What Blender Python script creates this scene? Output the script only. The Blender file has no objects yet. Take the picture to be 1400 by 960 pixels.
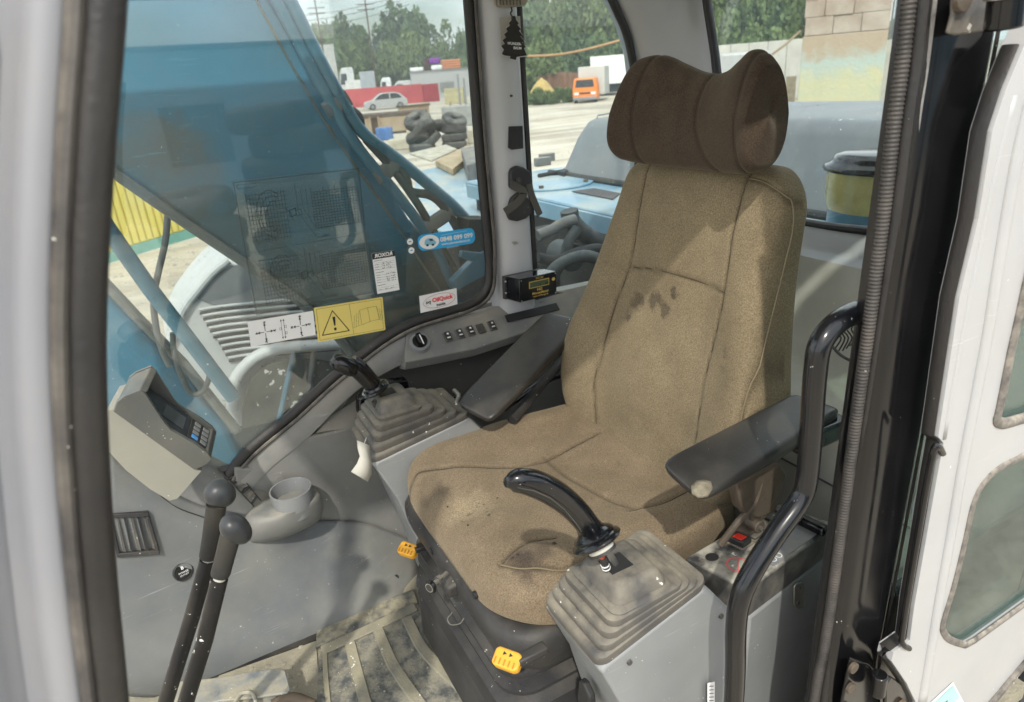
import bpy, bmesh, math, random
import numpy as np
from mathutils import Vector, Matrix
rnd = random.Random(7)
sc = bpy.context.scene
col = sc.collection
V = Vector
# ------------------------------------------------------------ camera
# axes of the place: x = forward from the seat, y = to the operator's left (the open door), z = up, z 0 = cab floor
def axes(vd=(870, 2677), vl=(172, 145), f=910., c=(700., 480.)):
    up = -V((vd[0]-c[0], -(vd[1]-c[1]), -f)).normalized()
    y = -V((vl[0]-c[0], -(vl[1]-c[1]), -f)).normalized()
    y = (y - up*y.dot(up)).normalized()
    return y.cross(up), y, up
AX = axes()
CAM = V((0.80, 0.94, 1.22))
cd = bpy.data.cameras.new('camera'); cam = bpy.data.objects.new('camera', cd); col.objects.link(cam)
M = Matrix((AX[0], AX[1], AX[2]))
cam.matrix_world = Matrix.Translation(CAM) @ M.to_4x4()
cd.sensor_width = 36; cd.lens = 910/1400*36
cd.clip_start = 0.02; cd.clip_end = 3000
cd.dof.use_dof = True; cd.dof.focus_distance = 1.15; cd.dof.aperture_fstop = 7.0
sc.camera = cam
# ------------------------------------------------------------ light
SUN = V((0.34, 0.60, 0.76)).normalized()          # towards the sun
w = bpy.data.worlds.new("World"); sc.world = w; w.use_nodes = True
nt = w.node_tree; nt.nodes.clear()
sky = nt.nodes.new('ShaderNodeTexSky'); sky.sky_type = 'NISHITA'; sky.sun_disc = False
sky.sun_elevation = math.asin(SUN.z); sky.sun_rotation = math.atan2(SUN.x, SUN.y)
sky.air_density = 1.3; sky.dust_density = 3.0
tc = nt.nodes.new('ShaderNodeTexCoord'); mp = nt.nodes.new('ShaderNodeMapping'); mp.inputs['Scale'].default_value = (1, 1, 2.6)
nz = nt.nodes.new('ShaderNodeTexNoise'); nz.inputs['Scale'].default_value = 2.2; nz.inputs['Detail'].default_value = 7; nz.inputs['Roughness'].default_value = .55
cr = nt.nodes.new('ShaderNodeValToRGB'); cr.color_ramp.elements[0].position = .34; cr.color_ramp.elements[1].position = .56
mx = nt.nodes.new('ShaderNodeMix'); mx.data_type = 'RGBA'; mx.inputs[7].default_value = (9.8, 10.1, 10.4, 1)
bg = nt.nodes.new('ShaderNodeBackground'); bg.inputs['Strength'].default_value = 0.15
wo = nt.nodes.new('ShaderNodeOutputWorld')
L = nt.links.new
L(tc.outputs['Generated'], mp.inputs['Vector']); L(mp.outputs['Vector'], nz.inputs['Vector']); L(nz.outputs['Fac'], cr.inputs['Fac'])
L(cr.outputs['Color'], mx.inputs[0]); L(sky.outputs['Color'], mx.inputs[6]); L(mx.outputs[2], bg.inputs['Color']); L(bg.outputs[0], wo.inputs[0])
sd = bpy.data.lights.new('sun', 'SUN'); sd.energy = 2.2; sd.angle = math.radians(1.2); sd.color = (1, .95, .86)
so = bpy.data.objects.new('sun', sd); col.objects.link(so)
so.rotation_euler = SUN.to_track_quat('Z', 'Y').to_euler(); so.location = (0, 0, 30)
sc.view_settings.view_transform = 'Standard'; sc.view_settings.look = 'None'
sc.view_settings.exposure = 0.54; sc.view_settings.gamma = 1
sc.cycles.max_bounces = 8; sc.cycles.transparent_max_bounces = 24
# ------------------------------------------------------------ helpers: measuring points of the place
def ray(px, py): return M @ V((px-700., -(py-480.), -910.))
def P(px, py, x=None, y=None, z=None):
    r = ray(px, py)
    if x is not None: k = (x-CAM.x)/r.x
    elif y is not None: k = (y-CAM.y)/r.y
    else: k = (z-CAM.z)/r.z
    return CAM + r*k
def PP(px, py, p0, n):
    r = ray(px, py); return CAM + r*((V(p0)-CAM).dot(n)/r.dot(n))
GZ = -1.1
def G(px, py): return P(px, py, z=GZ)
def basis(p):      # ground-facing axes at a far point: right as seen from the cab, away, up
    d = V((p.x-CAM.x, p.y-CAM.y, 0)).normalized(); return V((d.y, -d.x, 0)), d, V((0, 0, 1))
# ------------------------------------------------------------ helpers: materials
def rgb(c): return (c[0], c[1], c[2], 1)
MATS = {}
def mat(name, c, rough=.5, metal=0., var=.12, nscale=6., bump=0., bscale=150., dust=0., dustc=(.42, .36, .25), dscale=7., speck=0., speckc=(.75, .73, .66), sscale=90., spots=(), coat=0., edge=None, spec=.5, c2=None, seam=False, scratch=0):
    m = bpy.data.materials.new(name); m.use_nodes = True; t = m.node_tree; N = t.nodes.new; K = t.links.new
    b = t.nodes['Principled BSDF']; b.inputs['Roughness'].default_value = rough; b.inputs['Metallic'].default_value = metal
    b.inputs['Coat Weight'].default_value = coat; b.inputs['Specular IOR Level'].default_value = spec; b.inputs['Coat Roughness'].default_value = .08
    co = N('ShaderNodeTexCoord').outputs['Object']
    n1 = N('ShaderNodeTexNoise'); n1.inputs['Scale'].default_value = nscale; n1.inputs['Detail'].default_value = 6; K(co, n1.inputs['Vector'])
    r1 = N('ShaderNodeValToRGB'); r1.color_ramp.elements[0].position = .3; r1.color_ramp.elements[1].position = .7
    cc = c2 or tuple(x*(1+var) for x in c); c0 = c if c2 else tuple(x*(1-var) for x in c)
    r1.color_ramp.elements[0].color = rgb(c0); r1.color_ramp.elements[1].color = rgb(cc); K(n1.outputs['Fac'], r1.inputs['Fac'])
    cur = r1.outputs['Color']
    def mixc(fac, color):
        nonlocal cur
        x = N('ShaderNodeMix'); x.data_type = 'RGBA'; K(fac, x.inputs[0]); K(cur, x.inputs[6]); x.inputs[7].default_value = rgb(color); cur = x.outputs[2]
    def math_(op, a, b_=None, clamp=False):
        x = N('ShaderNodeMath'); x.operation = op; x.use_clamp = clamp
        for i, q in enumerate((a, b_)):
            if q is None: continue
            if isinstance(q, (int, float)): x.inputs[i].default_value = q
            else: K(q, x.inputs[i])
        return x.outputs[0]
    for (ctr, rad, scol, k) in spots:
        d = N('ShaderNodeVectorMath'); d.operation = 'DISTANCE'; K(co, d.inputs[0]); d.inputs[1].default_value = ctr
        nn = N('ShaderNodeTexNoise'); nn.inputs['Scale'].default_value = 1.2/rad; nn.inputs['Detail'].default_value = 4; K(co, nn.inputs['Vector'])
        a = math_('MULTIPLY', math_('SUBTRACT', nn.outputs['Fac'], .5), rad*2.2)
        dd = math_('ADD', d.outputs['Value'], a)
        mr = N('ShaderNodeMapRange'); mr.inputs[1].default_value = rad; mr.inputs[2].default_value = rad*.5; mr.inputs[3].default_value = 0; mr.inputs[4].default_value = k; K(dd, mr.inputs[0])
        mixc(mr.outputs[0], scol)
    rough_out = None
    if dust > 0:
        n2 = N('ShaderNodeTexNoise'); n2.inputs['Scale'].default_value = dscale; n2.inputs['Detail'].default_value = 9; n2.inputs['Roughness'].default_value = .65; K(co, n2.inputs['Vector'])
        ge = N('ShaderNodeNewGeometry'); sx = N('ShaderNodeSeparateXYZ'); K(ge.outputs['Normal'], sx.inputs[0])
        up = math_('ADD', math_('MULTIPLY', math_('MAXIMUM', sx.outputs[2], 0), .75), .25)
        mr = N('ShaderNodeMapRange'); mr.inputs[1].default_value = .38; mr.inputs[2].default_value = .68; K(n2.outputs['Fac'], mr.inputs[0])
        f = math_('MULTIPLY', math_('MULTIPLY', mr.outputs[0], up), dust*1.6, True)
        mixc(f, dustc)
        rough_out = math_('ADD', math_('MULTIPLY', f, .5), rough, True)
    if speck > 0:
        n3 = N('ShaderNodeTexNoise'); n3.inputs['Scale'].default_value = sscale; n3.inputs['Detail'].default_value = 3; K(co, n3.inputs['Vector'])
        n4 = N('ShaderNodeTexNoise'); n4.inputs['Scale'].default_value = sscale*.12; K(co, n4.inputs['Vector'])
        mr = N('ShaderNodeMapRange'); mr.inputs[1].default_value = .80-speck*.12; mr.inputs[2].default_value = .83-speck*.12
        K(math_('ADD', n3.outputs['Fac'], math_('MULTIPLY', math_('SUBTRACT', n4.outputs['Fac'], .5), .4)), mr.inputs[0])
        mixc(mr.outputs[0], speckc)
    if scratch:
        for k_, (rx, sc__) in enumerate(((.6, 9.), (2.2, 14.))):
            mp_ = N('ShaderNodeMapping'); mp_.inputs['Rotation'].default_value = (rx, .4+k_, rx*1.7); mp_.inputs['Scale'].default_value = (1, 1, 26); K(co, mp_.inputs[0])
            ns = N('ShaderNodeTexNoise'); ns.inputs['Scale'].default_value = sc__; ns.inputs['Detail'].default_value = 3; K(mp_.outputs[0], ns.inputs['Vector'])
            nm = N('ShaderNodeTexNoise'); nm.inputs['Scale'].default_value = 7; K(co, nm.inputs['Vector'])
            mr = N('ShaderNodeMapRange'); mr.inputs[1].default_value = .66; mr.inputs[2].default_value = .72; K(ns.outputs['Fac'], mr.inputs[0])
            mm = N('ShaderNodeMapRange'); mm.inputs[1].default_value = .52; mm.inputs[2].default_value = .62; K(nm.outputs['Fac'], mm.inputs[0])
            mixc(math_('MULTIPLY', math_('MULTIPLY', mr.outputs[0], mm.outputs[0]), scratch), tuple(min(.6, x*1.9+.05) for x in c))
    if seam:
        at = N('ShaderNodeAttribute'); at.attribute_name = 'seam'
        mixc(math_('MULTIPLY', at.outputs['Fac'], .6), tuple(x*.35 for x in c))
    K(cur, b.inputs['Base Color'])
    # uneven gloss
    n5 = N('ShaderNodeTexNoise'); n5.inputs['Scale'].default_value = nscale*3; n5.inputs['Detail'].default_value = 5; K(co, n5.inputs['Vector'])
    ro = math_('ADD', math_('MULTIPLY', math_('SUBTRACT', n5.outputs['Fac'], .5), .25), rough_out if rough_out else rough, True)
    K(ro, b.inputs['Roughness'])
    if bump > 0:
        nb = N('ShaderNodeTexNoise'); nb.inputs['Scale'].default_value = bscale; nb.inputs['Detail'].default_value = 4; K(co, nb.inputs['Vector'])
        bp = N('ShaderNodeBump'); bp.inputs['Strength'].default_value = bump; bp.inputs['Distance'].default_value = .6/bscale; K(nb.outputs['Fac'], bp.inputs['Height']); K(bp.outputs[0], b.inputs['Normal'])
    MATS[name] = m
    return m
def glass(name, tint, refl=.10, dust=.06, dustc=(.5, .5, .46), scale=30.):
    m = bpy.data.materials.new(name); m.use_nodes = True; t = m.node_tree; N = t.nodes.new; K = t.links.new; t.nodes.clear()
    co = N('ShaderNodeTexCoord').outputs['Object']
    tr = N('ShaderNodeBsdfTransparent'); tr.inputs[0].default_value = rgb(tint)
    gl = N('ShaderNodeBsdfGlossy'); gl.inputs['Roughness'].default_value = .015
    df = N('ShaderNodeBsdfDiffuse'); df.inputs[0].default_value = rgb(dustc)
    tr.inputs[0].default_value = rgb([math.sqrt(x) for x in tint])      # a pane has two faces
    lw = N('ShaderNodeLayerWeight'); lw.inputs[0].default_value = .5
    pw = N('ShaderNodeMath'); pw.operation = 'POWER'; pw.inputs[1].default_value = 5; K(lw.outputs['Facing'], pw.inputs[0])
    ad = N('ShaderNodeMath'); ad.operation = 'MULTIPLY_ADD'; ad.use_clamp = True; ad.inputs[1].default_value = .7; ad.inputs[2].default_value = refl/2; K(pw.outputs[0], ad.inputs[0])
    m1 = N('ShaderNodeMixShader'); K(ad.outputs[0], m1.inputs[0]); K(tr.outputs[0], m1.inputs[1]); K(gl.outputs[0], m1.inputs[2])
    n1 = N('ShaderNodeTexNoise'); n1.inputs['Scale'].default_value = 5; n1.inputs['Detail'].default_value = 8; K(co, n1.inputs['Vector'])
    n2 = N('ShaderNodeTexNoise'); n2.inputs['Scale'].default_value = 260; n2.inputs['Detail'].default_value = 2; K(co, n2.inputs['Vector'])
    r2 = N('ShaderNodeMapRange'); r2.inputs[1].default_value = .70; r2.inputs[2].default_value = .76; r2.inputs[4].default_value = .6; K(n2.outputs['Fac'], r2.inputs[0])
    r1 = N('ShaderNodeMapRange'); r1.inputs[1].default_value = .35; r1.inputs[2].default_value = .72; r1.inputs[3].default_value = dust*.2; r1.inputs[4].default_value = dust*.8; K(n1.outputs['Fac'], r1.inputs[0])
    a2 = N('ShaderNodeMath'); a2.operation = 'ADD'; a2.use_clamp = True; K(r1.outputs[0], a2.inputs[0]); K(r2.outputs[0], a2.inputs[1])
    m2 = N('ShaderNodeMixShader'); K(a2.outputs[0], m2.inputs[0]); K(m1.outputs[0], m2.inputs[1]); K(df.outputs[0], m2.inputs[2])
    o = N('ShaderNodeOutputMaterial'); K(m2.outputs[0], o.inputs[0]); return m
DUST = (.40, .35, .25)
m_trim = mat('grey_trim_plastic', (.175, .178, .172), .45, dust=.6, dustc=(.36, .33, .26), speck=.35, sscale=220,  bump=.12, bscale=500, scratch=0.6)
m_trimdk = mat('dark_trim_plastic', (.065, .066, .064), .45, dust=.35, dustc=(.22, .2, .15), speck=.3, bump=.15, bscale=400)
m_footw = mat('footwell_plastic', (.145, .155, .16), .36, dust=.45, dustc=(.34, .32, .25), speck=.45, sscale=200, speckc=(.5, .49, .43),  bump=.15, bscale=350, dscale=5, spots=(), scratch=0.6)
m_cream = mat('cream_plastic', (.27, .265, .225), .4, dust=.25, speck=.6, bump=.1, bscale=500, scratch=0.5)
m_paint = mat('light_grey_paint', (.42, .43, .445), .35, var=.05, dust=.25, dustc=(.5, .45, .36), speck=.25, coat=.2)
m_white = mat('door_white_paint', (.40, .405, .41), .35, var=.05, dust=.3, dustc=(.5, .45, .36), speck=.45, coat=.2, scratch=0.5)
m_inner = mat('rear_panel_plastic', (.60, .58, .52), .5, dust=.4, dustc=DUST, speck=.3, bump=.15, bscale=300)
m_black = mat('gloss_black_plastic', (.004, .0045, .006), .20, var=.2, speck=.2, sscale=300, coat=.25, spec=.4)
m_blackp = mat('black_painted_steel', (.005, .005, .006), .16, dust=.05, dustc=(.18, .16, .13), speck=.1, sscale=220, coat=.1, spec=.4, dscale=9)
m_blackm = mat('matt_black_plastic', (.020, .020, .022), .45, dust=.22, dustc=(.2, .18, .14), sscale=220, speck=.4, bump=.2, bscale=300, scratch=0.3)
m_arm = mat('worn_armrest_vinyl', (.020, .0195, .019), .36, dust=.3, dustc=(.12, .105, .08), sscale=220, speck=.3, bump=.15, bscale=300, coat=.1, scratch=0.3)
m_rubber = mat('black_rubber', (.012, .0115, .012), .5, dust=.12, sscale=250, dustc=(.3, .26, .2), speck=.05, bump=.2)
m_sealw = mat('weathered_rubber_seal', (.05, .046, .044), .5, dust=.45, sscale=200, dustc=(.45, .4, .32), speck=.5, dscale=20)
m_bellow = mat('grey_rubber_bellows', (.075, .071, .066), .5, dust=.55, dustc=(.34, .30, .22), speck=.45, dscale=12, bump=.2, bscale=300)
m_cons = mat('console_plastic', (.205, .215, .22), .4, dust=.3, dustc=(.40, .38, .33), speck=.35, sscale=220, bump=.1, bscale=500, scratch=0.6)
m_panel = mat('dusty_black_panel', (.035, .035, .037), .45, dust=1.0, dustc=(.38, .36, .30), speck=.6, dscale=18)
m_switch = mat('switch_plastic', (.03, .03, .03), .4, dust=.45, dustc=(.25, .23, .19), speck=.3)
m_steel = mat('bare_steel', (.5, .49, .47), .3, metal=.9, dust=.25, dustc=(.3, .25, .18))
m_rust = mat('rusty_steel', (.10, .08, .06), .6, metal=.3, dust=.5, dustc=(.22, .16, .10), bump=.3)
m_yellowp = mat('yellow_plastic', (.80, .38, .02), .38, dust=.25, dustc=(.5, .38, .15), speck=.2, spec=.5)
m_floor = mat('dusty_cab_floor', (.20, .185, .14), .8, dust=.7, dustc=(.33, .30, .22), dscale=14, speck=.4, sscale=220, bump=.5, bscale=120, c2=(.34, .31, .23))
m_rib = mat('dusty_floor_mat_rubber', (.17, .165, .14), .75, dust=.9, dustc=(.34, .31, .22), dscale=8, speck=.8, bump=.5, bscale=150, c2=(.30, .28, .20), nscale=14)
m_matdk = mat('worn_mat_groove', (.085, .09, .09), .65, dust=1.0, dustc=(.26, .245, .19), dscale=34, speck=.3, sscale=200, bump=.4, bscale=160)
m_orange_red = mat('red_switch_cap', (.8, .05, .03), .4)
m_redprint = mat('red_print', (.65, .12, .12), .6)
m_whitep = mat('white_print', (.78, .78, .76), .6, var=.05)
m_blackprint = mat('black_print', (.015, .015, .015), .6)
m_greyline = mat('grey_print', (.02, .022, .022), .6)
m_paper = mat('paper', (.50, .49, .43), .8, var=.06, nscale=15)
m_yellows = mat('yellow_sticker', (.74, .60, .17), .5, var=.07, speck=.2)
m_blues = mat('blue_sticker', (.03, .36, .68), .45, var=.05)
m_gold = mat('gold_print', (.62, .42, .10), .5)
m_lcd = mat('lcd_green', (.055, .085, .045), .3)
m_screen = mat('dark_screen', (.03, .035, .042), .15, coat=.5, dust=.2, dustc=(.2, .2, .2))
m_bluekey = mat('blue_key', (.10, .35, .75), .4)
m_thread = mat('seam_thread', (.06, .045, .028), .9)
m_pipe = mat('seat_piping', (.21, .17, .105), .9)
def fabric(name, c, c2, spots=(), nscale=9):   # woven plush: fine light and dark tufts over a worn, blotchy ground
    m = mat(name, c, .92, var=.1, nscale=nscale, c2=c2, bump=.9, bscale=900, dust=.06, dustc=(.40, .32, .2), dscale=25, spots=spots, speck=.0, spec=.15, seam=True)
    t = m.node_tree; b = t.nodes['Principled BSDF']; N = t.nodes.new; K = t.links.new
    lk = b.inputs['Base Color'].links[0].from_socket; co = N('ShaderNodeTexCoord').outputs['Object']
    for sc__, lo_, hi_ in ((430, .68, 1.32), (1100, .84, 1.18), (14, .92, 1.07)):
        n_ = N('ShaderNodeTexNoise'); n_.inputs['Scale'].default_value = sc__; n_.inputs['Detail'].default_value = 3; K(co, n_.inputs['Vector'])
        r_ = N('ShaderNodeMapRange'); r_.inputs[1].default_value = .32; r_.inputs[2].default_value = .68; r_.inputs[3].default_value = lo_; r_.inputs[4].default_value = hi_; K(n_.outputs['Fac'], r_.inputs[0])
        x = N('ShaderNodeVectorMath'); x.operation = 'SCALE'; K(lk, x.inputs[0]); K(r_.outputs[0], x.inputs['Scale']); lk = x.outputs[0]
    K(lk, b.inputs['Base Color'])
    b.inputs['Sheen Weight'].default_value = .2; b.inputs['Sheen Roughness'].default_value = .45; b.inputs['Sheen Tint'].default_value = (.9, .8, .6, 1)
    return m
# ------------------------------------------------------------ helpers: meshes
class MB:
    def __init__(s): s.v = []; s.f = []; s.attr = None
    def add(s, vs, fs):
        o = len(s.v); s.v += [V(p) for p in vs]; s.f += [tuple(i+o for i in f) for f in fs]; return s
    def box(s, c, d, R=None):
        R = R or Matrix.Identity(3); c = V(c); h = V(d)/2
        vs = [c + R @ V((h.x*a, h.y*b, h.z*e)) for a in (-1, 1) for b in (-1, 1) for e in (-1, 1)]
        return s.add(vs, [(0, 1, 3, 2), (4, 6, 7, 5), (0, 4, 5, 1), (2, 3, 7, 6), (0, 2, 6, 4), (1, 5, 7, 3)])
    def hexa(s, q0, q1):      # two quads joined
        return s.loft([q0, q1])
    def loft(s, rings, cap=True, close=True):
        n = len(rings[0]); vs = [p for r in rings for p in r]; fs = []
        for i in range(len(rings)-1):
            for j in range(n if close else n-1):
                k = (j+1) % n; fs.append((i*n+j, i*n+k, (i+1)*n+k, (i+1)*n+j))
        if cap and close: fs.append(tuple(range(n-1, -1, -1))); fs.append(tuple((len(rings)-1)*n+j for j in range(n)))
        return s.add(vs, fs)
    def tube(s, path, r, n=12, smooth=0, cap=True, flat=None):
        path = [V(p) for p in path]
        rs = [r]*len(path) if (isinstance(r, tuple) and len(r) == 2) else (list(r) if hasattr(r, '__len__') else [r]*len(path))
        if smooth: path, rs = spline(path, smooth, rs)
        rings = []; nrm = None
        for i, p in enumerate(path):
            t = (path[min(i+1, len(path)-1)] - path[max(i-1, 0)]).normalized()
            if nrm is None: nrm = t.orthogonal().normalized() if flat is None else (V(flat)-t*V(flat).dot(t)).normalized()
            nrm = (nrm - t*nrm.dot(t)).normalized(); bn = t.cross(nrm)
            rr = rs[i] if hasattr(rs[i], '__len__') else (rs[i], rs[i])
            rings.append([p + nrm*math.cos(2*math.pi*j/n)*rr[0] + bn*math.sin(2*math.pi*j/n)*rr[1] for j in range(n)])
        return s.loft(rings, cap)
    def cyl(s, a, b, r, r2=None, n=20): return s.tube([a, b], [r, r if r2 is None else r2], n)
    def prism(s, poly, d):
        d = V(d); poly = [V(p) for p in poly]; return s.loft([poly, [p+d for p in poly]])
    def sphere(s, c, r, n=12, sc_=(1, 1, 1)):
        rings = []
        for i in range(1, n):
            a = math.pi*i/n; rings.append([V(c)+V((r*sc_[0]*math.sin(a)*math.cos(2*math.pi*j/(2*n)), r*sc_[1]*math.sin(a)*math.sin(2*math.pi*j/(2*n)), r*sc_[2]*math.cos(a))) for j in range(2*n)])
        return s.loft(rings)
    def build(s, name, m, parent=None, smooth=True, bevel=0, seg=2, sub=0, solid=0, ang=35, recalc=True):
        me = bpy.data.meshes.new(name)
        base = getattr(parent, 'base', None)
        off = BASE.get(parent.name, V((0, 0, 0))) if parent else V((0, 0, 0))
        me.from_pydata([p-off for p in s.v], [], s.f)
        if recalc:
            bm = bmesh.new(); bm.from_mesh(me); bmesh.ops.recalc_face_normals(bm, faces=bm.faces); bm.to_mesh(me); bm.free()
        me.materials.append(m)
        if s.attr is not None:
            a = me.attributes.new('seam', 'FLOAT', 'POINT'); a.data.foreach_set('value', s.attr)
        o = bpy.data.objects.new(name, me); col.objects.link(o); o.parent = parent
        BASE[o.name] = off
        if smooth:
            me.polygons.foreach_set('use_smooth', [True]*len(me.polygons))
            if not sub: me.set_sharp_from_angle(angle=math.radians(ang))
        if solid: x = o.modifiers.new('solid', 'SOLIDIFY'); x.thickness = solid; x.offset = 0
        if bevel: x = o.modifiers.new('bevel', 'BEVEL'); x.width = bevel; x.segments = seg; x.limit_method = 'ANGLE'; x.angle_limit = math.radians(30); x.harden_normals = False
        if sub: x = o.modifiers.new('sub', 'SUBSURF'); x.levels = sub; x.render_levels = sub
        return o
BASE = {}
def spline(pts, k, rs=None):
    pts = [V(p) for p in pts]; out = []; ro = []
    A = [pts[0]*2-pts[1]] + pts + [pts[-1]*2-pts[-2]]
    if rs: arr = [V(x) if hasattr(x, '__len__') else x for x in rs]
    for i in range(1, len(A)-2):
        for j in range(k):
            t = j/k; p0, p1, p2, p3 = A[i-1:i+3]
            out.append(.5*((2*p1)+(p2-p0)*t+(2*p0-5*p1+4*p2-p3)*t*t+(3*p1-p0-3*p2+p3)*t**3))
            if rs: ro.append(arr[i-1]*(1-t)+arr[i]*t)
    out.append(pts[-1])
    if rs: ro.append(arr[-1]); return out, ro
    return out
def thing(name, label, cat, base=(0, 0, 0), group=None):
    o = bpy.data.objects.new(name, None); col.objects.link(o); o.location = base; o.empty_display_size = .1
    BASE[o.name] = V(base); return tag(o, label, cat, group)
def tag(o, label, cat, group=None):
    o['label'] = label; o['category'] = cat; o['kind'] = 'thing'
    if group: o['group'] = group
    return o
def struct(o): o['kind'] = 'structure'; return o
def copy_tree(o, parent=None):
    c = o.copy(); col.objects.link(c); c.parent = parent; BASE[c.name] = BASE.get(o.name, V((0, 0, 0)))
    for ch in list(o.children): copy_tree(ch, c)
    return c
def text(s, org, u, v, size, m, parent, name='lettering', mirror=False, align='CENTER', bold=0):
    cu = bpy.data.curves.new(name, 'FONT'); cu.body = s; cu.size = size; cu.align_x = align; cu.align_y = 'CENTER'; cu.extrude = .0001; cu.offset = bold; cu.resolution_u = 3
    tmp = bpy.data.objects.new('tmp', cu); me = bpy.data.meshes.new_from_object(tmp); bpy.data.objects.remove(tmp); bpy.data.curves.remove(cu)
    me.materials.clear(); me.materials.append(m); me.name = name; o = bpy.data.objects.new(name, me); col.objects.link(o); o.parent = parent
    u = V(u).normalized(); v = V(v); v = (v-u*v.dot(u)).normalized(); n = u.cross(v)
    R = Matrix((u, v, n)).transposed().to_4x4()
    o.matrix_local = Matrix.Translation(V(org)-BASE.get(parent.name, V((0, 0, 0)))) @ R @ Matrix.Diagonal((-1 if mirror else 1, 1, 1, 1))
    return o
class Frame:      # a flat printed sheet: normalised u (right) v (down) on its own plane
    def __init__(s, tl, tr, bl, n, lift=.0006): s.o = tl; s.u = tr-tl; s.v = bl-tl; s.n = V(n); s.l = lift
    def p(s, a, b, k=1): return s.o + s.u*a + s.v*b + s.n*s.l*k
    def quad(s, mb, a0, b0, a1, b1, k=1): mb.add([s.p(a0, b0, k), s.p(a1, b0, k), s.p(a1, b1, k), s.p(a0, b1, k)], [(0, 3, 2, 1)])
    def line(s, mb, pts, wd, k=1, closed=False):
        pts = list(pts) + ([pts[0]] if closed else [])
        for q0, q1 in zip(pts, pts[1:]):
            A, B = s.p(*q0, k), s.p(*q1, k); d = B-A
            if d.length < 1e-7: continue
            d.normalize(); t = s.n.cross(d)*wd/2; mb.add([A-t-d*wd*.3, B-t+d*wd*.3, B+t+d*wd*.3, A+t-d*wd*.3], [(0, 1, 2, 3)])
    def poly(s, mb, pts, k=1): mb.add([s.p(a, b, k) for a, b in pts], [tuple(range(len(pts)))])
    def sheet(s, name, m, parent=None, rad=.0, th=.0004):
        U, W = s.u.length, s.v.length; pts = []
        for (cx, cy, a0) in ((0, 0, 180), (1, 0, 270), (1, 1, 0), (0, 1, 90)):
            for j in range(7 if rad else 1):
                a = math.radians(a0+j*15)
                pts.append(((rad*(1+math.cos(a)) if cx == 0 else U-rad*(1-math.cos(a)))/U, (rad*(1+math.sin(a)) if cy == 0 else W-rad*(1-math.sin(a)))/W) if rad else (cx, cy))
        mb = MB(); mb.loft([[s.p(a, b, 0) for a, b in pts], [s.p(a, b, 0)+s.n*th for a, b in pts]]); return mb.build(name, m, parent, smooth=False)
def superring(hw, hd, e, n):
    a = np.linspace(0, 2*np.pi, 720, endpoint=False); c, s_ = np.cos(a), np.sin(a)
    x = np.sign(c)*np.abs(c)**(2/e)*hw; y = np.sign(s_)*np.abs(s_)**(2/e)*hd
    d = np.concatenate([[0], np.cumsum(np.hypot(np.diff(np.append(x, x[0])), np.diff(np.append(y, y[0]))))])
    t = np.linspace(0, d[-1], n, endpoint=False); return np.interp(t, d, np.append(x, x[0])), np.interp(t, d, np.append(y, y[0]))
def interp(v, tab):
    xs = [t[0] for t in tab]; ys = [t[1] for t in tab]; return float(np.interp(v, xs, ys))
def sinterp(v, tab):     # smooth
    xs = [t[0] for t in tab]; ys = [t[1] for t in tab]; 
    if v <= xs[0]: return ys[0]
    if v >= xs[-1]: return ys[-1]
    i = max(k for k in range(len(xs)) if xs[k] <= v); i = min(i, len(xs)-2); t = (v-xs[i])/(xs[i+1]-xs[i]); h = xs[i+1]-xs[i]
    def sl(k):
        if k == 0: return (ys[1]-ys[0])/(xs[1]-xs[0])
        if k == len(xs)-1: return (ys[-1]-ys[-2])/(xs[-1]-xs[-2])
        return (ys[k+1]-ys[k-1])/(xs[k+1]-xs[k-1])
    return (2*t**3-3*t*t+1)*ys[i]+(t**3-2*t*t+t)*h*sl(i)+(-2*t**3+3*t*t)*ys[i+1]+(t**3-t*t)*h*sl(i+1)
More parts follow.
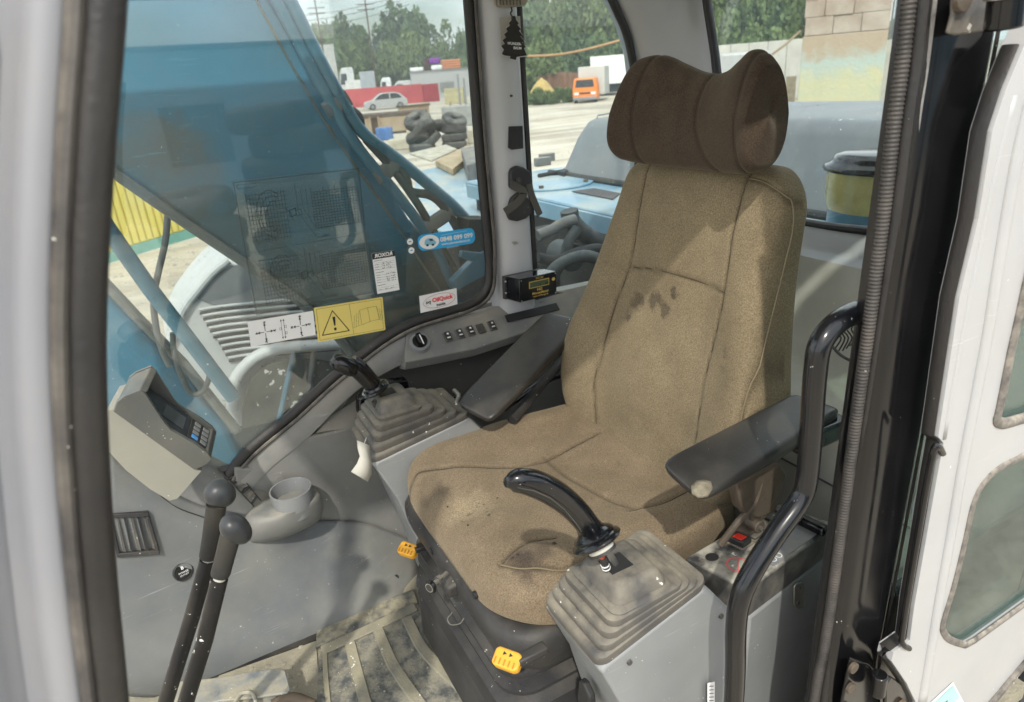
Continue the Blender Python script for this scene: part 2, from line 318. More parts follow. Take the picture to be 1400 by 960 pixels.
class Pad:
    """upholstered pad: O + U*a + W*v + N*d, ring in (a, d) swept along v"""
    def __init__(s, O, U, W, N, v0, v1, hw, ctr, dep, rc, rd, prof, e=5., nv=150, nu=220):
        s.O, s.U, s.W, s.N = V(O), V(U), V(W), V(N); s.v0, s.v1 = v0, v1; s.hw, s.ctr, s.dep, s.rc, s.rd, s.prof, s.e, s.nv, s.nu = hw, ctr, dep, rc, rd, prof, e, nv, nu
    def shrink(s, v, r, which=None):
        k = 0.
        for i, d in enumerate((v-s.v0, s.v1-v)):
            rr = r[i]
            if d < rr: k += rr-math.sqrt(max(0, rr*rr-(rr-d)**2))
        return k
    def raw(s, a, d, v):      # a,d in ring coordinates (d up to 0 at the front)
        return s.O + s.U*(s.ctr(v)+a) + s.W*v + s.N*(d)
    def front(s, a, v):       # world point on front surface
        hw = s.hw(v)-s.shrink(v, s.rc); dp = s.dep(v); sd = s.shrink(v, s.rd); hd = max(.002, dp/2-sd/2*1.0)
        q = min(.999, abs(a)/hw); y = (1-q**s.e)**(1/s.e)*hd
        return s.raw(a, -dp/2 - sd*.5 + y + s.prof(a, v)*(1 if q < 1 else 1), v)
    def mesh(s, grooves, gd=.004, gs=.0035):
        mb = MB(); at = []
        # v samples finer at ends
        t = np.linspace(0, 1, s.nv); vs = s.v0+(s.v1-s.v0)*(.5-.5*np.cos(np.pi*t))*.6+(s.v1-s.v0)*t*.4
        rings = []
        for v in vs:
            hw = max(.004, s.hw(v)-s.shrink(v, s.rc)); dp = s.dep(v); sd = s.shrink(v, s.rd); hd = max(.002, dp/2-sd/2)
            xs, ys = superring(hw, hd, s.e, s.nu)
            ring = []
            for x, y in zip(xs, ys):
                fr = 1/(1+math.exp(-(y/hd)*6)); pr = s.prof(x, v)*fr
                g = 0.
                if y > -.2*hd:
                    for gfun in grooves:
                        dd = gfun(x, v); g = max(g, math.exp(-(dd/gs)**2))
                d = -dp/2 - sd*.5 + y + pr - gd*g
                ring.append(s.raw(x, d, v)); at.append(g)
            rings.append(ring)
        mb.loft(rings); mb.attr = at; return mb
def segdist(px, py, poly):
    best = 9
    for (ax, ay), (bx, by) in zip(poly, poly[1:]):
        dx, dy = bx-ax, by-ay; t = max(0, min(1, ((px-ax)*dx+(py-ay)*dy)/(dx*dx+dy*dy+1e-12))); best = min(best, math.hypot(px-ax-dx*t, py-ay-dy*t))
    return best
# ------------------------------------------------------------ glass
g_side = glass('tinted_side_glass', (0.82, .90, .885), .15, .12, (.40, .42, .39))
g_rear = glass('rear_glass', (.86, .93, .91), .07, .07)
g_door = glass('dusty_door_glass', (.35, .50, .47), .10, .30, (.30, .34, .31))
WY = -.56      # plane of the right-hand wall
# ============================================================ THE CAB SHELL
cab = thing('excavator_cab', 'light grey excavator cab with its side door open, around the brown seat', 'excavator cab', (0, 0, 0))
def Wp(px, py, y=WY): return P(px, py, y=y)
# right-hand window outline (inside the rubber seal), lower edge then the sides
low = [Wp(*q) for q in ((655, 200), (667, 330), (669, 375), (662, 400), (640, 417), (600, 430), (560, 443), (525, 462), (490, 488), (450, 520), (400, 566), (325, 632))]
top = [Wp(640, 0)]
path_open = [V((.075, WY, 1.46)), V((.08, WY, 1.40))] + top + low + [V((.93, WY, .27)), V((1.10, WY, .16))]
outl = path_open + [V((1.12, WY, .30)), V((1.12, WY, 1.46))]
pane = MB(); pane.prism(outl, (0, -.005, 0)); wn = pane.build('window', g_side, cab, smooth=False)
sp = spline(path_open, 5)
sl = MB().tube([p+V((0, .004, 0)) for p in sp], [(.012, .014)]*len(sp), 10, flat=(0, 1, 0)); sl.build('window_seal', m_rubber, cab)
sl = MB().tube([p+V((-.0, .017, 0)) + (V((-.010, 0, 0)) if p.z > .8 else V((-.006, 0, -.009))) for p in sp], [(.004, .005)]*len(sp), 8, flat=(0, 1, 0)); sl.build('seal_lip', m_sealw, cab)
# pillar between the side windows
sec = [(.062, -.60), (.066, -.575), (.058, -.553), (.040, -.535), (.012, -.528), (-.016, -.528), (-.030, -.536), (-.036, -.56), (-.036, -.60)]
mb = MB(); mb.loft([[V((x+(.0 if z > .8 else .02*((.8-z)/.2)**2*(1 if x > .03 else 0)), y, z)) for x, y in sec] for z in (.60, .66, .70, .75, .8, .95, 1.1, 1.25, 1.5)]); pil = mb.build('pillar', m_paint, cab, ang=60)
# rear quarter window
qrear = [Wp(*q) for q in ((830, -12), (842, 15), (853, 40), (861, 70), (867, 110), (870, 160), (871, 230), (868, 300))]
q_out = [V((-.045, WY, 1.42))] + [V((-.30, WY, 1.42))] + qrear + [V((-.37, WY, .66)), V((-.045, WY, .655))]
MB().prism(q_out, (0, -.005, 0)).build('window', g_rear, cab, smooth=False)
sp = spline([V((-.27, WY, 1.44))]+qrear+[V((-.375, WY, .70)), V((-.36, WY, .66)), V((-.30, WY, .652)), V((-.18, WY, .652)), V((-.045, WY, .655))], 4)
MB().tube([p+V((0, .004, 0)) for p in sp], [(.010, .011)]*len(sp), 10, flat=(0, 1, 0)).build('window_seal', m_rubber, cab)
MB().tube([V((-.046, WY+.004, .655)), V((-.046, WY+.004, 1.0)), V((-.046, WY+.004, 1.46))], (.010, .009), 10, flat=(0, 1, 0)).build('window_seal', m_rubber, cab)
MB().tube([V((-.046, WY+.016, .648)), V((-.2, WY+.016, .640)), V((-.37, WY+.016, .640))], .006, 8).build('seal_lip', m_sealw, cab)
# rear corner post
def cpost(z):
    k = (z-1.2)/.3; qz = sorted([(p.z, p.x) for p in qrear]); xq = float(np.interp(z, [a for a, b in qz], [b for a, b in qz])); xq = xq if z < qz[-1][0] else qz[-1][1]+(z-qz[-1][0])*.9
    return [V(p) for p in ((xq-.010, -.60, z), (xq-.012, -.566, z), (xq-.030, -.540, z), (-.435, -.49, z), (-.47, -.462-.01*k, z), (-.487, -.440-.025*k, z), (-.515, -.415-.05*k, z), (-.54, -.50, z), (-.50, -.62, z))]
MB().loft([cpost(z) for z in (.60, .8, 1.0, 1.15, 1.25, 1.32, 1.4, 1.5)]).build('pillar', m_paint, cab, ang=60)
# rear window, its seal and the sill below
ra = [V((-.5, -.452, 1.48)), P(968, 0, x=-.5), P(982, 100, x=-.5), V((-.5, -.36, 1.0)), V((-.5, -.345, .90)), V((-.5, -.32, .870)), P(1110, 306, x=-.5), P(1208, 318, x=-.5), V((-.5, .30, .868)), V((-.5, .40, .872))]
MB().prism(ra + [V((-.5, .44, .95)), V((-.5, .44, 1.48))], (-.005, 0, 0)).build('window', g_rear, cab, smooth=False)
sp = spline(ra + [V((-.5, .44, .95)), V((-.5, .44, 1.2)), V((-.5, .44, 1.48))], 4)
MB().tube([p+V((.004, 0, 0)) for p in sp], [(.012, .010)]*len(sp), 10, flat=(1, 0, 0)).build('window_seal', m_rubber, cab)
prof = [(-.50, .864), (-.485, .857), (-.468, .846), (-.462, .825), (-.445, .817), (-.425, .808), (-.418, .79), (-.40, .62), (-.385, .60), (-.27, .592), (-.245, .58), (-.235, .55), (-.20, .03), (-.20, 0)]
MB().loft([[V((x, y, z)) for y in (-.50, -.3, 0, .2, .47)] for x, z in prof[:6]], cap=False, close=False).build('rear_sill', m_paint, cab, ang=50)
MB().loft([[V((x, y, z)) for y in (-.54, -.3, 0, .2, .485)] for x, z in prof[5:]], cap=False, close=False).build('rear_trim', m_inner, cab, ang=40)
MB().loft([[V((-.51, y, z)) for y in (-.56, .49)] for z in (0, .86)], cap=False, close=False).build('rear_wall', m_paint, cab)
# panel joints and screw on the rear trim
mb = MB(); mb.box((-.397, .36, .70), (.012, .012, .012)); mb.build('screw_head', m_blackm, cab)
mb = MB(); mb.tube([V((-.403, .20, .70)), V((-.398, .22, .70)), V((-.390, .235, .70))], (.012, .012, .009), 14); mb.build('seat_belt_anchor', m_steel, cab)
for y0 in (.18, .33): MB().tube([V((-.228, y0, .54)), V((-.21, y0+.01, .3)), V((-.197, y0+.015, .02))], .0022, 6).build('panel_joint', m_trimdk, cab)
MB().tube([V((-.226, .10, .44)), V((-.222, .45, .44))], .0022, 6).build('panel_joint', m_trimdk, cab)
# roof
MB().box((.28, -.02, 1.545), (1.72, 1.06, .05)).build('roof', m_paint, cab, bevel=.012)
MB().box((.28, -.02, 1.515), (1.60, 1.00, .008)).build('headliner', m_inner, cab)
# front frame of the cab (windscreen side)
MB().tube([V((1.14, -.56, 0)), V((1.17, -.56, .6)), V((1.12, -.56, 1.53))], .03, 10).build('pillar', m_paint, cab)
MB().tube([V((1.14, .47, 0)), V((1.16, .47, .6)), V((1.12, .47, 1.53))], .022, 10).build('pillar', m_paint, cab)
# the wall below the window: recessed pocket sheet, trim band, lower wall
def sheet_px(pts, y, name, m, th=.012, bevel=.004, parent=cab, dirn=(0, -1, 0)):
    mb = MB(); mb.prism([P(a, b, y=(c[0] if c else y)) for a, b, *c in pts], V(dirn)*th); return mb.build(name, m, parent, bevel=bevel, seg=3)
MB().prism([V((-.52, -.585, 0)), V((1.2, -.585, 0)), V((1.2, -.585, .14)), V((.93, -.585, .25)), V((.77, -.585, .42)), V((.60, -.585, .53)), V((.40, -.585, .63)), V((.16, -.585, .67)), V((-.52, -.585, .645))], (0, -.02, 0)).build('side_wall', m_trim, cab, smooth=False)
# trim band that follows the window round to the ledge
inner = [(318, 650), (330, 641), (400, 576), (450, 532), (490, 501), (525, 476), (560, 458), (600, 446)]
outer = [(345, 668), (370, 640), (424, 596), (466, 553), (500, 526), (540, 503), (575, 489), (612, 490)]
r0 = spline([Wp(a, b, -.548) for a, b in inner], 3); r1 = spline([Wp(a, b, -.535) for a, b in outer], 3)
rin = [p+V((0, -.03, 0)) for p in r0]; rout = [p+V((0, -.05, 0)) for p in r1]
mb = MB(); mb.loft([[a, b, b*.55+c*.45+V((0, .006, 0)), c, d] for a, b, c, d in zip(rin, r0, r1, rout)], cap=False, close=False)
mb.build('window_trim', m_trim, cab, ang=50)
# lower wall: proud of the pocket
lw = [(320, 640), (345, 640), (392, 602), (440, 594), (495, 580), (520, 590), (580, 640), (640, 640), (640, 790), (430, 790), (330, 760)]
sheet_px([(a, b) for a, b in lw], -.538, 'wall_panel', m_trim, .04, .006)
# pocket floor that slopes out to the lower panel
MB().loft([[Wp(432, 592, -.540), Wp(470, 586, -.540), Wp(520, 576, -.54)], [Wp(450, 570, -.575), Wp(490, 545, -.578), Wp(560, 530, -.58)]], cap=False, close=False).build('pocket_ledge', m_trim, cab)
MB().prism([Wp(445, 585, -.580), Wp(500, 578, -.580), Wp(650, 560, -.580), Wp(790, 470, -.580), Wp(790, 430, -.580), Wp(600, 478, -.580), Wp(545, 495, -.580), Wp(500, 520, -.580)], (0, .0015, 0)).build('pocket', m_trimdk, cab, smooth=False)
# switch ledge behind the window corner
def ledge(px, top, low_, y0=-.555, y1=-.495): return P(px, top, y=y0), P(px, low_, y=y1)
LD = [(556, 452, 492), (600, 440, 484), (650, 428, 474), (700, 414, 458), (750, 402, 441), (800, 390, 426), (860, 375, 410)]
rings = []
for px, a, b in LD:
    p0 = P(px, a, y=-.553); p1 = P(px-3, b, y=-.497); x = p1.x
    rings.append([V((p0.x, -.583, p0.z-.004)), p0, p1, p1+V((0, .003, -.006)), V((p1.x, -.506, p1.z-.03)), V((p1.x, -.555, p1.z-.045)), V((p1.x, -.583, p1.z-.045))])
MB().loft(rings).build('switch_ledge', m_trim, cab, ang=45, bevel=.002)
# floor of the cab
struct(MB().box((.35, -.03, -.02), (1.75, 1.12, .04)).build('cab_floor', m_floor, None, smooth=False))
# footwell panel : moulded surface between wall and floor
CT = [
 [(140, 612, -.50), (205, 655, -.50), (270, 690, -.50), (330, 703, -.495), (372, 712, -.49), (430, 712, -.53), (500, 716, -.532), (575, 745, -.532)],
 [(140, 690, -.46), (212, 705, -.465), (280, 725, -.47), (335, 735, -.475), (380, 745, -.478), (436, 735, -.51), (504, 738, -.51), (575, 765, -.51)],
 [(145, 790, -.44), (220, 790, -.445), (285, 790, -.45), (340, 785, -.455), (390, 780, -.46), (440, 770, -.47), (504, 768, -.475), (578, 788, -.48)],
 [(150, 860, -.425), (222, 860, -.43), (285, 850, -.435), (340, 838, -.438), (390, 826, -.44), (440, 814, -.442), (506, 802, -.445), (580, 806, -.45)],
 [(160, 915, -.415), (215, 925, -.412), (280, 922, -.41), (340, 906, -.41), (388, 888, -.41), (440, 866, -.41), (508, 838, -.41), (582, 815, -.41)],
 [(165, 950, -.43), (215, 952, -.43), (280, 945, -.43), (340, 930, -.43), (388, 912, -.43), (440, 890, -.43), (508, 860, -.43), (582, 836, -.43)]]
rows = [spline([P(a, b, y=c) for a, b, c in r], 4) for r in CT]
cols = [spline([r[j] for r in rows], 4) for j in range(len(rows[0]))]
mb = MB(); mb.loft(cols, cap=False, close=False); mb.build('footwell_panel', m_footw, cab, ang=180, solid=.006)
# shelf from the footwell panel back to the wall, under monitor and vent
sh0 = [P(a, b, y=c) for a, b, c in CT[0][:6]]
sh1 = [P(140, 560, y=-.575), P(215, 590, y=-.575), P(285, 622, y=-.575), P(322, 640, y=-.575), P(372, 655, y=-.575), P(432, 690, y=-.575)]
a0, a1 = spline(sh0, 4), spline(sh1, 4)
mb = MB(); mb.loft([[p, p*.93+q*.07+V((0, 0, .004)), p*.5+q*.5+V((0, 0, .004)), q] for p, q in zip(a0, a1)], cap=False, close=False); mb.build('dash_shelf', m_trim, cab, ang=180, solid=.004)
MB().tube(spline([P(200, 657, y=-.490), P(235, 690, y=-.480), P(280, 708, y=-.478), P(332, 727, y=-.478)], 6), .0013, 6).build('panel_joint', m_blackm, cab)
# plug, recess and screw marks in the lower wall
c = P(382, 657, y=-.536); MB().cyl(c, c+V((0, .0015, 0)), .012, n=24).build('plug', m_trim, cab)
c = P(541, 789, y=-.465); MB().cyl(c+V((0, 0, 0)), c+V((0, .004, .001)), .0075, n=20).build('bolt_hole', m_blackm, cab)
# kick strips at the foot of the panel
p0, p1 = P(432, 868, z=.004), P(570, 808, z=.004)
MB().prism([P(432, 888, z=.004), P(434, 862, z=.004), P(566, 808, z=.004), P(572, 826, z=.004)], (0, 0, .008)).build('kick_strip', mat('worn_kick_strip', (.10, .105, .10), .7, dust=.9, dustc=(.34, .31, .22), dscale=30, bump=.4), cab, bevel=.002)
# dark strip laid in as the gap shadow below the footwell panel
MB().prism([P(272, 934, z=.004), P(300, 912, z=.004), P(432, 866, z=.004), P(434, 876, z=.004)], (0, 0, .003)).build('gap_shadow_strip', m_rubber, cab)
# ---- fresh air vents
def vent(name, tl, tr, br, bl, nsl, label, cross=True, m=m_blackm):
    t = thing(name, label, 'air vent', (tl+tr+br+bl)/4)
    u = (tr-tl); v = (bl-tl); n = u.cross(v).normalized()
    if n.dot(CAM-tl) < 0: n = -n
    def q(a, b, k=0): return tl*(1-a)*(1-b)+tr*a*(1-b)+br*a*b+bl*(1-a)*b + n*k
    mb = MB()
    for A, B in (((0, 0), (1, .10)), ((0, .90), (1, 1)), ((0, .1), (.09, .9)), ((.91, .1), (1, .9))):
        mb.loft([[q(A[0], A[1], -.012), q(B[0], A[1], -.012), q(B[0], B[1], -.012), q(A[0], B[1], -.012)], [q(A[0], A[1], .005), q(B[0], A[1], .005), q(B[0], B[1], .005), q(A[0], B[1], .005)]])
    mb.build('frame', m, t, bevel=.0015)
    MB().add([q(.03, .03, -.010), q(.97, .03, -.010), q(.97, .97, -.010), q(.03, .97, -.010)], [(0, 1, 2, 3)]).build('duct', m_blackprint, t)
    for i in range(nsl):
        if cross: a = .16+.70*i/(nsl-1); pts = [q(a, .12, -.006), q(a+.07, .12, .003), q(a+.07, .88, .003), q(a, .88, -.006)]
        else: a = .18+.66*i/(nsl-1); pts = [q(.10, a, -.006), q(.10, a+.07, .003), q(.90, a+.07, .003), q(.90, a, -.006)]
        MB().prism(pts, n*.0012).build('slat', m_blackm if i % 2 else m_bellow, t, smooth=False)
    return t
vent('air_vent', P(147, 702, y=-.455), P(203, 700, y=-.455), P(219, 757, y=-.440), P(160, 762, y=-.440), 5, 'black square air vent on the dash beneath the cream monitor')
vent('air_vent', P(297, 640, y=-.560), P(316, 634, y=-.562), P(362, 690, y=-.515), P(356, 703, y=-.497), 7, 'narrow black air vent slit between the monitor and the cup holder', cross=False)
# ---- round badge / speaker plug in the footwell
c = P(250, 781, y=-.448); n = V((-.25, .95, .25)).normalized(); u = V((-1, -.25, 0)).normalized(); v2 = n.cross(u).normalized()
bd = thing('round_socket', 'round black plug with white print low on the dash, behind the travel levers', 'socket cap', c)
ring = [c+n*.0+ (u*math.cos(a)+v2*math.sin(a))*.021 for a in np.linspace(0, 2*math.pi, 36, endpoint=False)]
MB().loft([[p-n*.008 for p in ring], [p+n*.004 for p in ring], [c+(p-c)*.86+n*.005 for p in ring], [c+(p-c)*.84+n*.002 for p in ring]]).build('bezel', m_blackm, bd)
disc = [c+(p-c)*.83 for p in ring]; MB().loft([[p for p in disc], [p+n*.003 for p in disc]]).build('face', m_black, bd)
text('B', c+n*.0055+v2*.009, u, v2, .010, m_whitep, bd, bold=.0003)
text('POWER', c+n*.0055-v2*.001, u, v2, .006, m_whitep, bd)
text('OUTLET', c+n*.0055-v2*.007, u, v2, .005, m_whitep, bd)
# ---- cup holder
ch = thing('cup_holder', 'round grey plastic cup holder on the footwell shelf', 'cup holder', P(395, 690, y=-.49))
cc = P(396, 667, z=.325)
ZC = .385; cc = V((P(364, 668, z=ZC)+P(430, 668, z=ZC))/2); R0 = .047; DZC = ZC-.327
def rg(r, z, cx=0, cy=0, sx=1, sy=1, n=40): return [cc+V((cx+r*sx*math.cos(a), cy+r*sy*math.sin(a), z-cc.z)) for a in np.linspace(0, 2*math.pi, n, endpoint=False)]
rg0 = rg
def rg(r, z, *k): return rg0(r, z+DZC, *k)
MB().loft([rg(R0*.94, .285), rg(R0*.97, .300), rg(R0, .322), rg(R0, .327), rg(R0*.93, .327), rg(R0*.92, .322), rg(R0*.86, .262), rg(.001, .262)]).build('cup', m_cons, ch, ang=50)
MB().loft([rg(R0*.75, .200, .03, -.05, 1.9, .7), rg(R0*1.10, .215, .028, -.030, 1.7, .85), rg(R0*1.20, .240, .026, -.018, 1.6, .92), rg(R0*1.22, .265, .024, -.012, 1.55, .95), rg(R0*1.20, .282, .022, -.009, 1.5, .96), rg(R0*1.12, .291, .018, -.006, 1.45, .97), rg(R0*1.0, .293, .012, 0, 1.3, .97)]).build('base', m_trim, ch, ang=60)
# ---- rotary switch with key
rk = thing('rotary_switch', 'black rotary key switch on the ledge under the window corner', 'rotary switch', P(575, 468, y=-.52))
c = P(574, 468, y=-.516); n = V((.1, .62, .78)).normalized(); u = V((-1, 0, .12)).normalized(); u = (u-n*u.dot(n)).normalized(); v2 = n.cross(u)
def disc(r, k, n_=n, c_=c, u_=u, w_=v2, num=36): return [c_+n_*k+(u_*math.cos(a)+w_*math.sin(a))*r for a in np.linspace(0, 2*math.pi, num, endpoint=False)]
MB().loft([disc(.026, -.03), disc(.026, .0), disc(.0245, .003), disc(.018, .004)]).build('bezel', m_cons, rk, ang=50)
MB().loft([disc(.0175, .002), disc(.0185, .008), disc(.017, .010)]).build('dial', m_black, rk, ang=50)
MB().prism([c+n*.010+u*a+v2*b for a, b in ((-.006, -.014), (.006, -.014), (.0075, .012), (.004, .016), (-.004, .016), (-.0075, .012))], n*.012).build('knob', m_black, rk, bevel=.002)
MB().prism([c+n*.0225+u*a+v2*b for a, b in ((-.001, -.02), (.0015, -.02), (.003, .008), (.0005, .008))], n*.001).build('pointer', m_whitep, rk)
# ---- rocker switches
sw_px = [(613, 461), (631, 456), (648, 452), (659, 449), (672, 446)]
for i, (px, py) in enumerate([(612, 461), (628.5, 457), (643, 453), (657.5, 450), (672.5, 446)]):
    c = P(px, py, y=-.520); blank = i == 3
    a_, b_ = ledge(px, 0, 0); n = V((.02, .60, .80)).normalized(); u = V((-1, 0, .0)); u = (u-n*u.dot(n)).normalized(); v2 = n.cross(u)
    lab = ['rocker switch nearest the rotary knob', 'second rocker switch from the rotary knob', 'middle rocker switch, just before the blank plate', 'blank plate between the rocker switches', 'rocker switch next to the dark tray slot, after the blank'][i]
    t = thing('blank_plate' if blank else 'rocker_switch', 'small dark '+lab, 'switch', c, 'switches on the window ledge')
    MB().prism([c+u*a+v2*b for a, b in ((-.0098, -.0145), (.0098, -.0145), (.0098, .0145), (-.0098, .0145))], n*.004).build('bezel', m_bellow if not blank else m_switch, t, bevel=.0012)
    if not blank:
        mb = MB(); mb.loft([[c+n*.004+u*a+v2*b for a, b in ((-.0075, -.012), (.0075, -.012), (.0075, .012), (-.0075, .012))], [c+n*(.0065 if b < 0 else .0095)+u*a+v2*b for a, b in ((-.007, -.011), (.007, -.011), (.007, .011), (-.007, .011))]]); mb.build('rocker', m_blackm, t, bevel=.001)
        MB().prism([c+n*.0078+u*a+v2*b for a, b in ((-.0045, -.008), (.0045, -.008), (.0045, -.005), (-.0045, -.005))], n*.0006).build('mark', m_whitep, t, smooth=False)
        f = MB(); f.prism([c+n*.0094+u*a+v2*b for a, b in ((-.003, .003), (.002, .001), (.003, .006), (-.001, .007))], n*.0006); f.build('symbol', m_whitep, t, smooth=False)
# tray slot further back on the ledge
MB().prism([P(a, b, y=c) for a, b, c in ((694, 441, -.510), (690, 432, -.525), (760, 415, -.525), (765, 424, -.508))], V((0, .60, .80))*.003).build('tray_slot', m_blackprint, cab)
# ============================================================ THE SEAT
seat = thing('operator_seat', 'brown fabric operator seat with winged headrest, worn and stained', 'seat', (.2, -.02, 0))
bo = BASE[seat.name]
def sp_(p, r, c, k): q = V(p)-bo; return (tuple(q), r, c, k)
BO = V((.03, 0, .5)); BW = V((-.2132, 0, .977)); BN = V((.977, 0, .2132))
bctr = lambda v: sinterp(v, [(-.1, -.032), (.1, -.030), (.3, -.022), (.58, -.010)])
bhw = lambda v: sinterp(v, [(-.1, .232), (0, .262), (.08, .280), (.16, .275), (.26, .250), (.38, .226), (.5, .212), (.6, .203)])
bdep = lambda v: sinterp(v, [(-.1, .10), (.1, .12), (.4, .10), (.6, .085)])
def bprof(a, v):
    hw = bhw(v); q = abs(a)/hw; ys = .148/.25 if v > .3 else .62
    wing = sinterp(v, [(-.1, .03), (.05, .050), (.18, .050), (.35, .028), (.5, .012), (.6, .004)])
    t = max(0, (q-.42)/.58); k = t*t*(3-2*t)
    mid = .010*math.exp(-((v-.12)/.13)**2)*math.exp(-(a/.12)**2) + .007*math.cos(a/.15)*math.exp(-((v-.42)/.14)**2)
    return wing*k + mid + .0015*math.sin(a*31+v*23)
B = Pad(BO, (0, 1, 0), BW, BN, -.075, .572, bhw, bctr, bdep, (.10, .075), (.05, .045), bprof, e=4.2)
# seams in (y, v)
sL = [(.150, -.05), (.141, .03), (.137, .059), (.124, .184), (.129, .350), (.118, .451), (.116, .562)]
sR = [(-.165, -.06), (-.166, -.021), (-.192, .070), (-.172, .214), (-.142, .34), (-.138, .380), (-.139, .562)]
sH = [(-.142, .340), (-.06, .352), (.04, .354), (.129, .350)]
sS = [(.118, .545), (.150, .542), (.185, .528), (.204, .505), (.213, .47), (.216, .42), (.222, .337), (.232, .22), (.240, .12), (.245, .0)]
def g_of(poly, ctr): return lambda a, v: segdist(a+ctr(v), v, poly)
sSm = [(x*1., y) for x, y in sS]
f_back = fabric('seat_fabric', (.185, .146, .090), (.228, .182, .114), spots=[
    sp_(PP(872, 412, BO, BN), .026, (.07, .055, .04), .65), sp_(PP(898, 410, BO, BN), .025, (.06, .048, .036), .75), sp_(PP(862, 432, BO, BN), .016, (.06, .048, .036), .75), sp_(PP(925, 402, BO, BN), .014, (.05, .04, .03), .8), sp_(PP(912, 424, BO, BN), .019, (.06, .048, .036), .7),
    sp_(PP(992, 482, BO+BN*.02, BN), .012, (.12, .09, .06), .6), sp_(PP(990, 505, BO+BN*.02, BN), .009, (.12, .09, .06), .5), sp_(PP(952, 455, BO, BN), .0028, (.08, .3, .4), .9)])
B.mesh([g_of(sL, bctr), g_of(sR, bctr), g_of(sH, bctr), g_of(sSm, bctr)]).build('backrest', f_back, seat, ang=180)
bk = seat.children[-1]
def seam_on(pad, poly, r, m, lift, parent, k=8, name='seam'):
    pts = spline([V((a, v, 0)) for a, v in poly], k); out = []
    for q in pts:
        out.append(pad.front(q.x-pad.ctr(q.y), q.y)+pad.N*lift)
    MB().tube(out, r, 6).build(name, m, parent)
for s_ in (sL, sR, sH): seam_on(B, s_, .0011, m_thread, -.0034, bk)
seam_on(B, sS, .0012, m_pipe, -.0018, bk, name='piping')
# cushion : a = y, v = -x (front at v max), d = z
CO = V((0, 0, .48)); CU = V((0, 1, 0)); CW = V((1, 0, 0)); CN = V((0, 0, 1))
cctr = lambda v: -.035
chw = lambda v: sinterp(v, [(-.05, .235), (.05, .262), (.2, .278), (.35, .278), (.52, .262)])
cdep = lambda v: sinterp(v, [(-.05, .105), (.30, .105), (.42, .088), (.50, .072)])
def cprof(a, v):
    q = abs(a)/.27
    bol = .016*max(0, min(1, (q-.45)/.35))**1.5*(1-.5*max(0, (v-.3)/.2))
    dip = -.014*math.exp(-((v-.12)/.13)**2)*math.exp(-(a/.16)**2)
    hump = .010*math.exp(-((v-.40)/.07)**2)*(math.exp(-((abs(a)-.13)/.09)**2))
    fall = -.020*max(0, (v-.36)/.12)**2
    mid = -.006*math.exp(-(a/.03)**2)*math.exp(-((v-.42)/.1)**2)
    return bol+dip+hump+fall+mid+.0012*math.sin(a*40)*math.cos(v*33)
C = Pad(CO, CU, CW, CN, -.04, .480, chw, cctr, cdep, (.05, .105), (.03, .036), cprof, e=4.6)
def zc(px, py, z=.49): p = P(px, py, z=z); return (p.y, p.x)
c1 = [zc(552, 668, .455), zc(572, 652, .462), zc(610, 638), zc(660, 634), zc(710, 631), zc(745, 623, .485), zc(785, 603, .48), zc(818, 590, .475)]
c2_ = [zc(745, 622, .48), zc(775, 650, .475), zc(815, 672, .475), zc(852, 692, .475), zc(870, 700, .475)]
c3 = [zc(860, 700, .478), zc(905, 690, .478), zc(950, 668, .478), zc(990, 655, .478)]
c4 = [zc(685, 776, .47), zc(712, 792, .46), zc(738, 798, .455), zc(770, 796, .46), zc(800, 782, .465), zc(830, 758, .475)]
c5 = [zc(686, 776, .47), zc(700, 758, .48), zc(725, 742, .485), zc(760, 735, .485)]
def cs_(px, py):      # where the sight line meets the cushion top
    z = .47
    for _ in range(12): p = P(px, py, z=z); z = C.front(p.y-cctr(p.x), min(p.x, .47)).z
    return P(px, py, z=z)
def dots():
    o = []
    for (px, py, r) in ((661, 690, .0022), (652, 693, .0022), (666, 695, .002), (641, 704, .0045), (640, 718, .003), (665, 700, .0028), (668, 704, .003), (632, 713, .0015), (680, 681, .002), (612, 693, .0018), (655, 688, .0018), (758, 743, .004), (700, 763, .004), (708, 758, .003)):
        o.append(sp_(cs_(px, py), r*1.35, (.012, .010, .009), .97))
    o.append(sp_(cs_(725, 765), .046, (.060, .045, .038), .6)); o.append(sp_(cs_(712, 765), .026, (.04, .03, .026), .6)); o.append(sp_(cs_(640, 695), .050, (.34, .28, .18), .35)); o.append(sp_(cs_(585, 670), .045, (.09, .068, .048), .45)); o.append(sp_(cs_(745, 640), .05, (.10, .075, .05), .3))
    return o
f_cush = fabric('cushion_fabric', (.160, .122, .080), (.205, .158, .104), spots=dots())
C.mesh([g_of(c1, cctr), g_of(c2_, cctr), g_of(c3, cctr), g_of(c4, cctr), g_of(c5, cctr)], gd=.005, gs=.005).build('cushion', f_cush, seat, ang=180)
cu = seat.children[-1]
for s_ in (c1, c3, c5): seam_on(C, s_, .0009, m_thread, -.0042, cu)
seam_on(C, c4, .0014, m_pipe, -.0035, cu, name='piping')
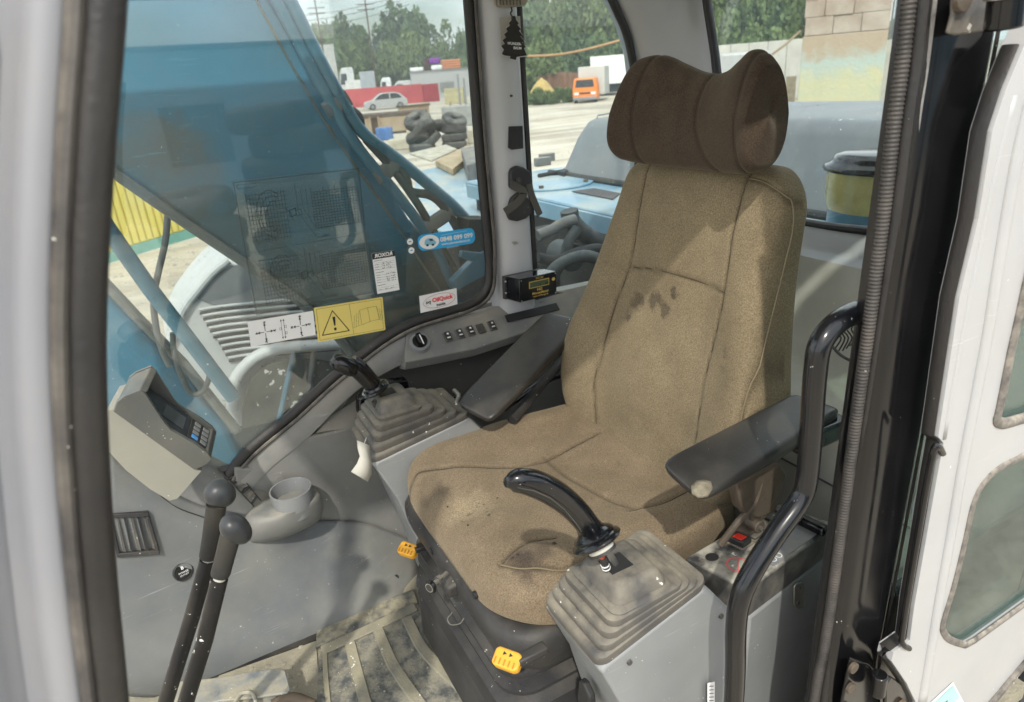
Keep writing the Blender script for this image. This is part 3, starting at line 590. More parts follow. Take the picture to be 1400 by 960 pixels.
# headrest : swept along y
HO = V((-.075, 0, 1.04))
hi = [(-.175, .150), (-.155, .180), (-.13, .193), (-.09, .194), (-.045, .178), (.0, .163), (.045, .158), (.08, .164), (.110, .179), (.132, .190), (.155, .186), (.172, .176), (.20, .165)]
lo = [(-.20, .045), (-.17, .024), (-.13, .009), (-.05, .003), (.05, .004), (.12, .006), (.17, .014), (.205, .042)]
def hring(y, n=96, sc_=1.):
    z1, z0 = sinterp(y, hi), sinterp(y, lo); q = abs(y)/.19
    fwd = .034*q**2.0; zc_, hz = (z0+z1)/2, (z1-z0)/2; hx = .050
    xs, ys = superring(hx, hz, 2.7, n); out = []
    for x, z in zip(xs, ys):
        t = (z/hz+1)/2
        out.append(HO + V((fwd + sc_*x*(1-.34*max(0, z/hz)) - .012*z/hz, y*(1+.10*(1-t)**1.3), zc_+z*sc_)))
    return out
Y0, Y1 = -.156, .182
ysn = [(y, 1.) for y in np.linspace(Y0+.022, Y1-.022, 96)]
for k in np.linspace(0, 1, 11)[1:]: a = k*math.pi/2; ysn.append((Y1-.022+.022*math.sin(a)**.8, 1-.10*(1-math.cos(a)))); ysn.insert(0, (Y0+.022-.022*math.sin(a), 1-.16*(1-math.cos(a))))
for q_ in (.7, .45, .2, .02): ysn.append((Y1+.004*(1-q_), q_*.90)); ysn.insert(0, (Y0-.002*(1-q_), q_*.84))
mb = MB(); rings = []; at = []
def hseam_y(i, t): return [-.080-.022*math.sin(t*2.2), .040+.060*(1-t)**2, .160-.006*t][i]
for y, sc_ in ysn:
    ring = hring(y, sc_=sc_); c0 = sum(ring, V())/len(ring); z0, z1 = min(p.z for p in ring), max(p.z for p in ring); out = []
    for p in ring:
        t = (p.z-z0)/max(1e-4, z1-z0); g = 0
        if sc_ > .95:
            for i in range(3): g = max(g, math.exp(-(abs(y-hseam_y(i, t))/.004)**2))
        d = (p-c0); d.y = 0; out.append(p-d.normalized()*.003*g if g > .01 else p); at.append(g)
    rings.append(out)
mb.loft(rings); mb.attr = at
f_head = fabric('headrest_fabric', (.044, .031, .023), (.060, .043, .031), nscale=6)
hd = mb.build('headrest', f_head, seat, ang=180)
for i in range(3):
    pts = []
    for t in np.linspace(.03, .97, 26):
        y = hseam_y(i, t); ring = hring(y); z0, z1 = min(p.z for p in ring), max(p.z for p in ring); zz = z0+(z1-z0)*t
        zm = (z0+z1)/2; k0 = [(ring[j], ring[(j+1) % len(ring)]) for j in range(len(ring))]
        cr_ = [p.lerp(p2, (zz-p.z)/(p2.z-p.z)) for p, p2 in k0 if (p.z-zz)*(p2.z-zz) <= 0 and p.z != p2.z]
        pts.append(max(cr_, key=lambda q: q.x)+V((-.0026, 0, 0)))
    MB().tube(pts, .001, 6).build('seam', m_thread, hd)
for y in (-.06, .05): MB().cyl((-.10, y, .98), (-.095, y, 1.08), .006).build('headrest_rod', m_steel, seat)
# shell behind the backrest
MB().loft([[BO+BN*(-.085)+BW*v+V((0, s*(bhw(v)*.8)-.02, 0)) for s in (-1, -.6, 0, .6, 1)] for v in (-.05, .1, .3, .5)], cap=False, close=False).build('back_shell', m_blackm, seat, solid=.02)
# seat pan and suspension cover
def rr(x0, x1, y0, y1, z, r=.05, n=7, dx=0):
    out = []
    for cx, cy, a0 in ((x1-r, y1-r, 0), (x0+r*.4, y1-r, 90), (x0+r*.4, y0+r, 180), (x1-r, y0+r, 270)):
        for j in range(n): a = math.radians(a0+90*j/(n-1)); out.append(V((cx+r*math.cos(a)*(1 if abs(a0-90) > 100 or a0 == 0 else .4), cy+r*math.sin(a), z)))
    return out
mb = MB(); mb.loft([rr(-.02, .448, -.275, .205, .298, .07), rr(-.02, .464, -.290, .222, .310, .07), rr(-.02, .478, -.300, .232, .330, .07), rr(-.02, .484, -.305, .236, .355, .07), rr(-.02, .484, -.305, .236, .378, .07), rr(-.02, .476, -.300, .230, .394, .07), rr(-.02, .462, -.290, .220, .400, .07)]); mb.build('seat_pan', m_blackm, seat, ang=40)
pan = seat.children[-1]
for (px, py) in ((594, 752), (653, 812)):
    c = P(px, py, x=.478); MB().cyl(c, c+V((.008, 0, 0)), .007, n=16).build('drain_hole', m_blackprint, pan)
tiers = [(.438, .205, .300), (.446, .214, .289), (.474, .239, .274), (.474, .239, .268), (.446, .216, .254), (.474, .242, .238), (.474, .242, .231), (.449, .219, .218), (.480, .244, .198), (.486, .248, .165), (.478, .242, .152), (.485, .247, .140), (.487, .249, .03)]
mb = MB(); mb.loft([rr(0, a, -.05-b, b-.05, c, .06) for a, b, c in tiers][::-1]); mb.build('suspension_cover', m_blackm, seat, ang=30)
MB().loft([rr(-.02, .44, -.26, .20, .0, .04), rr(-.02, .44, -.26, .20, .035, .04)]).build('slide_plate', m_panel, seat)
# yellow adjusters
def yl(c, u, v_, n_, nm='adjuster_handle'):
    t = MB(); a = c
    t.prism([a+u*x+v_*y for x, y in ((-.021, -.010), (-.016, -.014), (.016, -.014), (.022, -.009), (.022, .010), (.016, .014), (-.016, .014), (-.021, .010))], n_*.018)
    h = t.build(nm, m_yellowp, seat, bevel=.004, seg=3)
    for i in range(5): MB().prism([a+n_*.0178+u*(-.016+.0075*i)+v_*y+u*x for x, y in ((-.0008, -.011), (.0012, -.011), (.0012, -.002), (-.0008, -.002))], n_*.0012).build('grip_ridge', mat('dark_yellow_plastic', (.45, .2, .01), .5) if 'dark_yellow_plastic' not in MATS else MATS['dark_yellow_plastic'], h, smooth=False)
    return h
ya = P(558, 752, x=.50); yb = P(694, 903, x=.50)
u1 = V((-.60, .80, -.06)).normalized(); n1 = V((.42, .18, .88)).normalized(); v1 = n1.cross(u1).normalized(); n1 = u1.cross(v1)
h1 = yl(ya-n1*.010, u1, v1, n1); h2 = yl(yb-n1*.008, u1, v1, n1)
for h, c0 in ((h1, ya), (h2, yb)):
    MB().box(c0+V((-.035, .012, .004)), (.05, .018, .012)).build('adjuster_arm', m_blackm, seat, bevel=.003)
    for dx in (-.004, .006): MB().prism([c0+n1*.0095+u1*(x+dx)+v1*(y+.006) for x, y in ((-.003, -.003), (.003, 0), (-.003, .003))], n1*.0008).build('arrow_symbol', m_blackprint, h, smooth=False)
# height knob housing and threaded knob in front of the pan
c = P(617, 795, x=.485); MB().loft([[c+V((-.02, a, b)) for a, b in ((-.026, -.012), (.022, -.022), (.024, .014), (-.02, .02))], [c+V((.016, a, b)) for a, b in ((-.018, -.018), (.018, -.022), (.020, .004), (-.014, .010))]]).build('knob_housing', m_blackm, seat, bevel=.006, seg=3)
c = P(601, 792, x=.512); d = (P(588, 803, x=.535)-c).normalized(); kb = MB().cyl(c-d*.02, c+d*.022, .0045).build('adjuster_screw', m_steel, seat)
MB().tube([c-d*.002, c+d*.006], .0085, 6).build('nut', m_switch, kb)
MB().tube([c+d*.020, c+d*.024, c+d*.028], [.010, .0125, .011], 20).build('knob', m_black, kb)
MB().tube([c+d*.0285, c+d*.0288], [.0085, .0085], 20).build('knob_ring', m_steel, kb)
MB().tube([c+d*.0288, c+d*.0291], [.0070, .0070], 20).build('knob_face', m_blackm, kb)
# hair tie loop hanging on the cover
lp = [P(618, 838, x=.478), P(612, 846, x=.479), P(616, 854, x=.480), P(628, 853, x=.480), P(634, 846, x=.480)]
tag(MB().tube(spline(lp, 6), .0009, 6).build('thread_loop', m_cream), 'thin pale loop of thread lying on the black seat suspension cover', 'thread')
# left armrest (near the door)
def arm(name, tl, L, W, th, label=None, notch=True):
    pass
aL0, aL1, aL2, aL3 = P(903, 628, z=.695), P(962, 680, z=.680), P(1155, 556, z=.70), P(1088, 533, z=.715)
def armrest(q, th, m, nm='armrest', t0=.55):
    n = (q[1]-q[0]).cross(q[3]-q[0]).normalized(); n = n if n.z > 0 else -n
    def pt(a, b, k): return q[0]*(1-a)*(1-b)+q[1]*a*(1-b)+q[2]*a*b+q[3]*(1-a)*b + n*k
    mb = MB(); rings = []
    for b in (0, .012, .04, .09, .2, .35, .5, .65, .8, .93, .98, 1):
        e = math.sqrt(max(0, 1-((.09-b)/.09)**2)) if b < .09 else (math.sqrt(max(0.05, 1-((b-.93)/.075)**2)) if b > .93 else 1)
        T = th*(t0+(1-t0)*min(1, b*1.8)); row = []
        for a, k in ((0.0, -.45), (.0, -.2), (.03, -.04), (.10, 0), (.3, .01), (.5, .013), (.7, .01), (.90, 0), (.97, -.04), (1, -.2), (1, -.45), (.93, -.85), (.8, -1), (.2, -1), (.07, -.85)):
            aa = .5+(a-.5)*(.72+.28*e); row.append(pt(aa, b, T*(-.4+(k+.4)*(.35+.65*e))))
        rings.append(row)
    mb.loft(rings); return mb.build(nm, m, seat, ang=180, sub=2)
armrest([aL0, aL1, aL2, aL3], .045, m_arm)
ar = seat.children[-1]
# torn corner on the near armrest
q = P(965, 668, z=.690); rs_ = random.Random(3)
tr = [q+V((math.cos(a)*(.011+rs_.random()*.004), math.sin(a)*(.010+rs_.random()*.004), 0)) for a in np.linspace(0, 2*math.pi, 14, endpoint=False)]
tr = [P(px, py, z=.687) for px, py in ((945, 665), (952, 658), (962, 656), (972, 659), (974, 667), (968, 676), (955, 678), (946, 673))]
MB().loft([[p-V((0, 0, .004)) for p in tr], [p+V((0, 0, .001)) for p in tr], [(p-q)*.6+q+V((0, 0, .0006)) for p in tr]]).build('torn_patch', mat('exposed_foam', (.24, .21, .15), .9, bump=.6, bscale=200, nscale=60, var=.35), ar, ang=180)
# bracket and hinge below the armrest
MB().prism([P(a, b, y=.27) for a, b in ((990, 650), (1050, 625), (1060, 640), (1046, 690), (1020, 700), (1000, 690))], (0, .025, 0)).build('armrest_bracket', m_rust, seat, bevel=.004)
for (px, py, r, th) in ((1022, 688, .022, .03), (1015, 705, .012, .04), (1005, 722, .015, .036), (992, 738, .012, .03)):
    c = P(px, py, y=.26); MB().cyl(c, c+V((0, th, 0)), r, n=24).build('hinge_disc', m_rust, seat, bevel=.002)
    MB().cyl(c+V((0, th, 0)), c+V((0, th+.004, 0)), r*.35, n=6).build('hinge_bolt', m_steel, seat)
MB().tube(spline([P(1040, 660, y=.29), P(1030, 690, y=.292), P(1008, 715, y=.29), P(985, 745, y=.28)], 4), .006, 10).build('hinge_arm', m_rust, seat)
# end cap of the armrest tube, seen past the grab rail
c = P(1130, 598, y=.36); MB().box(c+V((-.0, -.02, .0)), (.11, .045, .035)).build('armrest_socket', m_black, seat, bevel=.006)
MB().tube([c+V((.02, .003, 0)), c+V((.02, .006, 0))], .009, 20).build('socket_ring', m_switch, seat)
# right armrest : folded out flat, in the shade beside the wall
armrest([P(672, 574, z=.555), P(622, 548, z=.575), P(745, 424, z=.680), P(805, 436, z=.665)], .035, m_arm, t0=.8)
MB().tube([P(700, 575, z=.50), P(745, 520, z=.53), P(790, 470, z=.56)], .012, 10).build('armrest_tube', m_blackm, seat)
# lap belt buckle end and cable clutter between seat and far console
for pts in (((622, 545), (628, 560), (624, 572)), ((700, 548), (740, 520), (770, 500)), ((690, 560), (735, 528), (765, 515))):
    tag(MB().tube(spline([P(a, b, z=.50) for a, b in pts], 5), .005, 8).build('cable', m_black), ['short black cable with a silver clip beside the far armrest', 'upper black cable tucked between backrest and far armrest', 'lower black cable tucked between backrest and far armrest'][[622, 700, 690].index(pts[0][0])], 'cable')
tag(MB().tube(spline([P(620, 533, z=.545), P(627, 541, z=.54), P(624, 552, z=.535), P(630, 560, z=.525)], 6), [.004, .006]*9+[.004], 8).build('metal_clip', m_steel), 'small crumpled silver clip hanging at the tip of the far armrest', 'clip')
# ============================================================ CONSOLES
def console(label, xr, yr, zf, zb, cap, bulge, near, side, base):
    t = thing('control_console', label, 'console', base)
    (x0, x1), (y0, y1) = xr, yr
    # housing
    def q(x0, x1, y0, y1, zf_, zb_): return [V((x1, y0, zf_)), V((x1, y1, zf_)), V((x0, y1, zb_)), V((x0, y0, zb_))]
    k = .012
    b0 = near['x0']; low0 = near.get('low', b0)
    pr_ = [(x1-.105, .02), (x1-.075, .20), (x1-.032, zf-.10), (x1+.006, zf-.004), (x1-.002, zf+.003), (x0+.0, zb+.003), (x0-.010, zb-.004), (x0-.085, zb-.105), (x0-.10, .02)]
    mid = lambda p: (p[0]*.96+.04*(x0+x1)/2, p[1]-.004)
    mb = MB(); mb.loft([[V((a, y0-.006, b)) for a, b in [mid(p) for p in pr_]], [V((a, y0-.002, b)) for a, b in pr_], [V((a, y1+.002, b)) for a, b in pr_], [V((a, y1+.008, b)) for a, b in [mid(p) for p in pr_]]])
    mb.build('housing', m_cons, t, bevel=.004, seg=3, ang=40)
    # bellows : nested folds rising to the cap
    cx0, cx1, cy0, cy1, cz = cap; rings = []
    nf = 4
    def fr(s, z_off, grow, rad):
        X0 = x0*(1-s)+cx0*s-grow; X1 = x1*(1-s)+cx1*s+grow; Y0 = y0*(1-s)+cy0*s-grow; Y1 = y1*(1-s)+cy1*s+grow
        out = []
        for cx, cy, a0 in ((X1-rad, Y1-rad, 0), (X0+rad, Y1-rad, 90), (X0+rad, Y0+rad, 180), (X1-rad, Y0+rad, 270)):
            for j in range(6):
                a = math.radians(a0+90*j/5); x = cx+rad*math.cos(a); y = cy+rad*math.sin(a)
                zt = zf + (zb-zf)*(x1-x)/(x1-x0); z = zt*(1-s)+cz*s + z_off; out.append(V((x, y, z)))
        return out
    rings.append(fr(0, 0, .004, .016))
    for i in range(nf):
        s0, s1 = i/nf, (i+1)/nf
        rings += [fr(s0, -.003, .0055, .016), fr(s0-.01, .008, .0075, .016), fr(s0, .0135, .0070, .016), fr(s0+.025, .0155, .0035, .016), fr(s0+.06, .0135, -.001, .015), fr(s1-.05, .0045, -.003, .014), fr(s1-.03, -.003, -.001, .014)]
    rings += [fr(1, -.002, .006, .015), fr(.985, .006, .0065, .015), fr(1, .009, .003, .014), fr(1, .010, -.001, .014), fr(1, .024, -.006, .012), fr(1, .033, -.012, .010), fr(1, .035, -.018, .008), fr(1, .035, -.026, .005)]
    mb = MB(); mb.loft(rings); mb.build('bellows', m_bellow, t, ang=42)
    bl = t.children[-1]
    c = V(((cx0+cx1)/2, (cy0+cy1)/2, cz+.035)); MB().box(c+V((.010, 0, 0)), (.036, .032, .002)).build('slot', m_blackprint, bl)
    return t
conR = console('far grey control console by the wall with tan folded bellows', (.300, .520), (-.445, -.292), .485, .520, (.405, .490, -.395, -.295, .575), 0, dict(x0=.22, dz=0), 1, (.38, -.36, 0))
conL = console('near grey control console by the door with dusty folded bellows', (.250, .425), (.262, .392), .488, .532, (.300, .392, .285, .385, .548), 0, dict(x0=.205, dz=-.004), 1, (.3, .33, 0))
def hm(nm, poly, d, m, par, **k): mb = MB(); mb.prism(poly, d); return mb.build(nm, m, par, **k)
# far console : dark rear wedge
hm('rear_cover', [V((.30, -.45, .51)), V((.30, -.29, .51)), V((.22, -.30, .42)), V((.22, -.44, .42))], (0, 0, .006), m_trimdk, conR, bevel=.003)
# near console : lower hand slot, white label
hm('hand_slot', [P(a, b, x=.395) for a, b in ((800, 925), (806, 930), (815, 950), (816, 975), (806, 975), (797, 950))], (.012, 0, 0), m_blackprint, conL, bevel=.003)
fr = Frame(P(967, 934, y=.408), P(977, 932, y=.408), P(967, 975, y=.408), (0, 1, 0)); lb = thing('white_label', 'small upright white label low on the near console', 'label', P(970, 950, y=.408))
fr.sheet('paper', m_whitep, lb); g = MB(); [fr.line(g, [(.2, .1+.12*i), (.8, .12+.12*i)], .0012, 2) for i in range(7)]; g.build('print', m_blackprint, lb, smooth=False)
for a, b in ((985, 842), (860, 905)): q0 = P(a, b, y=.400); MB().cyl(q0, q0+V((0, .003, 0)), .004, n=12).build('screw', m_switch, conL)
# joysticks
def grip_path(t_, pts, radii, n=18, nm='grip'):
    return MB().tube(pts, radii, n, smooth=6).build(nm, m_black, t_, ang=60)
jR = thing('joystick', 'far black joystick with a button on its blocky head', 'joystick', P(515, 545, y=-.34))
yR = -.34
MB().tube([P(520, 565, y=yR), P(512, 548, y=yR)], .007, 12).build('stem', m_blackm, jR)
ax = (P(503, 520, y=yR)-P(520, 548, y=yR)).normalized()
c = P(513, 531, y=yR); vw_ = (c-CAM).normalized(); ax = (ax-vw_*ax.dot(vw_)*.25).normalized(); MB().tube([c-ax*.007, c-ax*.005, c-ax*.001, c+ax*.002, c+ax*.003, c+ax*.008, c+ax*.011], [.020, .030, .0325, .030, .026, .024, .018], 28).build('collar', m_black, jR)
grip_path(jR, [c+ax*.004, P(500, 515, y=yR), P(489, 504, y=yR), P(479, 498, y=yR-.002)], [.0185, .0195, .0205, .021])
c = P(474, 500, y=yR+.004)
mb = MB(); hu = V((.55, .0, .12)).normalized(); rings = []
for k_, r_ in ((-.034, .006), (-.031, .012), (-.022, .0168), (0, .0185), (.016, .017), (.024, .012), (.026, .004)):
    pp = P(474+(-k_)*-0, 500, y=yR); cc_ = c - ax*0 + (P(459, 496, y=yR)-P(492, 510, y=yR)).normalized()*(-k_)
    w_ = V((0, 1, .1)).normalized(); h_ = (P(459, 496, y=yR)-P(492, 510, y=yR)).normalized().cross(w_)
    rings.append([cc_+w_*math.cos(a)*r_*1.2+h_*math.sin(a)*r_*1.08 for a in np.linspace(0, 2*math.pi, 18, endpoint=False)])
mb.loft(rings); mb.build('head', m_black, jR, ang=60)
hd_ = jR.children[-1]
bt = P(470, 493, y=yR+.012); MB().box(bt, (.020, .012, .006), Matrix.Rotation(math.radians(-8), 3, 'Y')).build('button', m_switch, hd_, bevel=.002)
jL = thing('joystick', 'near glossy black joystick, plain curved grip over the seat cushion', 'joystick', P(830, 780, y=.33))
yL = .335
pL = [P(818, 742, y=yL), P(802, 716, y=yL), P(782, 693, y=yL), P(757, 674, y=yL), P(730, 661, y=yL), P(706, 657, y=yL), P(692, 660, y=yL)]
grip_path(jL, pL, [(.016, .018), (.0150, .017), (.0155, .018), (.0165, .0195), (.0165, .0195), (.0140, .0175), (.006, .008)], 24)
ax = (P(805, 722, y=yL)-P(822, 752, y=yL)).normalized(); c = P(812, 733, y=yL); vw_ = (c-CAM).normalized(); ax = (ax-vw_*ax.dot(vw_)*.80).normalized()
def ell(c_, ax_, k, r1, r2, n=36):
    a_ = V((0, 1, 0)); a_ = (a_-ax_*a_.dot(ax_)).normalized(); b_ = ax_.cross(a_)
    return [c_+ax_*k+a_*math.cos(t)*r1+b_*math.sin(t)*r2 for t in np.linspace(0, 2*math.pi, n, endpoint=False)]
MB().loft([ell(c, ax, -.012, .016, .016), ell(c, ax, -.012, .034, .028), ell(c, ax, -.010, .0395, .033), ell(c, ax, -.007, .0415, .035), ell(c, ax, -.004, .0405, .034), ell(c, ax, -.002, .0365, .030), ell(c, ax, -.0005, .0335, .028), ell(c, ax, .002, .0340, .0285), ell(c, ax, .005, .0310, .026), ell(c, ax, .007, .025, .022), ell(c, ax, .010, .0195, .0185), ell(c, ax, .018, .0165, .0165)]).build('collar', m_black, jL, ang=50)
MB().loft([ell(c, ax, -.022, .021, .018), ell(c, ax, -.012, .021, .018)]).build('spacer', m_paper, jL, ang=40)
MB().loft([ell(c, ax, -.024, .0225, .0195), ell(c, ax, -.020, .0225, .0195)]).build('spacer_plate', m_blackm, jL, ang=40)
MB().tube([c-ax*.022+V((-.006, 0, 0)), P(833, 768, y=yL)+V((-.006, 0, 0)), P(846, 782, y=yL)], .0055, 12).build('stem', m_steel, jL)
MB().tube([c-ax*.022+V((.010, 0, .0)), P(824, 762, y=yL+.003)], .0042, 10).build('red_wire', mat('red_wire', (.5, .09, .04), .5), jL)
MB().tube([P(824, 761, y=yL+.003), P(831, 783, y=yL+.003)], .0058, 10).build('cable_sleeve', m_blackm, jL)
for i in range(3):
    c_ = P(827+i*1.6, 772+i*4, y=yL+.003); d_ = (P(831, 783, y=yL)-P(824, 761, y=yL)).normalized(); MB().tube([c_-d_*.0009, c_+d_*.0009], .0064, 10).build('cable_tie', m_whitep, jL)
# chrome line along the near grip
MB().tube([P(a, b, y=yL+.0195) for a, b in ((708, 667), (730, 671), (752, 681), (772, 697), (788, 716), (795, 727))], .0006, 5).build('parting_line', m_switch, jL)
# paper tag tied to the far bellows
tgp = thing('paper_tag', 'creased blank paper tag hanging from the far bellows', 'tag', P(498, 600, y=-.25))
rows = []
for (xa, ya_, xb, yb_, dy) in ((488, 602, 505, 609, 0), (489, 614, 506, 622, .004), (492, 624, 508, 634, .007), (488, 634, 508, 648, .010), (480, 645, 503, 659, .014)):
    rows.append([P(xa, ya_, y=-.262+dy), P((xa+xb)/2, (ya_+yb_)/2, y=-.259+dy), P(xb, yb_, y=-.264+dy)])
MB().loft(rows, cap=False, close=False).build('paper', m_paper, tgp, solid=.0006)
MB().tube([P(501, 598, y=-.27), P(499, 604, y=-.262), P(497, 608, y=-.258)], .0008, 5).build('string', m_paper, tgp)
# black box behind the far joystick
sw = thing('control_box', 'flat black box on the wall behind the far joystick', 'box', P(535, 535, y=-.5))
MB().prism([P(a, b, y=-.52) for a, b in ((486, 540), (486, 562), (505, 570), (556, 535), (552, 514), (520, 518))], (0, .03, 0)).build('body', m_black, sw, bevel=.004)
# ============================================================ NEAR SWITCH BOX BEHIND THE NEAR CONSOLE
bxT = [P(937, 762, z=.462), P(1062, 688, z=.462), P(1144, 716, z=.462), P(1022, 806, z=.462)]
pbx = thing('switch_panel', 'dusty black switch box with a red capped switch behind the near console', 'switch panel', (0, .33, 0))
cz = sum(bxT, V())/4
dn = V((0, 0, -.062))
hm('box', bxT, dn, m_panel, pbx, bevel=.005, seg=3)
fp = Frame(bxT[0], bxT[1], bxT[3], (0, 0, 1))     # u towards the back, v towards the door
top_n = V((0, 0, 1))
def pl(a, b, k=0): return bxT[0]*(1-a)*(1-b)+bxT[1]*a*(1-b)+bxT[2]*a*b+bxT[3]*(1-a)*b+top_n*k
rg_ = [pl(.14+.035*math.cos(t)*.9, .33+.07*math.sin(t), .0005) for t in np.linspace(0, 2*math.pi, 24, endpoint=False)]
hm('bolt_recess', [pl(.12+.045*math.cos(t), .25+.085*math.sin(t), .0002) for t in np.linspace(0, 2*math.pi, 24, endpoint=False)], (0, 0, .0015), m_blackprint, pbx)
cN = pl(.165, .60); mb = MB(); R1 = .0185
ringo = [cN+V((math.cos(t)*R1, math.sin(t)*R1, .0008)) for t in np.linspace(0, 2*math.pi, 40, endpoint=False)]
ringi = [cN+(p-cN)*.86+V((0, 0, .0001)) for p in ringo]
for i in range(40): j = (i+1) % 40; mb.add([ringo[i], ringo[j], ringi[j], ringi[i]], [(0, 1, 2, 3)])
mb.prism([cN+V((x, y, .0008)) for x, y in ((-.013, -.0115), (-.0115, -.013), (.013, .0115), (.0115, .013))], (0, 0, .0002))
mb.build('no_entry_symbol', m_redprint, pbx, smooth=False)
# row of rockers along the inner edge
for i in range(5):
    a = .33+i*.135; ps = [pl(a, .10, .001), pl(a+.10, .10, .001), pl(a+.10, .42, .001), pl(a, .42, .001)]
    s_ = hm('switch', ps, (0, 0, .006 if i else .012), m_switch if i else m_blackm, pbx, bevel=.002)
    hm('switch_frame', [pl(a-.015, .07, .0006), pl(a+.115, .07, .0006), pl(a+.115, .45, .0006), pl(a-.015, .45, .0006)], (0, 0, .0012), m_bellow, pbx, smooth=False)
    if i == 0: hm('red_cap', [pl(.345, .22, .0132), pl(.405, .22, .0132), pl(.405, .37, .0132), pl(.345, .37, .0132)], (0, 0, .0015), m_orange_red, s_, bevel=.0006)
hm('overlay', [pl(.30, .60, .0008), pl(.86, .60, .0008), pl(.86, .95, .0008), pl(.30, .95, .0008)], (0, 0, .0006), mat('blue_grey_overlay', (.13, .16, .22), .35, dust=.5, speck=.5), pbx, smooth=False)
ov = pbx.children[-1]
for a in (.36, .42): 
    rp = MB(); c_ = pl(a, .86, .0016)
    for i in range(20): t0, t1 = i/20*6.283, (i+1)/20*6.283; rp.add([c_+V((math.cos(t)*r, math.sin(t)*r, 0)) for t, r in ((t0, .006), (t1, .006), (t1, .0045), (t0, .0045))], [(0, 1, 2, 3)])
    rp.build('dial_print', m_whitep, ov, smooth=False)
kn = MB(); c_ = pl(.84, .80, .008); kn.box(c_, (.02, .055, .018), Matrix.Rotation(.15, 3, 'Z')); kn.build('knob', m_black, pbx, bevel=.006, seg=3)
hm('lower_box', [bxT[0]+V((-.0, .012, -.064)), bxT[1]+V((0, 0, -.064)), bxT[2]+V((0, -.002, -.064)), bxT[3]+V((-.012, -.002, -.064))], (0, 0, -.34), m_cons, pbx, bevel=.006)
pc = (P(1085, 795, y=bxT[3].y+.001)+P(1097, 835, y=bxT[3].y+.001))/2
yy = (bxT[2].y+bxT[3].y)/2
pq = [P(a, b, y=.357) for a, b in ((1086, 796), (1095, 794), (1098, 800), (1098, 826), (1093, 832), (1086, 830))]
nn_ = (bxT[2]-bxT[3]).cross(V((0, 0, 1))).normalized(); nn_ = nn_ if nn_.y > 0 else -nn_
pq = [PP(a, b, bxT[3]+nn_*.002, nn_) for a, b in ((1087, 797), (1095, 795), (1099, 800), (1099, 825), (1095, 831), (1088, 832), (1084, 826), (1084, 802))]
hm('latch_plate', pq, nn_*.003, m_steel, pbx, bevel=.001)
for (a, b) in ((1092, 804), (1091, 824)): c_ = PP(a, b, bxT[3]+nn_*.005, nn_); MB().cyl(c_, c_+nn_*.002, .003, n=8).build('rivet', m_switch, pbx)
# ============================================================ DOOR OPENING, GRAB RAIL, OPEN DOOR
DY = .50
# corrugated edge trim with its ribs
pts = [P(a, b, y=DY-.008) for a, b in ((1112, 968), (1118, 930), (1128, 880), (1140, 800), (1155, 690), (1172, 560), (1190, 430), (1208, 290), (1222, 170), (1233, 90), (1243, 0), (1250, -60))]
pts = [V((.118, p.y, p.z)) if 0 else p for p in spline(pts, 4)]
# resample evenly for the ribs
L_ = [0]; 
for a, b in zip(pts, pts[1:]): L_.append(L_[-1]+(b-a).length)
def at_len(s):
    for i in range(len(L_)-1):
        if L_[i+1] >= s: return pts[i].lerp(pts[i+1], (s-L_[i])/(L_[i+1]-L_[i]))
    return pts[-1]
nr = int(L_[-1]/.0044); cp = []; rr_ = []
for i in range(nr*4+1):
    cp.append(at_len(L_[-1]*i/(nr*4))); rr_.append(.0070 + (.0006 if i % 4 in (0, 1) else -.0004))
edge = thing('door_edge_trim', 'ribbed black rubber edge trim running up the rear post of the door opening', 'rubber trim', pts[0])
MB().tube(cp, rr_, 12).build('ribbed_trim', mat('ribbed_dark_rubber', (.028, .026, .025), .5, dust=.45, dustc=(.2, .17, .14), dscale=14, speck=.5), edge, ang=180)
sl2 = [p+V((-.013, .005, 0)) for p in pts]
MB().tube(sl2, (.008, .009), 10, flat=(1, 0, 0)).build('seal_base', m_rubber, edge)
sl3 = [p+V((-.019, .010, 0)) for p in pts]
MB().tube(sl3, (.0035, .006), 8, flat=(1, 0, 0)).build('worn_lip', mat('scuffed_grey_rubber', (.20, .195, .19), .5, dust=.4, speck=.8, bump=.3, var=.4, nscale=40), edge)
post = thing('door_post', 'glossy black rear post of the cab door opening with hinge plates', 'door post', (.04, .5, 0))
def psec(z): return [V((x, y, z)) for x, y in ((.100, .470), (.098, .505), (.085, .512), (.06, .514), (.035, .520), (.022, .524), (.010, .519), (.0, .508), (-.004, .496), (-.008, .47), (-.02, .46), (.06, .455))]
MB().loft([psec(z) for z in np.linspace(.0, 1.52, 14)]).build('post', m_blackp, post, ang=60)
MB().tube([V((-.010, .512, .3)), V((-.010, .512, 1.5))], (.0025, .002), 6).build('post_edge', m_sealw, post)
# lower cab side behind the post : black sill, rear side window, glass
MB().box((-.26, .475, .21), (.50, .02, .43)).build('side_panel', m_blackp, post)
MB().box((-.26, .475, 1.44), (.50, .02, .14)).build('side_panel', m_blackp, post)
rw = MB(); rw.box((-.26, .478, .90), (.50, .004, .96)); rw.build('rear_side_window', g_side, post)
MB().box((-.515, .44, .76), (.04, .10, 1.52)).build('rear_corner_post', m_paint, post, bevel=.01)
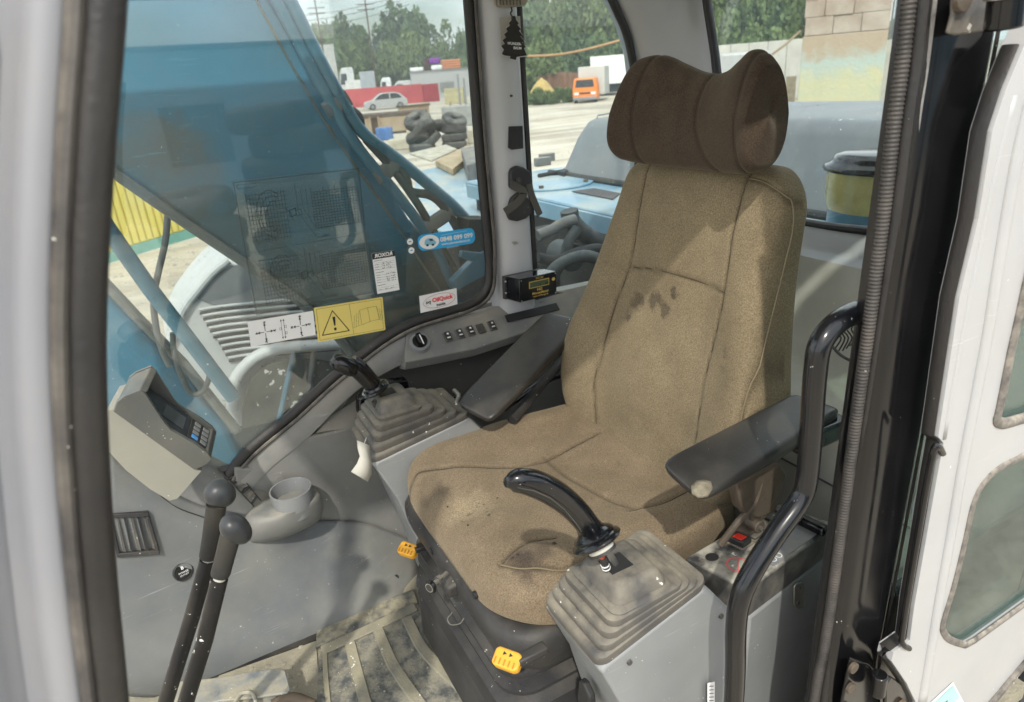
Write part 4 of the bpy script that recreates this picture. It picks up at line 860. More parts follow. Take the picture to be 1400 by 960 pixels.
# hinge plates
def bolt(c, par, r=.0085, m=m_rust, nrm=V((0, 1, 0))):
    o = MB().cyl(c, c+nrm*.006, r, n=18).build('bolt', m, par, bevel=.001); return o
hp = thing('upper_hinge', 'scuffed black hinge bracket at the top of the black door post', 'hinge', P(1320, 20, y=.53))
MB().prism([P(a, b, y=.528) for a, b in ((1298, -30), (1297, 20), (1290, 46), (1300, 49), (1345, 42), (1350, 0), (1350, -30))], (0, .005, 0)).build('plate', mat('scuffed_hinge_paint', (.05, .048, .045), .35, dust=.9, dustc=(.42, .36, .28), dscale=30, speck=.7), hp, bevel=.002)
MB().cyl(P(1372, 40, y=.56), P(1378, -5, y=.56), .016, n=24).build('hinge_barrel', m_blackp, hp, bevel=.002)
MB().cyl(P(1378, -4, y=.56), P(1379, -12, y=.56), .019, n=24).build('hinge_cap', m_steel, hp)
bolt(P(1312, -2, y=.533), hp, .012)
hp2 = thing('lower_hinge', 'black hinge with four round bolt heads at the foot of the door post', 'hinge', P(1180, 920, y=.53))
MB().prism([P(a, b, y=.528) for a, b in ((1160, 897), (1158, 905), (1146, 965), (1148, 1000), (1205, 1000), (1200, 950), (1196, 918), (1185, 906))], (0, .005, 0)).build('plate', m_blackp, hp2, bevel=.002)
for a, b in ((1164, 911), (1160, 939), (1156, 968)): bolt(P(a, b, y=.533), hp2)
MB().cyl(P(1199, 948, y=.55), P(1203, 922, y=.55), .011, n=24).build('hinge_barrel', m_blackp, hp2, bevel=.002)
MB().prism([P(a, b, y=.545) for a, b in ((1206, 932), (1214, 922), (1240, 940), (1246, 975), (1240, 1000), (1206, 1000))], (0, .006, 0)).build('door_leaf', m_blackp, hp2, bevel=.002)
bolt(P(1230, 962, y=.551), hp2)
# the open door, folded back flat along the side
DP = .56
door = thing('open_cab_door', 'white door swung fully open against the cab side, seen from its inner face', 'door', P(1240, 900, y=DP))
def D(px, py, k=0.): return P(px, py, y=DP)+V((0, k, 0))
edge_px = [(1402, 60), (1391, 86), (1382, 108), (1375, 125), (1357, 180), (1338, 300), (1312, 409), (1298, 500), (1283, 598), (1290, 606), (1280, 660), (1266, 740), (1250, 830), (1244, 876), (1222, 892), (1219, 904), (1240, 935), (1252, 960), (1256, 1000)]
e3 = [D(*q) for q in edge_px]
low_edge = [D(1300, 1010), D(1352, 960), D(1400, 903), D(1440, 868), D(1500, 820)]
# windows in the door : outlines
w1 = [(1402, 385), (1390, 440), (1381, 480), (1366, 555), (1362, 573), (1372, 579), (1392, 574), (1420, 566), (1600, 500), (1640, 100), (1450, 180)]
w2 = [(1440, 590), (1400, 622), (1366, 640), (1343, 662), (1330, 690), (1320, 735), (1304, 800), (1289, 850), (1291, 866), (1302, 876), (1330, 884), (1352, 884), (1375, 874), (1400, 858), (1440, 832), (1500, 790), (1560, 600)]
W1 = [D(*q) for q in w1]; W2 = [D(*q) for q in w2]
def tri_fill(outer, holes, th, name, m, par, bev=0):
    bm = bmesh.new(); off = BASE[par.name]; es = []
    for loop in [outer]+holes:
        vs = [bm.verts.new(p-off) for p in loop]; es += [bm.edges.new((vs[i], vs[(i+1) % len(vs)])) for i in range(len(vs))]
    bmesh.ops.triangle_fill(bm, edges=es, use_beauty=True, use_dissolve=False)
    bm.normal_update()
    r = bmesh.ops.extrude_face_region(bm, geom=bm.faces[:]); 
    for e in r['geom']:
        if isinstance(e, bmesh.types.BMVert): e.co += th
    bmesh.ops.recalc_face_normals(bm, faces=bm.faces)
    me = bpy.data.meshes.new(name); bm.to_mesh(me); bm.free(); me.materials.append(m); o = bpy.data.objects.new(name, me); col.objects.link(o); o.parent = par; BASE[o.name] = off
    if bev: x = o.modifiers.new('bevel', 'BEVEL'); x.width = bev; x.segments = 3; x.limit_method = 'ANGLE'; x.angle_limit = math.radians(40)
    return o
far_ = [V((-.86, DP, .30)), V((-.86, DP, 1.40)), V((-.10, DP, 1.40))]
W1s, W2s = spline(W1[:8], 3)+W1[8:], spline(W2[:14], 3)+W2[14:]
outer = e3 + low_edge[1:] + far_
def clipx(l): return [V((max(-.80, p.x), p.y, min(1.32, max(.34, p.z)))) for p in l]
W1s = clipx(W1s); W2s = clipx(W2s)
panel = tri_fill(outer, [W1s, W2s], V((0, -.022, 0)), 'door_panel', m_white, door, .005)
# raised stiffening rib, pressed in the inner face beside the window
ribp = [(1340, 480), (1325, 545), (1308, 620), (1300, 680), (1286, 770), (1272, 860), (1262, 930)]
ribp = [(1412, 120), (1388, 220), (1364, 360), (1350, 450), (1333, 540), (1314, 640), (1299, 730), (1283, 820), (1270, 900), (1260, 960)]
MB().tube(spline([D(*q, .0) for q in ribp], 4), (.010, .006), 12, flat=(1, 0, 0)).build('stiffening_rib', m_white, door, ang=180)
ribq = [(1400, 130), (1370, 250), (1345, 370), (1322, 490), (1303, 600)]
MB().tube(spline([D(a-12, b, -.001) for a, b in ribq], 4), (.004, .003), 10, flat=(1, 0, 0)).build('edge_fold', m_white, door, ang=180)
MB().prism([p+V((0, -.012, 0)) for p in W1s], (0, .004, 0)).build('window', g_door, door, smooth=False)
MB().prism([p+V((0, -.012, 0)) for p in W2s], (0, .004, 0)).build('window', g_door, door, smooth=False)
for wl, r_ in ((W1s, (.0050, .008)), (W2s, (.0034, .006))):
    MB().tube(wl+[wl[0]], r_, 10, flat=(0, 1, 0)).build('window_seal', mat('peeling_seal', (.12, .11, .10), .7, dust=.8, dustc=(.45, .40, .32), dscale=60, bump=.5, var=.2, nscale=60) if 'peeling_seal' not in MATS else MATS['peeling_seal'], door)
MB().tube([D(*q, .002) for q in ((1600, 700), (1440, 868), (1400, 903), (1352, 960), (1300, 1015))], (.007, .005), 8, flat=(0, 1, 0)).build('bottom_seal', m_sealw, door)
# black edge and latch rod
MB().tube([p+V((.002, -.012, 0)) for p in e3], (.002, .008), 8, flat=(1, 0, 0)).build('edge_seal', m_rubber, door)
MB().tube([D(1284, 618, .004), D(1276, 608, .006), D(1271, 618, .004), D(1262, 690, .0), D(1245, 790, .0), D(1233, 868, .0), D(1233, 880, .002), D(1239, 884, .004)], .0042, 10, smooth=4).build('latch_rod', m_blackp, door)
# sticker on the foot of the door
ds = thing('door_sticker', 'small pale green and white sticker low on the open white door', 'sticker', D(1290, 945, .003))
fr = Frame(D(1255, 975, .001), D(1302, 932, .001), D(1278, 1010, .001), (0, 1, 0)); fr.sheet('paper', m_whitep, ds)
g = MB(); fr.quad(g, .04, .06, .96, .5, 2); g.build('green_band', mat('pale_green_print', (.35, .62, .55), .5), ds, smooth=False)
text('Service', fr.p(.5, .28, 3), fr.u, -fr.v, .011, m_greyline, ds); text('LAND', fr.p(.6, .72, 3), fr.u, -fr.v, .014, m_blackprint, ds, bold=.0004)
# sticker inside the rear side window, seen in the gap
ys_ = thing('yellow_window_sticker', 'yellow green sticker with white rim in the gap beside the open door', 'sticker', P(1255, 690, y=.482))
MB().prism([P(a, b, y=.483) for a, b in ((1268, 655), (1256, 662), (1247, 690), (1246, 710), (1254, 716), (1266, 706))], (0, .0008, 0)).build('sheet', m_whitep, ys_)
MB().prism([P(a, b, y=.4842) for a, b in ((1270, 657), (1259, 666), (1252, 690), (1251, 706), (1256, 711), (1266, 703))], (0, .0006, 0)).build('print', mat('yellow_green_print', (.62, .68, .08), .5), ys_)
# grab rail
gr = thing('grab_rail', 'glossy black tubular grab rail bent beside the near armrest', 'grab rail', P(1005, 955, y=.47))
gp = [V((P(1003, 960, y=.47).x, .47, .02)), P(1003, 960, y=.47), P(1006, 860, y=.47), P(1013, 815, y=.47), P(1032, 775, y=.47), P(1062, 728, y=.47), P(1092, 686, y=.47), P(1103, 655, y=.47), P(1109, 590, y=.47), P(1114, 515, y=.47), P(1121, 472, y=.47), P(1140, 445, y=.468), P(1165, 429, y=.462), P(1192, 421, y=.455)]
MB().tube(gp, .0138, 20, smooth=8).build('tube', m_black, gr)
MB().tube([gp[-1], gp[-1]+V((-.02, .002, .004))], .019, 16).build('flange', m_blackp, gr)
# net pocket on the ledge behind
net = thing('net_pocket', 'black string net pocket hanging behind the grab rail', 'net', P(1165, 455, x=-.22))
for i in range(9):
    MB().tube([P(1142+i*5, 476+4*math.sin(i), x=-.2), P(1150+i*5, 462, x=-.2), P(1140+i*6, 450, x=-.2), P(1152+i*5, 438, x=-.2)], .0014, 5, smooth=3).build('cord', m_blackm, net)
MB().tube([P(1138, 474, x=-.2), P(1150, 486, x=-.2), P(1170, 496, x=-.2), P(1185, 498, x=-.2)], .0028, 6, smooth=4).build('hem', m_blackm, net)
# ============================================================ FRONT POST (near, left edge of the view)
fpst = thing('front_door_post', 'light grey front post of the door opening with dark rubber seal, close on the left', 'door post', P(100, 900, y=.55))
fx = [(165, -60), (158, 60), (150, 160), (143, 280), (138, 400), (138, 500), (142, 600), (150, 720), (160, 830), (170, 920), (180, 1020)]
def fpt(off, yy, dx=0): return [P(a+off, b, y=yy)+V((dx, 0, 0)) for a, b in fx]
base_l = fpt(-31, .52)
def row_at(dx, dy): return [p+V((dx, dy, 0)) for p in base_l]
MB().tube(spline(row_at(-.004, 0), 4), (.010, .011), 12, flat=(1, 0, 0)).build('seal', m_rubber, fpst)
MB().tube(spline(row_at(.008, .004), 4), (.005, .006), 10, flat=(1, 0, 0)).build('seal_lip', m_sealw, fpst)
prf = [(.004, -.03), (.010, .002), (.016, .006), (.026, .006), (.032, -.004), (.042, -.014), (.052, -.014), (.060, .004), (.072, .022), (.090, .030), (.15, .03), (.15, -.03)]
rws = [row_at(a, b) for a, b in prf]
MB().loft([spline(r, 3) for r in rws], cap=False, close=False).build('post', mat('shaded_post_paint', (.24, .245, .265), .35, var=.05, dust=.2, coat=.1), fpst, ang=180)  # same cab paint, darkened to put the shade on this post into its colour
# ============================================================ MONITOR
mo = thing('monitor', 'cream and grey machine monitor with dark screen and keypad', 'monitor', P(240, 680, y=-.38))
YN = -.33
m_mh = mat('dark_grey_hood', (.085, .09, .085), .38, dust=.3, speck=.5, sscale=220, coat=.15)
SH = V((-.020, -.095, .003))
def mn(l, y=YN): return [P(a, b, y=y) for a, b in l]
nb = mn([(140, 578), (146, 560), (156, 557), (268, 640), (276, 643), (243, 681), (232, 684), (205, 668), (172, 642), (147, 615)])
cc0 = sum(nb, V())/len(nb)
MB().loft([[(p-cc0)*.985+cc0+V((.0, .004, 0)) for p in nb], nb, [p+SH*.5 for p in nb], [p+SH for p in nb]]).build('body', m_cream, mo, ang=50)
hn = mn([(155, 562), (160, 549), (170, 541), (192, 532), (199, 538), (212, 558), (226, 579), (234, 588), (250, 597), (266, 606), (284, 619), (289, 626), (283, 634), (266, 642)], YN+.007)
hns = [p+V((0, .003, 0)) for p in hn]; tri_fill(hns, [], V((0, -.014, 0)), 'hood_side', m_mh, mo, .0015)
hf = [p+SH*1.04 for p in hn]
tri_fill(hf, [], V((0, -.008, 0)), 'hood_far_side', m_mh, mo)
ht = [hn[0], hn[1], hn[2], hn[3]]; inn = [p+V((-.010, 0, -.008)) for p in ht]
MB().loft([ht+inn[::-1], [p+SH for p in ht+inn[::-1]]]).build('hood_top', m_mh, mo, bevel=.002)
hl = hn[10:13]; MB().loft([hl+[hl[2]+V((.012, 0, .010)), hl[0]+V((.014, 0, .004))], [p+SH for p in hl+[hl[2]+V((.012, 0, .010)), hl[0]+V((.014, 0, .004))]]]).build('hood_lip', m_mh, mo, bevel=.002)
MB().loft([[hn[0], hn[3]+(hn[0]-hn[3])*.62, hn[12]+(hn[13]-hn[12])*.3, hn[13]], [p+SH for p in (hn[0], hn[3]+(hn[0]-hn[3])*.62, hn[12]+(hn[13]-hn[12])*.3, hn[13])]]).build('inner_case', m_mh, mo)
s0 = hn[3]+(hn[0]-hn[3])*.52+(hn[11]-hn[3])*.06; s1 = hn[11]+(hn[13]-hn[11])*.10-(hn[11]-hn[3])*.05
S = [s0+SH*.12, s1+SH*.12, s1+SH*.97, s0+SH*.97]
n_ = (S[1]-S[0]).cross(S[3]-S[0]).normalized(); n_ = n_ if n_.dot(CAM-S[0]) > 0 else -n_
MB().prism(S, n_*-.004).build('screen', m_screen, mo)
def S_(a, b, k=.001): return S[0]*(1-a)*(1-b)+S[1]*a*(1-b)+S[2]*a*b+S[3]*(1-a)*b+n_*k
MB().prism([S_(.35, .25), S_(.63, .25), S_(.63, .80), S_(.35, .80)], n_*.0004).build('display', mat('grey_display', (.085, .095, .10), .12), mo, smooth=False)
MB().prism([S_(.70, .06), S_(.985, .06), S_(.985, .94), S_(.70, .94)], n_*.002).build('keypad', m_blackm, mo, bevel=.001)
kp = mo.children[-1]
for i in range(2):
    for j in range(4):
        a, b = .745+.12*i, .12+.2*j
        MB().prism([S_(a, b, .003), S_(a+.085, b, .003), S_(a+.085, b+.13, .003), S_(a, b+.13, .003)], n_*.002).build('key', m_bluekey if (i, j) == (0, 0) else m_cons, kp, bevel=.0008)
# ============================================================ TRAVEL LEVERS, PEDAL, FLOOR MAT
def lever(label, pts, gtop, y):
    t = thing('travel_lever', label, 'lever', (pts[0].x, pts[0].y, .03))
    MB().tube(pts, .0120, 16).build('rod', mat('speckled_black_rod', (.009, .009, .010), .4, dust=.08, spec=.3, speck=.95, sscale=130) if 'speckled_black_rod' not in MATS else MATS['speckled_black_rod'], t)
    d = (gtop[1]-gtop[0]).normalized()
    MB().tube([pts[-1]-d*.004, pts[-1]+d*.006], .0085, 14).build('collar', m_paper, t)
    MB().tube([gtop[0]-d*.002, gtop[0]+d*.002, gtop[0]*.6+gtop[1]*.4, gtop[1]], [.0105, .0135, .0135, .0145], 18, smooth=3).build('grip', mat('grip_rubber', (.022, .022, .021), .6, dust=.12, spec=.3, bump=.6, bscale=700) if 'grip_rubber' not in MATS else MATS['grip_rubber'], t)
    return t, d
rods = []
yA, yB = -.02, .055
la, da = lever('far travel lever of the pair, its rounded grip tilted left', [P(214, 1010, y=yA), P(228, 955, y=yA), P(262, 845, y=yA), P(284, 766, y=yA)], [P(285, 761, y=yA), P(296, 690, y=yA)], yA)
lb_, db = lever('near travel lever of the pair, its egg shaped knob turned right', [P(240, 1010, y=yB), P(254, 960, y=yB), P(280, 875, y=yB), P(300, 792, y=yB)], [P(301, 786, y=yB), P(317, 726, y=yB)], yB)
m_knob = mat('scuffed_knob', (.022, .026, .030), .36, dust=.15, dustc=(.14, .13, .11), speck=.15, nscale=20, var=.3)
def knob(t, c, ex, ey, ez, a, b, d_):
    rings = []
    for i in range(1, 16):
        th = math.pi*i/16; s, k = math.sin(th), math.cos(th); 
        rings.append([c+ez*(k*d_)+ex*(s*math.cos(p)*a*(1+.12*math.cos(p)))+ey*(s*math.sin(p)*b) for p in np.linspace(0, 2*math.pi, 28, endpoint=False)])
    MB().loft(rings).build('knob', m_knob, t, ang=180)
R_ = M  # view axes help aim the knobs
k1 = P(299, 674, y=yA); exA = (P(318, 684, y=yA)-P(282, 666, y=yA)).normalized(); ez = (P(296, 664, y=yA)-P(300, 690, y=yA)).normalized(); ez = (ez-exA*ez.dot(exA)).normalized(); ey = ez.cross(exA)
knob(la, k1, exA, ey, ez, .0235, .020, .021)
k2 = P(321, 722, y=yB); exB = (P(340, 738, y=yB)-P(304, 706, y=yB)).normalized(); ez = (P(330, 708, y=yB)-P(312, 736, y=yB)).normalized(); ez = (ez-exB*ez.dot(exB)).normalized(); ey = ez.cross(exB)
knob(lb_, k2, exB, ey, ez, .0265, .020, .0185)
pd = thing('travel_pedal', 'worn steel travel pedal plate by the feet of the levers', 'pedal', P(330, 940, z=.05))
pq = [P(a, b, z=.085) for a, b in ((240, 932), (300, 926), (350, 917), (384, 913), (390, 917), (397, 942), (392, 947), (350, 953), (300, 958), (236, 972))]
def tri2(nm, outer, holes, th, m, par, bev=0): return tri_fill(outer, holes, th, nm, m, par, bev)
h1 = [P(333+14*math.cos(a), 957+10*math.sin(a), z=.085) for a in np.linspace(0, 6.283, 14, endpoint=False)]
m_ped = mat('worn_pedal_steel', (.17, .19, .20), .55, metal=.3, dust=.9, dustc=(.40, .37, .28), dscale=16, speck=.8, bump=.3, c2=(.30, .31, .30), nscale=25)
hm('plate', pq, (0, 0, -.006), m_ped, pd, bevel=.002)
MB().tube([P(320, 962, z=.09), P(330, 948, z=.092), P(345, 948, z=.092), P(350, 962, z=.09)], .004, 8, smooth=4).build('loop', m_ped, pd)
hm('stem', [P(a, b, z=.05) for a, b in ((300, 950), (380, 945), (385, 1000), (300, 1000))], (0, 0, .02), m_ped, pd, bevel=.004)
MB().tube([P(372, 965, z=.07), P(400, 955, z=.07), P(430, 965, z=.06)], .012, 12, smooth=4).build('pivot', m_rust, pd)
# floor mat with curved ribs
fm = thing('floor_mat', 'dusty rubber floor mat with curved raised ribs before the seat', 'floor mat', P(560, 900, z=.004))
mo_ = [P(a, b, z=.004) for a, b in ((440, 884), (470, 868), (520, 848), (568, 824), (590, 850), (640, 920), (720, 985), (800, 1100), (430, 1100), (434, 960), (436, 910))]
hm('mat_base', mo_, (0, 0, .006), m_matdk, fm, smooth=False)
rl = [((444, 886), (446, 930), (452, 990)), ((478, 878), (490, 925), (508, 990)), ((517, 862), (538, 910), (572, 960), (600, 1000)), ((556, 845), (580, 890), (625, 935), (680, 985)), ((590, 838), (610, 872), (650, 912), (720, 968), (740, 990))]
for i, l in enumerate(rl):
    wpx = 20 if i else 10
    ce = spline([P(a, b, z=.010) for a, b in l], 6); wd = .013 if i else .006; top_, = [0],
    rings = []
    for j, p in enumerate(ce):
        t = (ce[min(j+1, len(ce)-1)]-ce[max(j-1, 0)]).normalized(); s_ = V((t.y, -t.x, 0))
        rings.append([p-s_*wd, p-s_*wd*.85+V((0, 0, .005)), p+s_*wd*.85+V((0, 0, .005)), p+s_*wd])
    MB().loft(rings).build('rib', m_rib, fm, ang=30)
hm('border', [P(a, b, z=.0105) for a, b in ((438, 886), (566, 826), (572, 836), (444, 896))], (0, 0, .005), m_rib, fm, bevel=.002)
# pale clods of dried mud on the floor and on the footwell panel
mud = MB(); rm = random.Random(5)
def clod(c, r):
    n_v = 7; pts_ = [V(c)+V((math.cos(a)*r*(.6+rm.random()*.6), math.sin(a)*r*(.6+rm.random()*.6), 0)) for a in np.linspace(0, 6.283, n_v, endpoint=False)]
    o = len(mud.v); mud.v += pts_+[V(c)+V((0, 0, r*.6))]; mud.f += [(o+i, o+(i+1) % n_v, o+n_v) for i in range(n_v)]
for _ in range(300):
    px, py = rm.uniform(280, 600), rm.uniform(835, 955)
    p = P(px, py, z=.002); 
    if p.y < -.40: continue
    clod((p.x, p.y, .002 if px < 436 else .012), rm.uniform(.0006, .0022)*(2 if rm.random() < .06 else 1))
clod(P(411, 885, z=.004), .009)
o = mud.build('dried_mud', mat('dried_mud', (.34, .31, .235), .95, bump=.6), None, smooth=False); o['kind'] = 'stuff'; o['label'] = 'crumbs of dried mud scattered on the cab floor'
fl = thing('floor_stud_plate', 'tan floor plate with rows of round studs between mat and pedal', 'floor plate', P(380, 900, z=.0))
hm('plate', [P(a, b, z=.002) for a, b in ((300, 925), (432, 874), (438, 960), (440, 1000), (260, 1000))], (0, 0, .003), m_floor, fl, smooth=False)
for (a, b) in ((344, 914), (366, 911), (388, 908), (407, 904), (418, 908), (397, 913), (410, 921), (395, 926), (376, 925), (420, 935), (404, 938)):
    c_ = P(a, b, z=.005); MB().tube([c_, c_+V((0, 0, .0015)), c_+V((0, 0, .0025))], [.006, .0055, .003], 12).build('stud', m_floor, fl)
# ============================================================ THINGS ON THE PILLAR
PY = -.526
# black service display unit
du = thing('display_unit', 'black display unit with green screen and gold print on the pillar foot', 'display unit', P(725, 405, y=-.45))
f_tl, f_tr, f_bl = P(710, 382, y=-.450), P(761, 371, y=-.470), P(711, 414, y=-.450)
f_br = f_tr+(f_bl-f_tl)
fn = (f_bl-f_tl).cross(f_tr-f_tl).normalized(); fn = fn if fn.dot(CAM-f_tl) > 0 else -fn
bk4 = [P(694, 377, y=-.505), P(741, 366, y=-.53)]
dv = P(692, 378, y=-.500)-f_tl
fq = [f_tl, f_tr, f_br, f_bl]
MB().loft([fq, [p+dv for p in fq]]).build('case', m_black, du, bevel=.002)
hm('bracket', [p+dv*1.0+V((.004, 0, 0)) for p in fq], dv.normalized()*.012, m_blackm, du, bevel=.001)
fr = Frame(f_tl, f_tr, f_bl, fn, .0004)
g = MB(); fr.quad(g, .24, .20, .78, .50, 3); g.build('screen_frame', m_gold, du, smooth=False)
g = MB(); fr.quad(g, .26, .235, .76, .465, 5); g.build('screen', m_lcd, du, smooth=False)
Hh = fr.v.length
text('RACON', fr.p(.52, .11, 4), fr.u, -fr.v, Hh*.11, m_gold, du)
text('H03', fr.p(.52, .60, 4), fr.u, -fr.v, Hh*.17, m_gold, du, bold=.0001)
text('MinutenMaster', fr.p(.54, .74, 4), fr.u, -fr.v, Hh*.15, m_gold, du, bold=.0001)
text('HubkraftMessgerät', fr.p(.54, .87, 4), fr.u, -fr.v, Hh*.11, m_gold, du)
g = MB(); fr.poly(g, [(.90+.045*math.cos(t), .30+.075*math.sin(t)) for t in np.linspace(0, 6.283, 14, endpoint=False)], 3); g.build('round_mark', m_gold, du, smooth=False)
for a, b in ((.04, .08), (.96, .07), (.04, .94), (.96, .93)):
    c_ = fr.p(a, b, 1); MB().cyl(c_, c_+fn*.001, .0018, n=10).build('screw', m_steel, du)
for b in (.2, .7): c_ = f_tl+dv*.96+(f_bl-f_tl)*b+V((.004, .001, 0)); MB().sphere(c_, .0028, 5).build('screw', m_steel, du)
# belt hook with webbing
bh = thing('belt_hook', 'black seat belt webbing looped over a hook on the pillar', 'belt', P(708, 245, y=PY))
def cap_(pts, y, th, nm, m, bev=.002): return MB().prism([P(a, b, y=y) for a, b in pts], (0, th, 0)).build(nm, m, bh, bevel=bev, seg=3)
cap_([(694, 236), (696, 230), (704, 226), (712, 228), (721, 234), (724, 244), (722, 262), (712, 262), (694, 256)], PY, .016, 'hook_plate', m_blackm, .004)
cap_([(690, 292), (696, 270), (706, 262), (722, 272), (725, 290), (716, 298), (704, 302), (694, 300)], PY, .014, 'lower_plate', m_blackm, .004)
wb = mat('belt_webbing', (.06, .058, .052), .85, bump=.9, bscale=500, dust=.4, dustc=(.2, .18, .14))
def strap(pts, wd, nm):
    ce = [P(a, b, y=c) for a, b, c in pts]; ce = spline(ce, 5); rings = []
    for j, p in enumerate(ce):
        t = (ce[min(j+1, len(ce)-1)]-ce[max(j-1, 0)]).normalized(); s_ = t.cross(V((0, 1, 0))).normalized()
        rings.append([p-s_*wd, p-s_*wd+V((0, .002, 0)), p+s_*wd+V((0, .002, 0)), p+s_*wd])
    MB().loft(rings).build(nm, wb, bh, ang=30)
strap([(698, 252, PY+.018), (710, 258, PY+.020), (716, 264, PY+.021), (708, 276, PY+.020), (698, 284, PY+.018), (690, 290, PY+.016)], .010, 'webbing')
strap([(722, 246, PY+.012), (726, 264, PY+.018), (732, 280, PY+.016), (738, 294, PY+.012)], .0085, 'webbing')
c_ = P(709, 247, y=PY+.018); MB().cyl(c_, c_+V((0, .004, 0)), .007, n=20).build('bolt', m_switch, bh, bevel=.001); MB().cyl(c_+V((0, .004, 0)), c_+V((0, .0055, 0)), .0035, n=10).build('bolt_head', m_rust, bh)
# square hole with torn edge, small stub
sh_ = thing('pillar_socket', 'small square black hole in the grey pillar above the belt hook', 'socket', P(705, 188, y=PY))
MB().prism([P(a, b, y=PY-.001) for a, b in ((695, 173), (714, 172), (715, 203), (699, 205), (694, 202))], (0, .003, 0)).build('rim', m_rubber, sh_, bevel=.001)
MB().prism([P(a, b, y=PY+.0022) for a, b in ((697, 176), (712, 175), (713, 200), (700, 202), (697, 200))], (0, .0008, 0)).build('opening', m_blackprint, sh_)
c_ = P(699, 131, y=PY); tag(MB().sphere(c_, .004, 6, (1, .6, .8)).build('pillar_screw', m_rust), 'small dirty screw head on the grey pillar below the air freshener', 'screw')
for (a, b) in ((704, 332), (684, 345), (700, 300)): pass
pt_ = MB().prism([P(a, b, y=PY+.001) for a, b in ((699, 331), (706, 330), (709, 333), (703, 335))], (0, .0006, 0)).build('paint_chip', m_cream); tag(pt_, 'pale paint chip on the grey pillar below the belt webbing', 'paint chip')
# lamp at the top of the pillar
dl = thing('cab_lamp', 'small ribbed cab lamp at the top of the grey pillar', 'lamp', P(694, 5, y=PY))
MB().prism([P(a, b, y=PY) for a, b in ((674, -14), (716, -14), (715, 6), (711, 10), (678, 10), (674, 5))], (0, .022, 0)).build('lens', mat('lamp_lens', (.28, .25, .18), .3, dust=.3), dl, bevel=.004)
for i in range(8): MB().box(P(679+i*4.6, 2, y=PY+.0235), (.0012, .003, .014)).build('lens_rib', m_bellow, dl)
# air freshener and the card behind it
cdp = tag(MB().prism([P(a, b, y=PY+.001) for a, b in ((683, 24), (711, 22), (713, 62), (686, 66))], (0, .0006, 0)).build('service_card', mat('aged_card', (.38, .36, .32), .8)), 'small pale card taped to the pillar behind the black tree', 'card')
af = thing('air_freshener', 'black tree shaped air freshener hanging on the grey pillar', 'air freshener', P(703, 30, y=PY))
tree_ = [(699, 22), (704, 22), (705, 27), (709, 32), (707, 34), (712, 40), (709, 42), (714, 48), (711, 50), (717, 57), (713, 58), (719, 65), (716, 66), (720, 76), (712, 77), (706, 78), (705, 82), (697, 80), (698, 77), (690, 76), (686, 74), (689, 68), (685, 63), (690, 60), (687, 55), (692, 51), (689, 47), (694, 43), (692, 39), (697, 35), (696, 31), (699, 28)]
MB().prism([P(a, b, y=PY+.010) for a, b in tree_], (0, .0015, 0)).build('card', mat('black_card', (.018, .016, .014), .8, bump=.4), af, smooth=False)
MB().prism([(p-P(703, 55, y=PY+.009))*1.06+P(703, 55, y=PY+.009) for p in [P(a, b, y=PY+.009) for a, b in tree_]], (0, .0008, 0)).build('card_edge', m_paper, af, smooth=False)
MB().tube([P(699, 10, y=PY+.008), P(700, 15, y=PY+.009), P(698, 18, y=PY+.01), P(701, 24, y=PY+.011)], .0016, 6, smooth=4).build('string', m_rubber, af)
u_ = (P(719, 66, y=PY)-P(690, 59, y=PY)); u_ = V((-1, 0, -.10)); v_ = V((0, 0, 1))
text('WUNDER-', P(703.5, 60, y=PY+.0118), u_, v_, .0078, m_whitep, af, bold=.00012)
text('BAUM', P(707.5, 66, y=PY+.0118), u_, v_, .0078, m_whitep, af, bold=.00012)
g = MB(); g.sphere(P(704, 73, y=PY+.012), .0014, 5); g.build('round_mark', m_greyline, af)
# ============================================================ STICKERS ON THE SIDE WINDOW
SY = WY+.0015
def fpx(tl, tr, bl): return Frame(P(*tl, y=SY), P(*tr, y=SY), P(*bl, y=SY), (0, 1, 0), .0003)
# phone number sticker
st = thing('phone_sticker', 'blue rounded sticker with a white van and 0848 099 099', 'sticker', P(610, 328, y=SY))
fr = fpx((570, 322), (648, 311), (573, 344)); fr.sheet('sheet', m_blues, st, rad=.0145)
g = MB(); fr.poly(g, [(.19+.17*math.cos(t), .5+.44*math.sin(t)) for t in np.linspace(0, 6.283, 28, endpoint=False)], 3); g.build('white_oval', m_whitep, st, smooth=False)
g = MB(); fr.poly(g, [(.10, .62), (.12, .36), (.17, .26), (.25, .30), (.29, .48), (.31, .62), (.28, .70), (.14, .68)], 4); g.build('van_picture', mat('van_blue_print', (.22, .48, .62), .5), st, smooth=False)
g = MB(); fr.poly(g, [(.19, .32), (.245, .34), (.265, .46), (.20, .44)], 5); fr.poly(g, [(.15+.025*math.cos(t), .68+.07*math.sin(t)) for t in np.linspace(0, 6.283, 10, endpoint=False)], 5); fr.poly(g, [(.245+.025*math.cos(t), .70+.07*math.sin(t)) for t in np.linspace(0, 6.283, 10, endpoint=False)], 5); g.build('van_details', m_greyline, st, smooth=False)
text('0848 099 099', fr.p(.67, .47, 4), fr.u, -fr.v, fr.v.length*.40, m_whitep, st, bold=.0004)
text('www.pannendienst.ch', fr.p(.65, .76, 4), fr.u, -fr.v, fr.v.length*.22, m_whitep, st, bold=.0001)
g = MB(); fr.line(g, [(.40, .20), (.86, .14)], .0006, 4); g.build('rule', m_whitep, st, smooth=False)
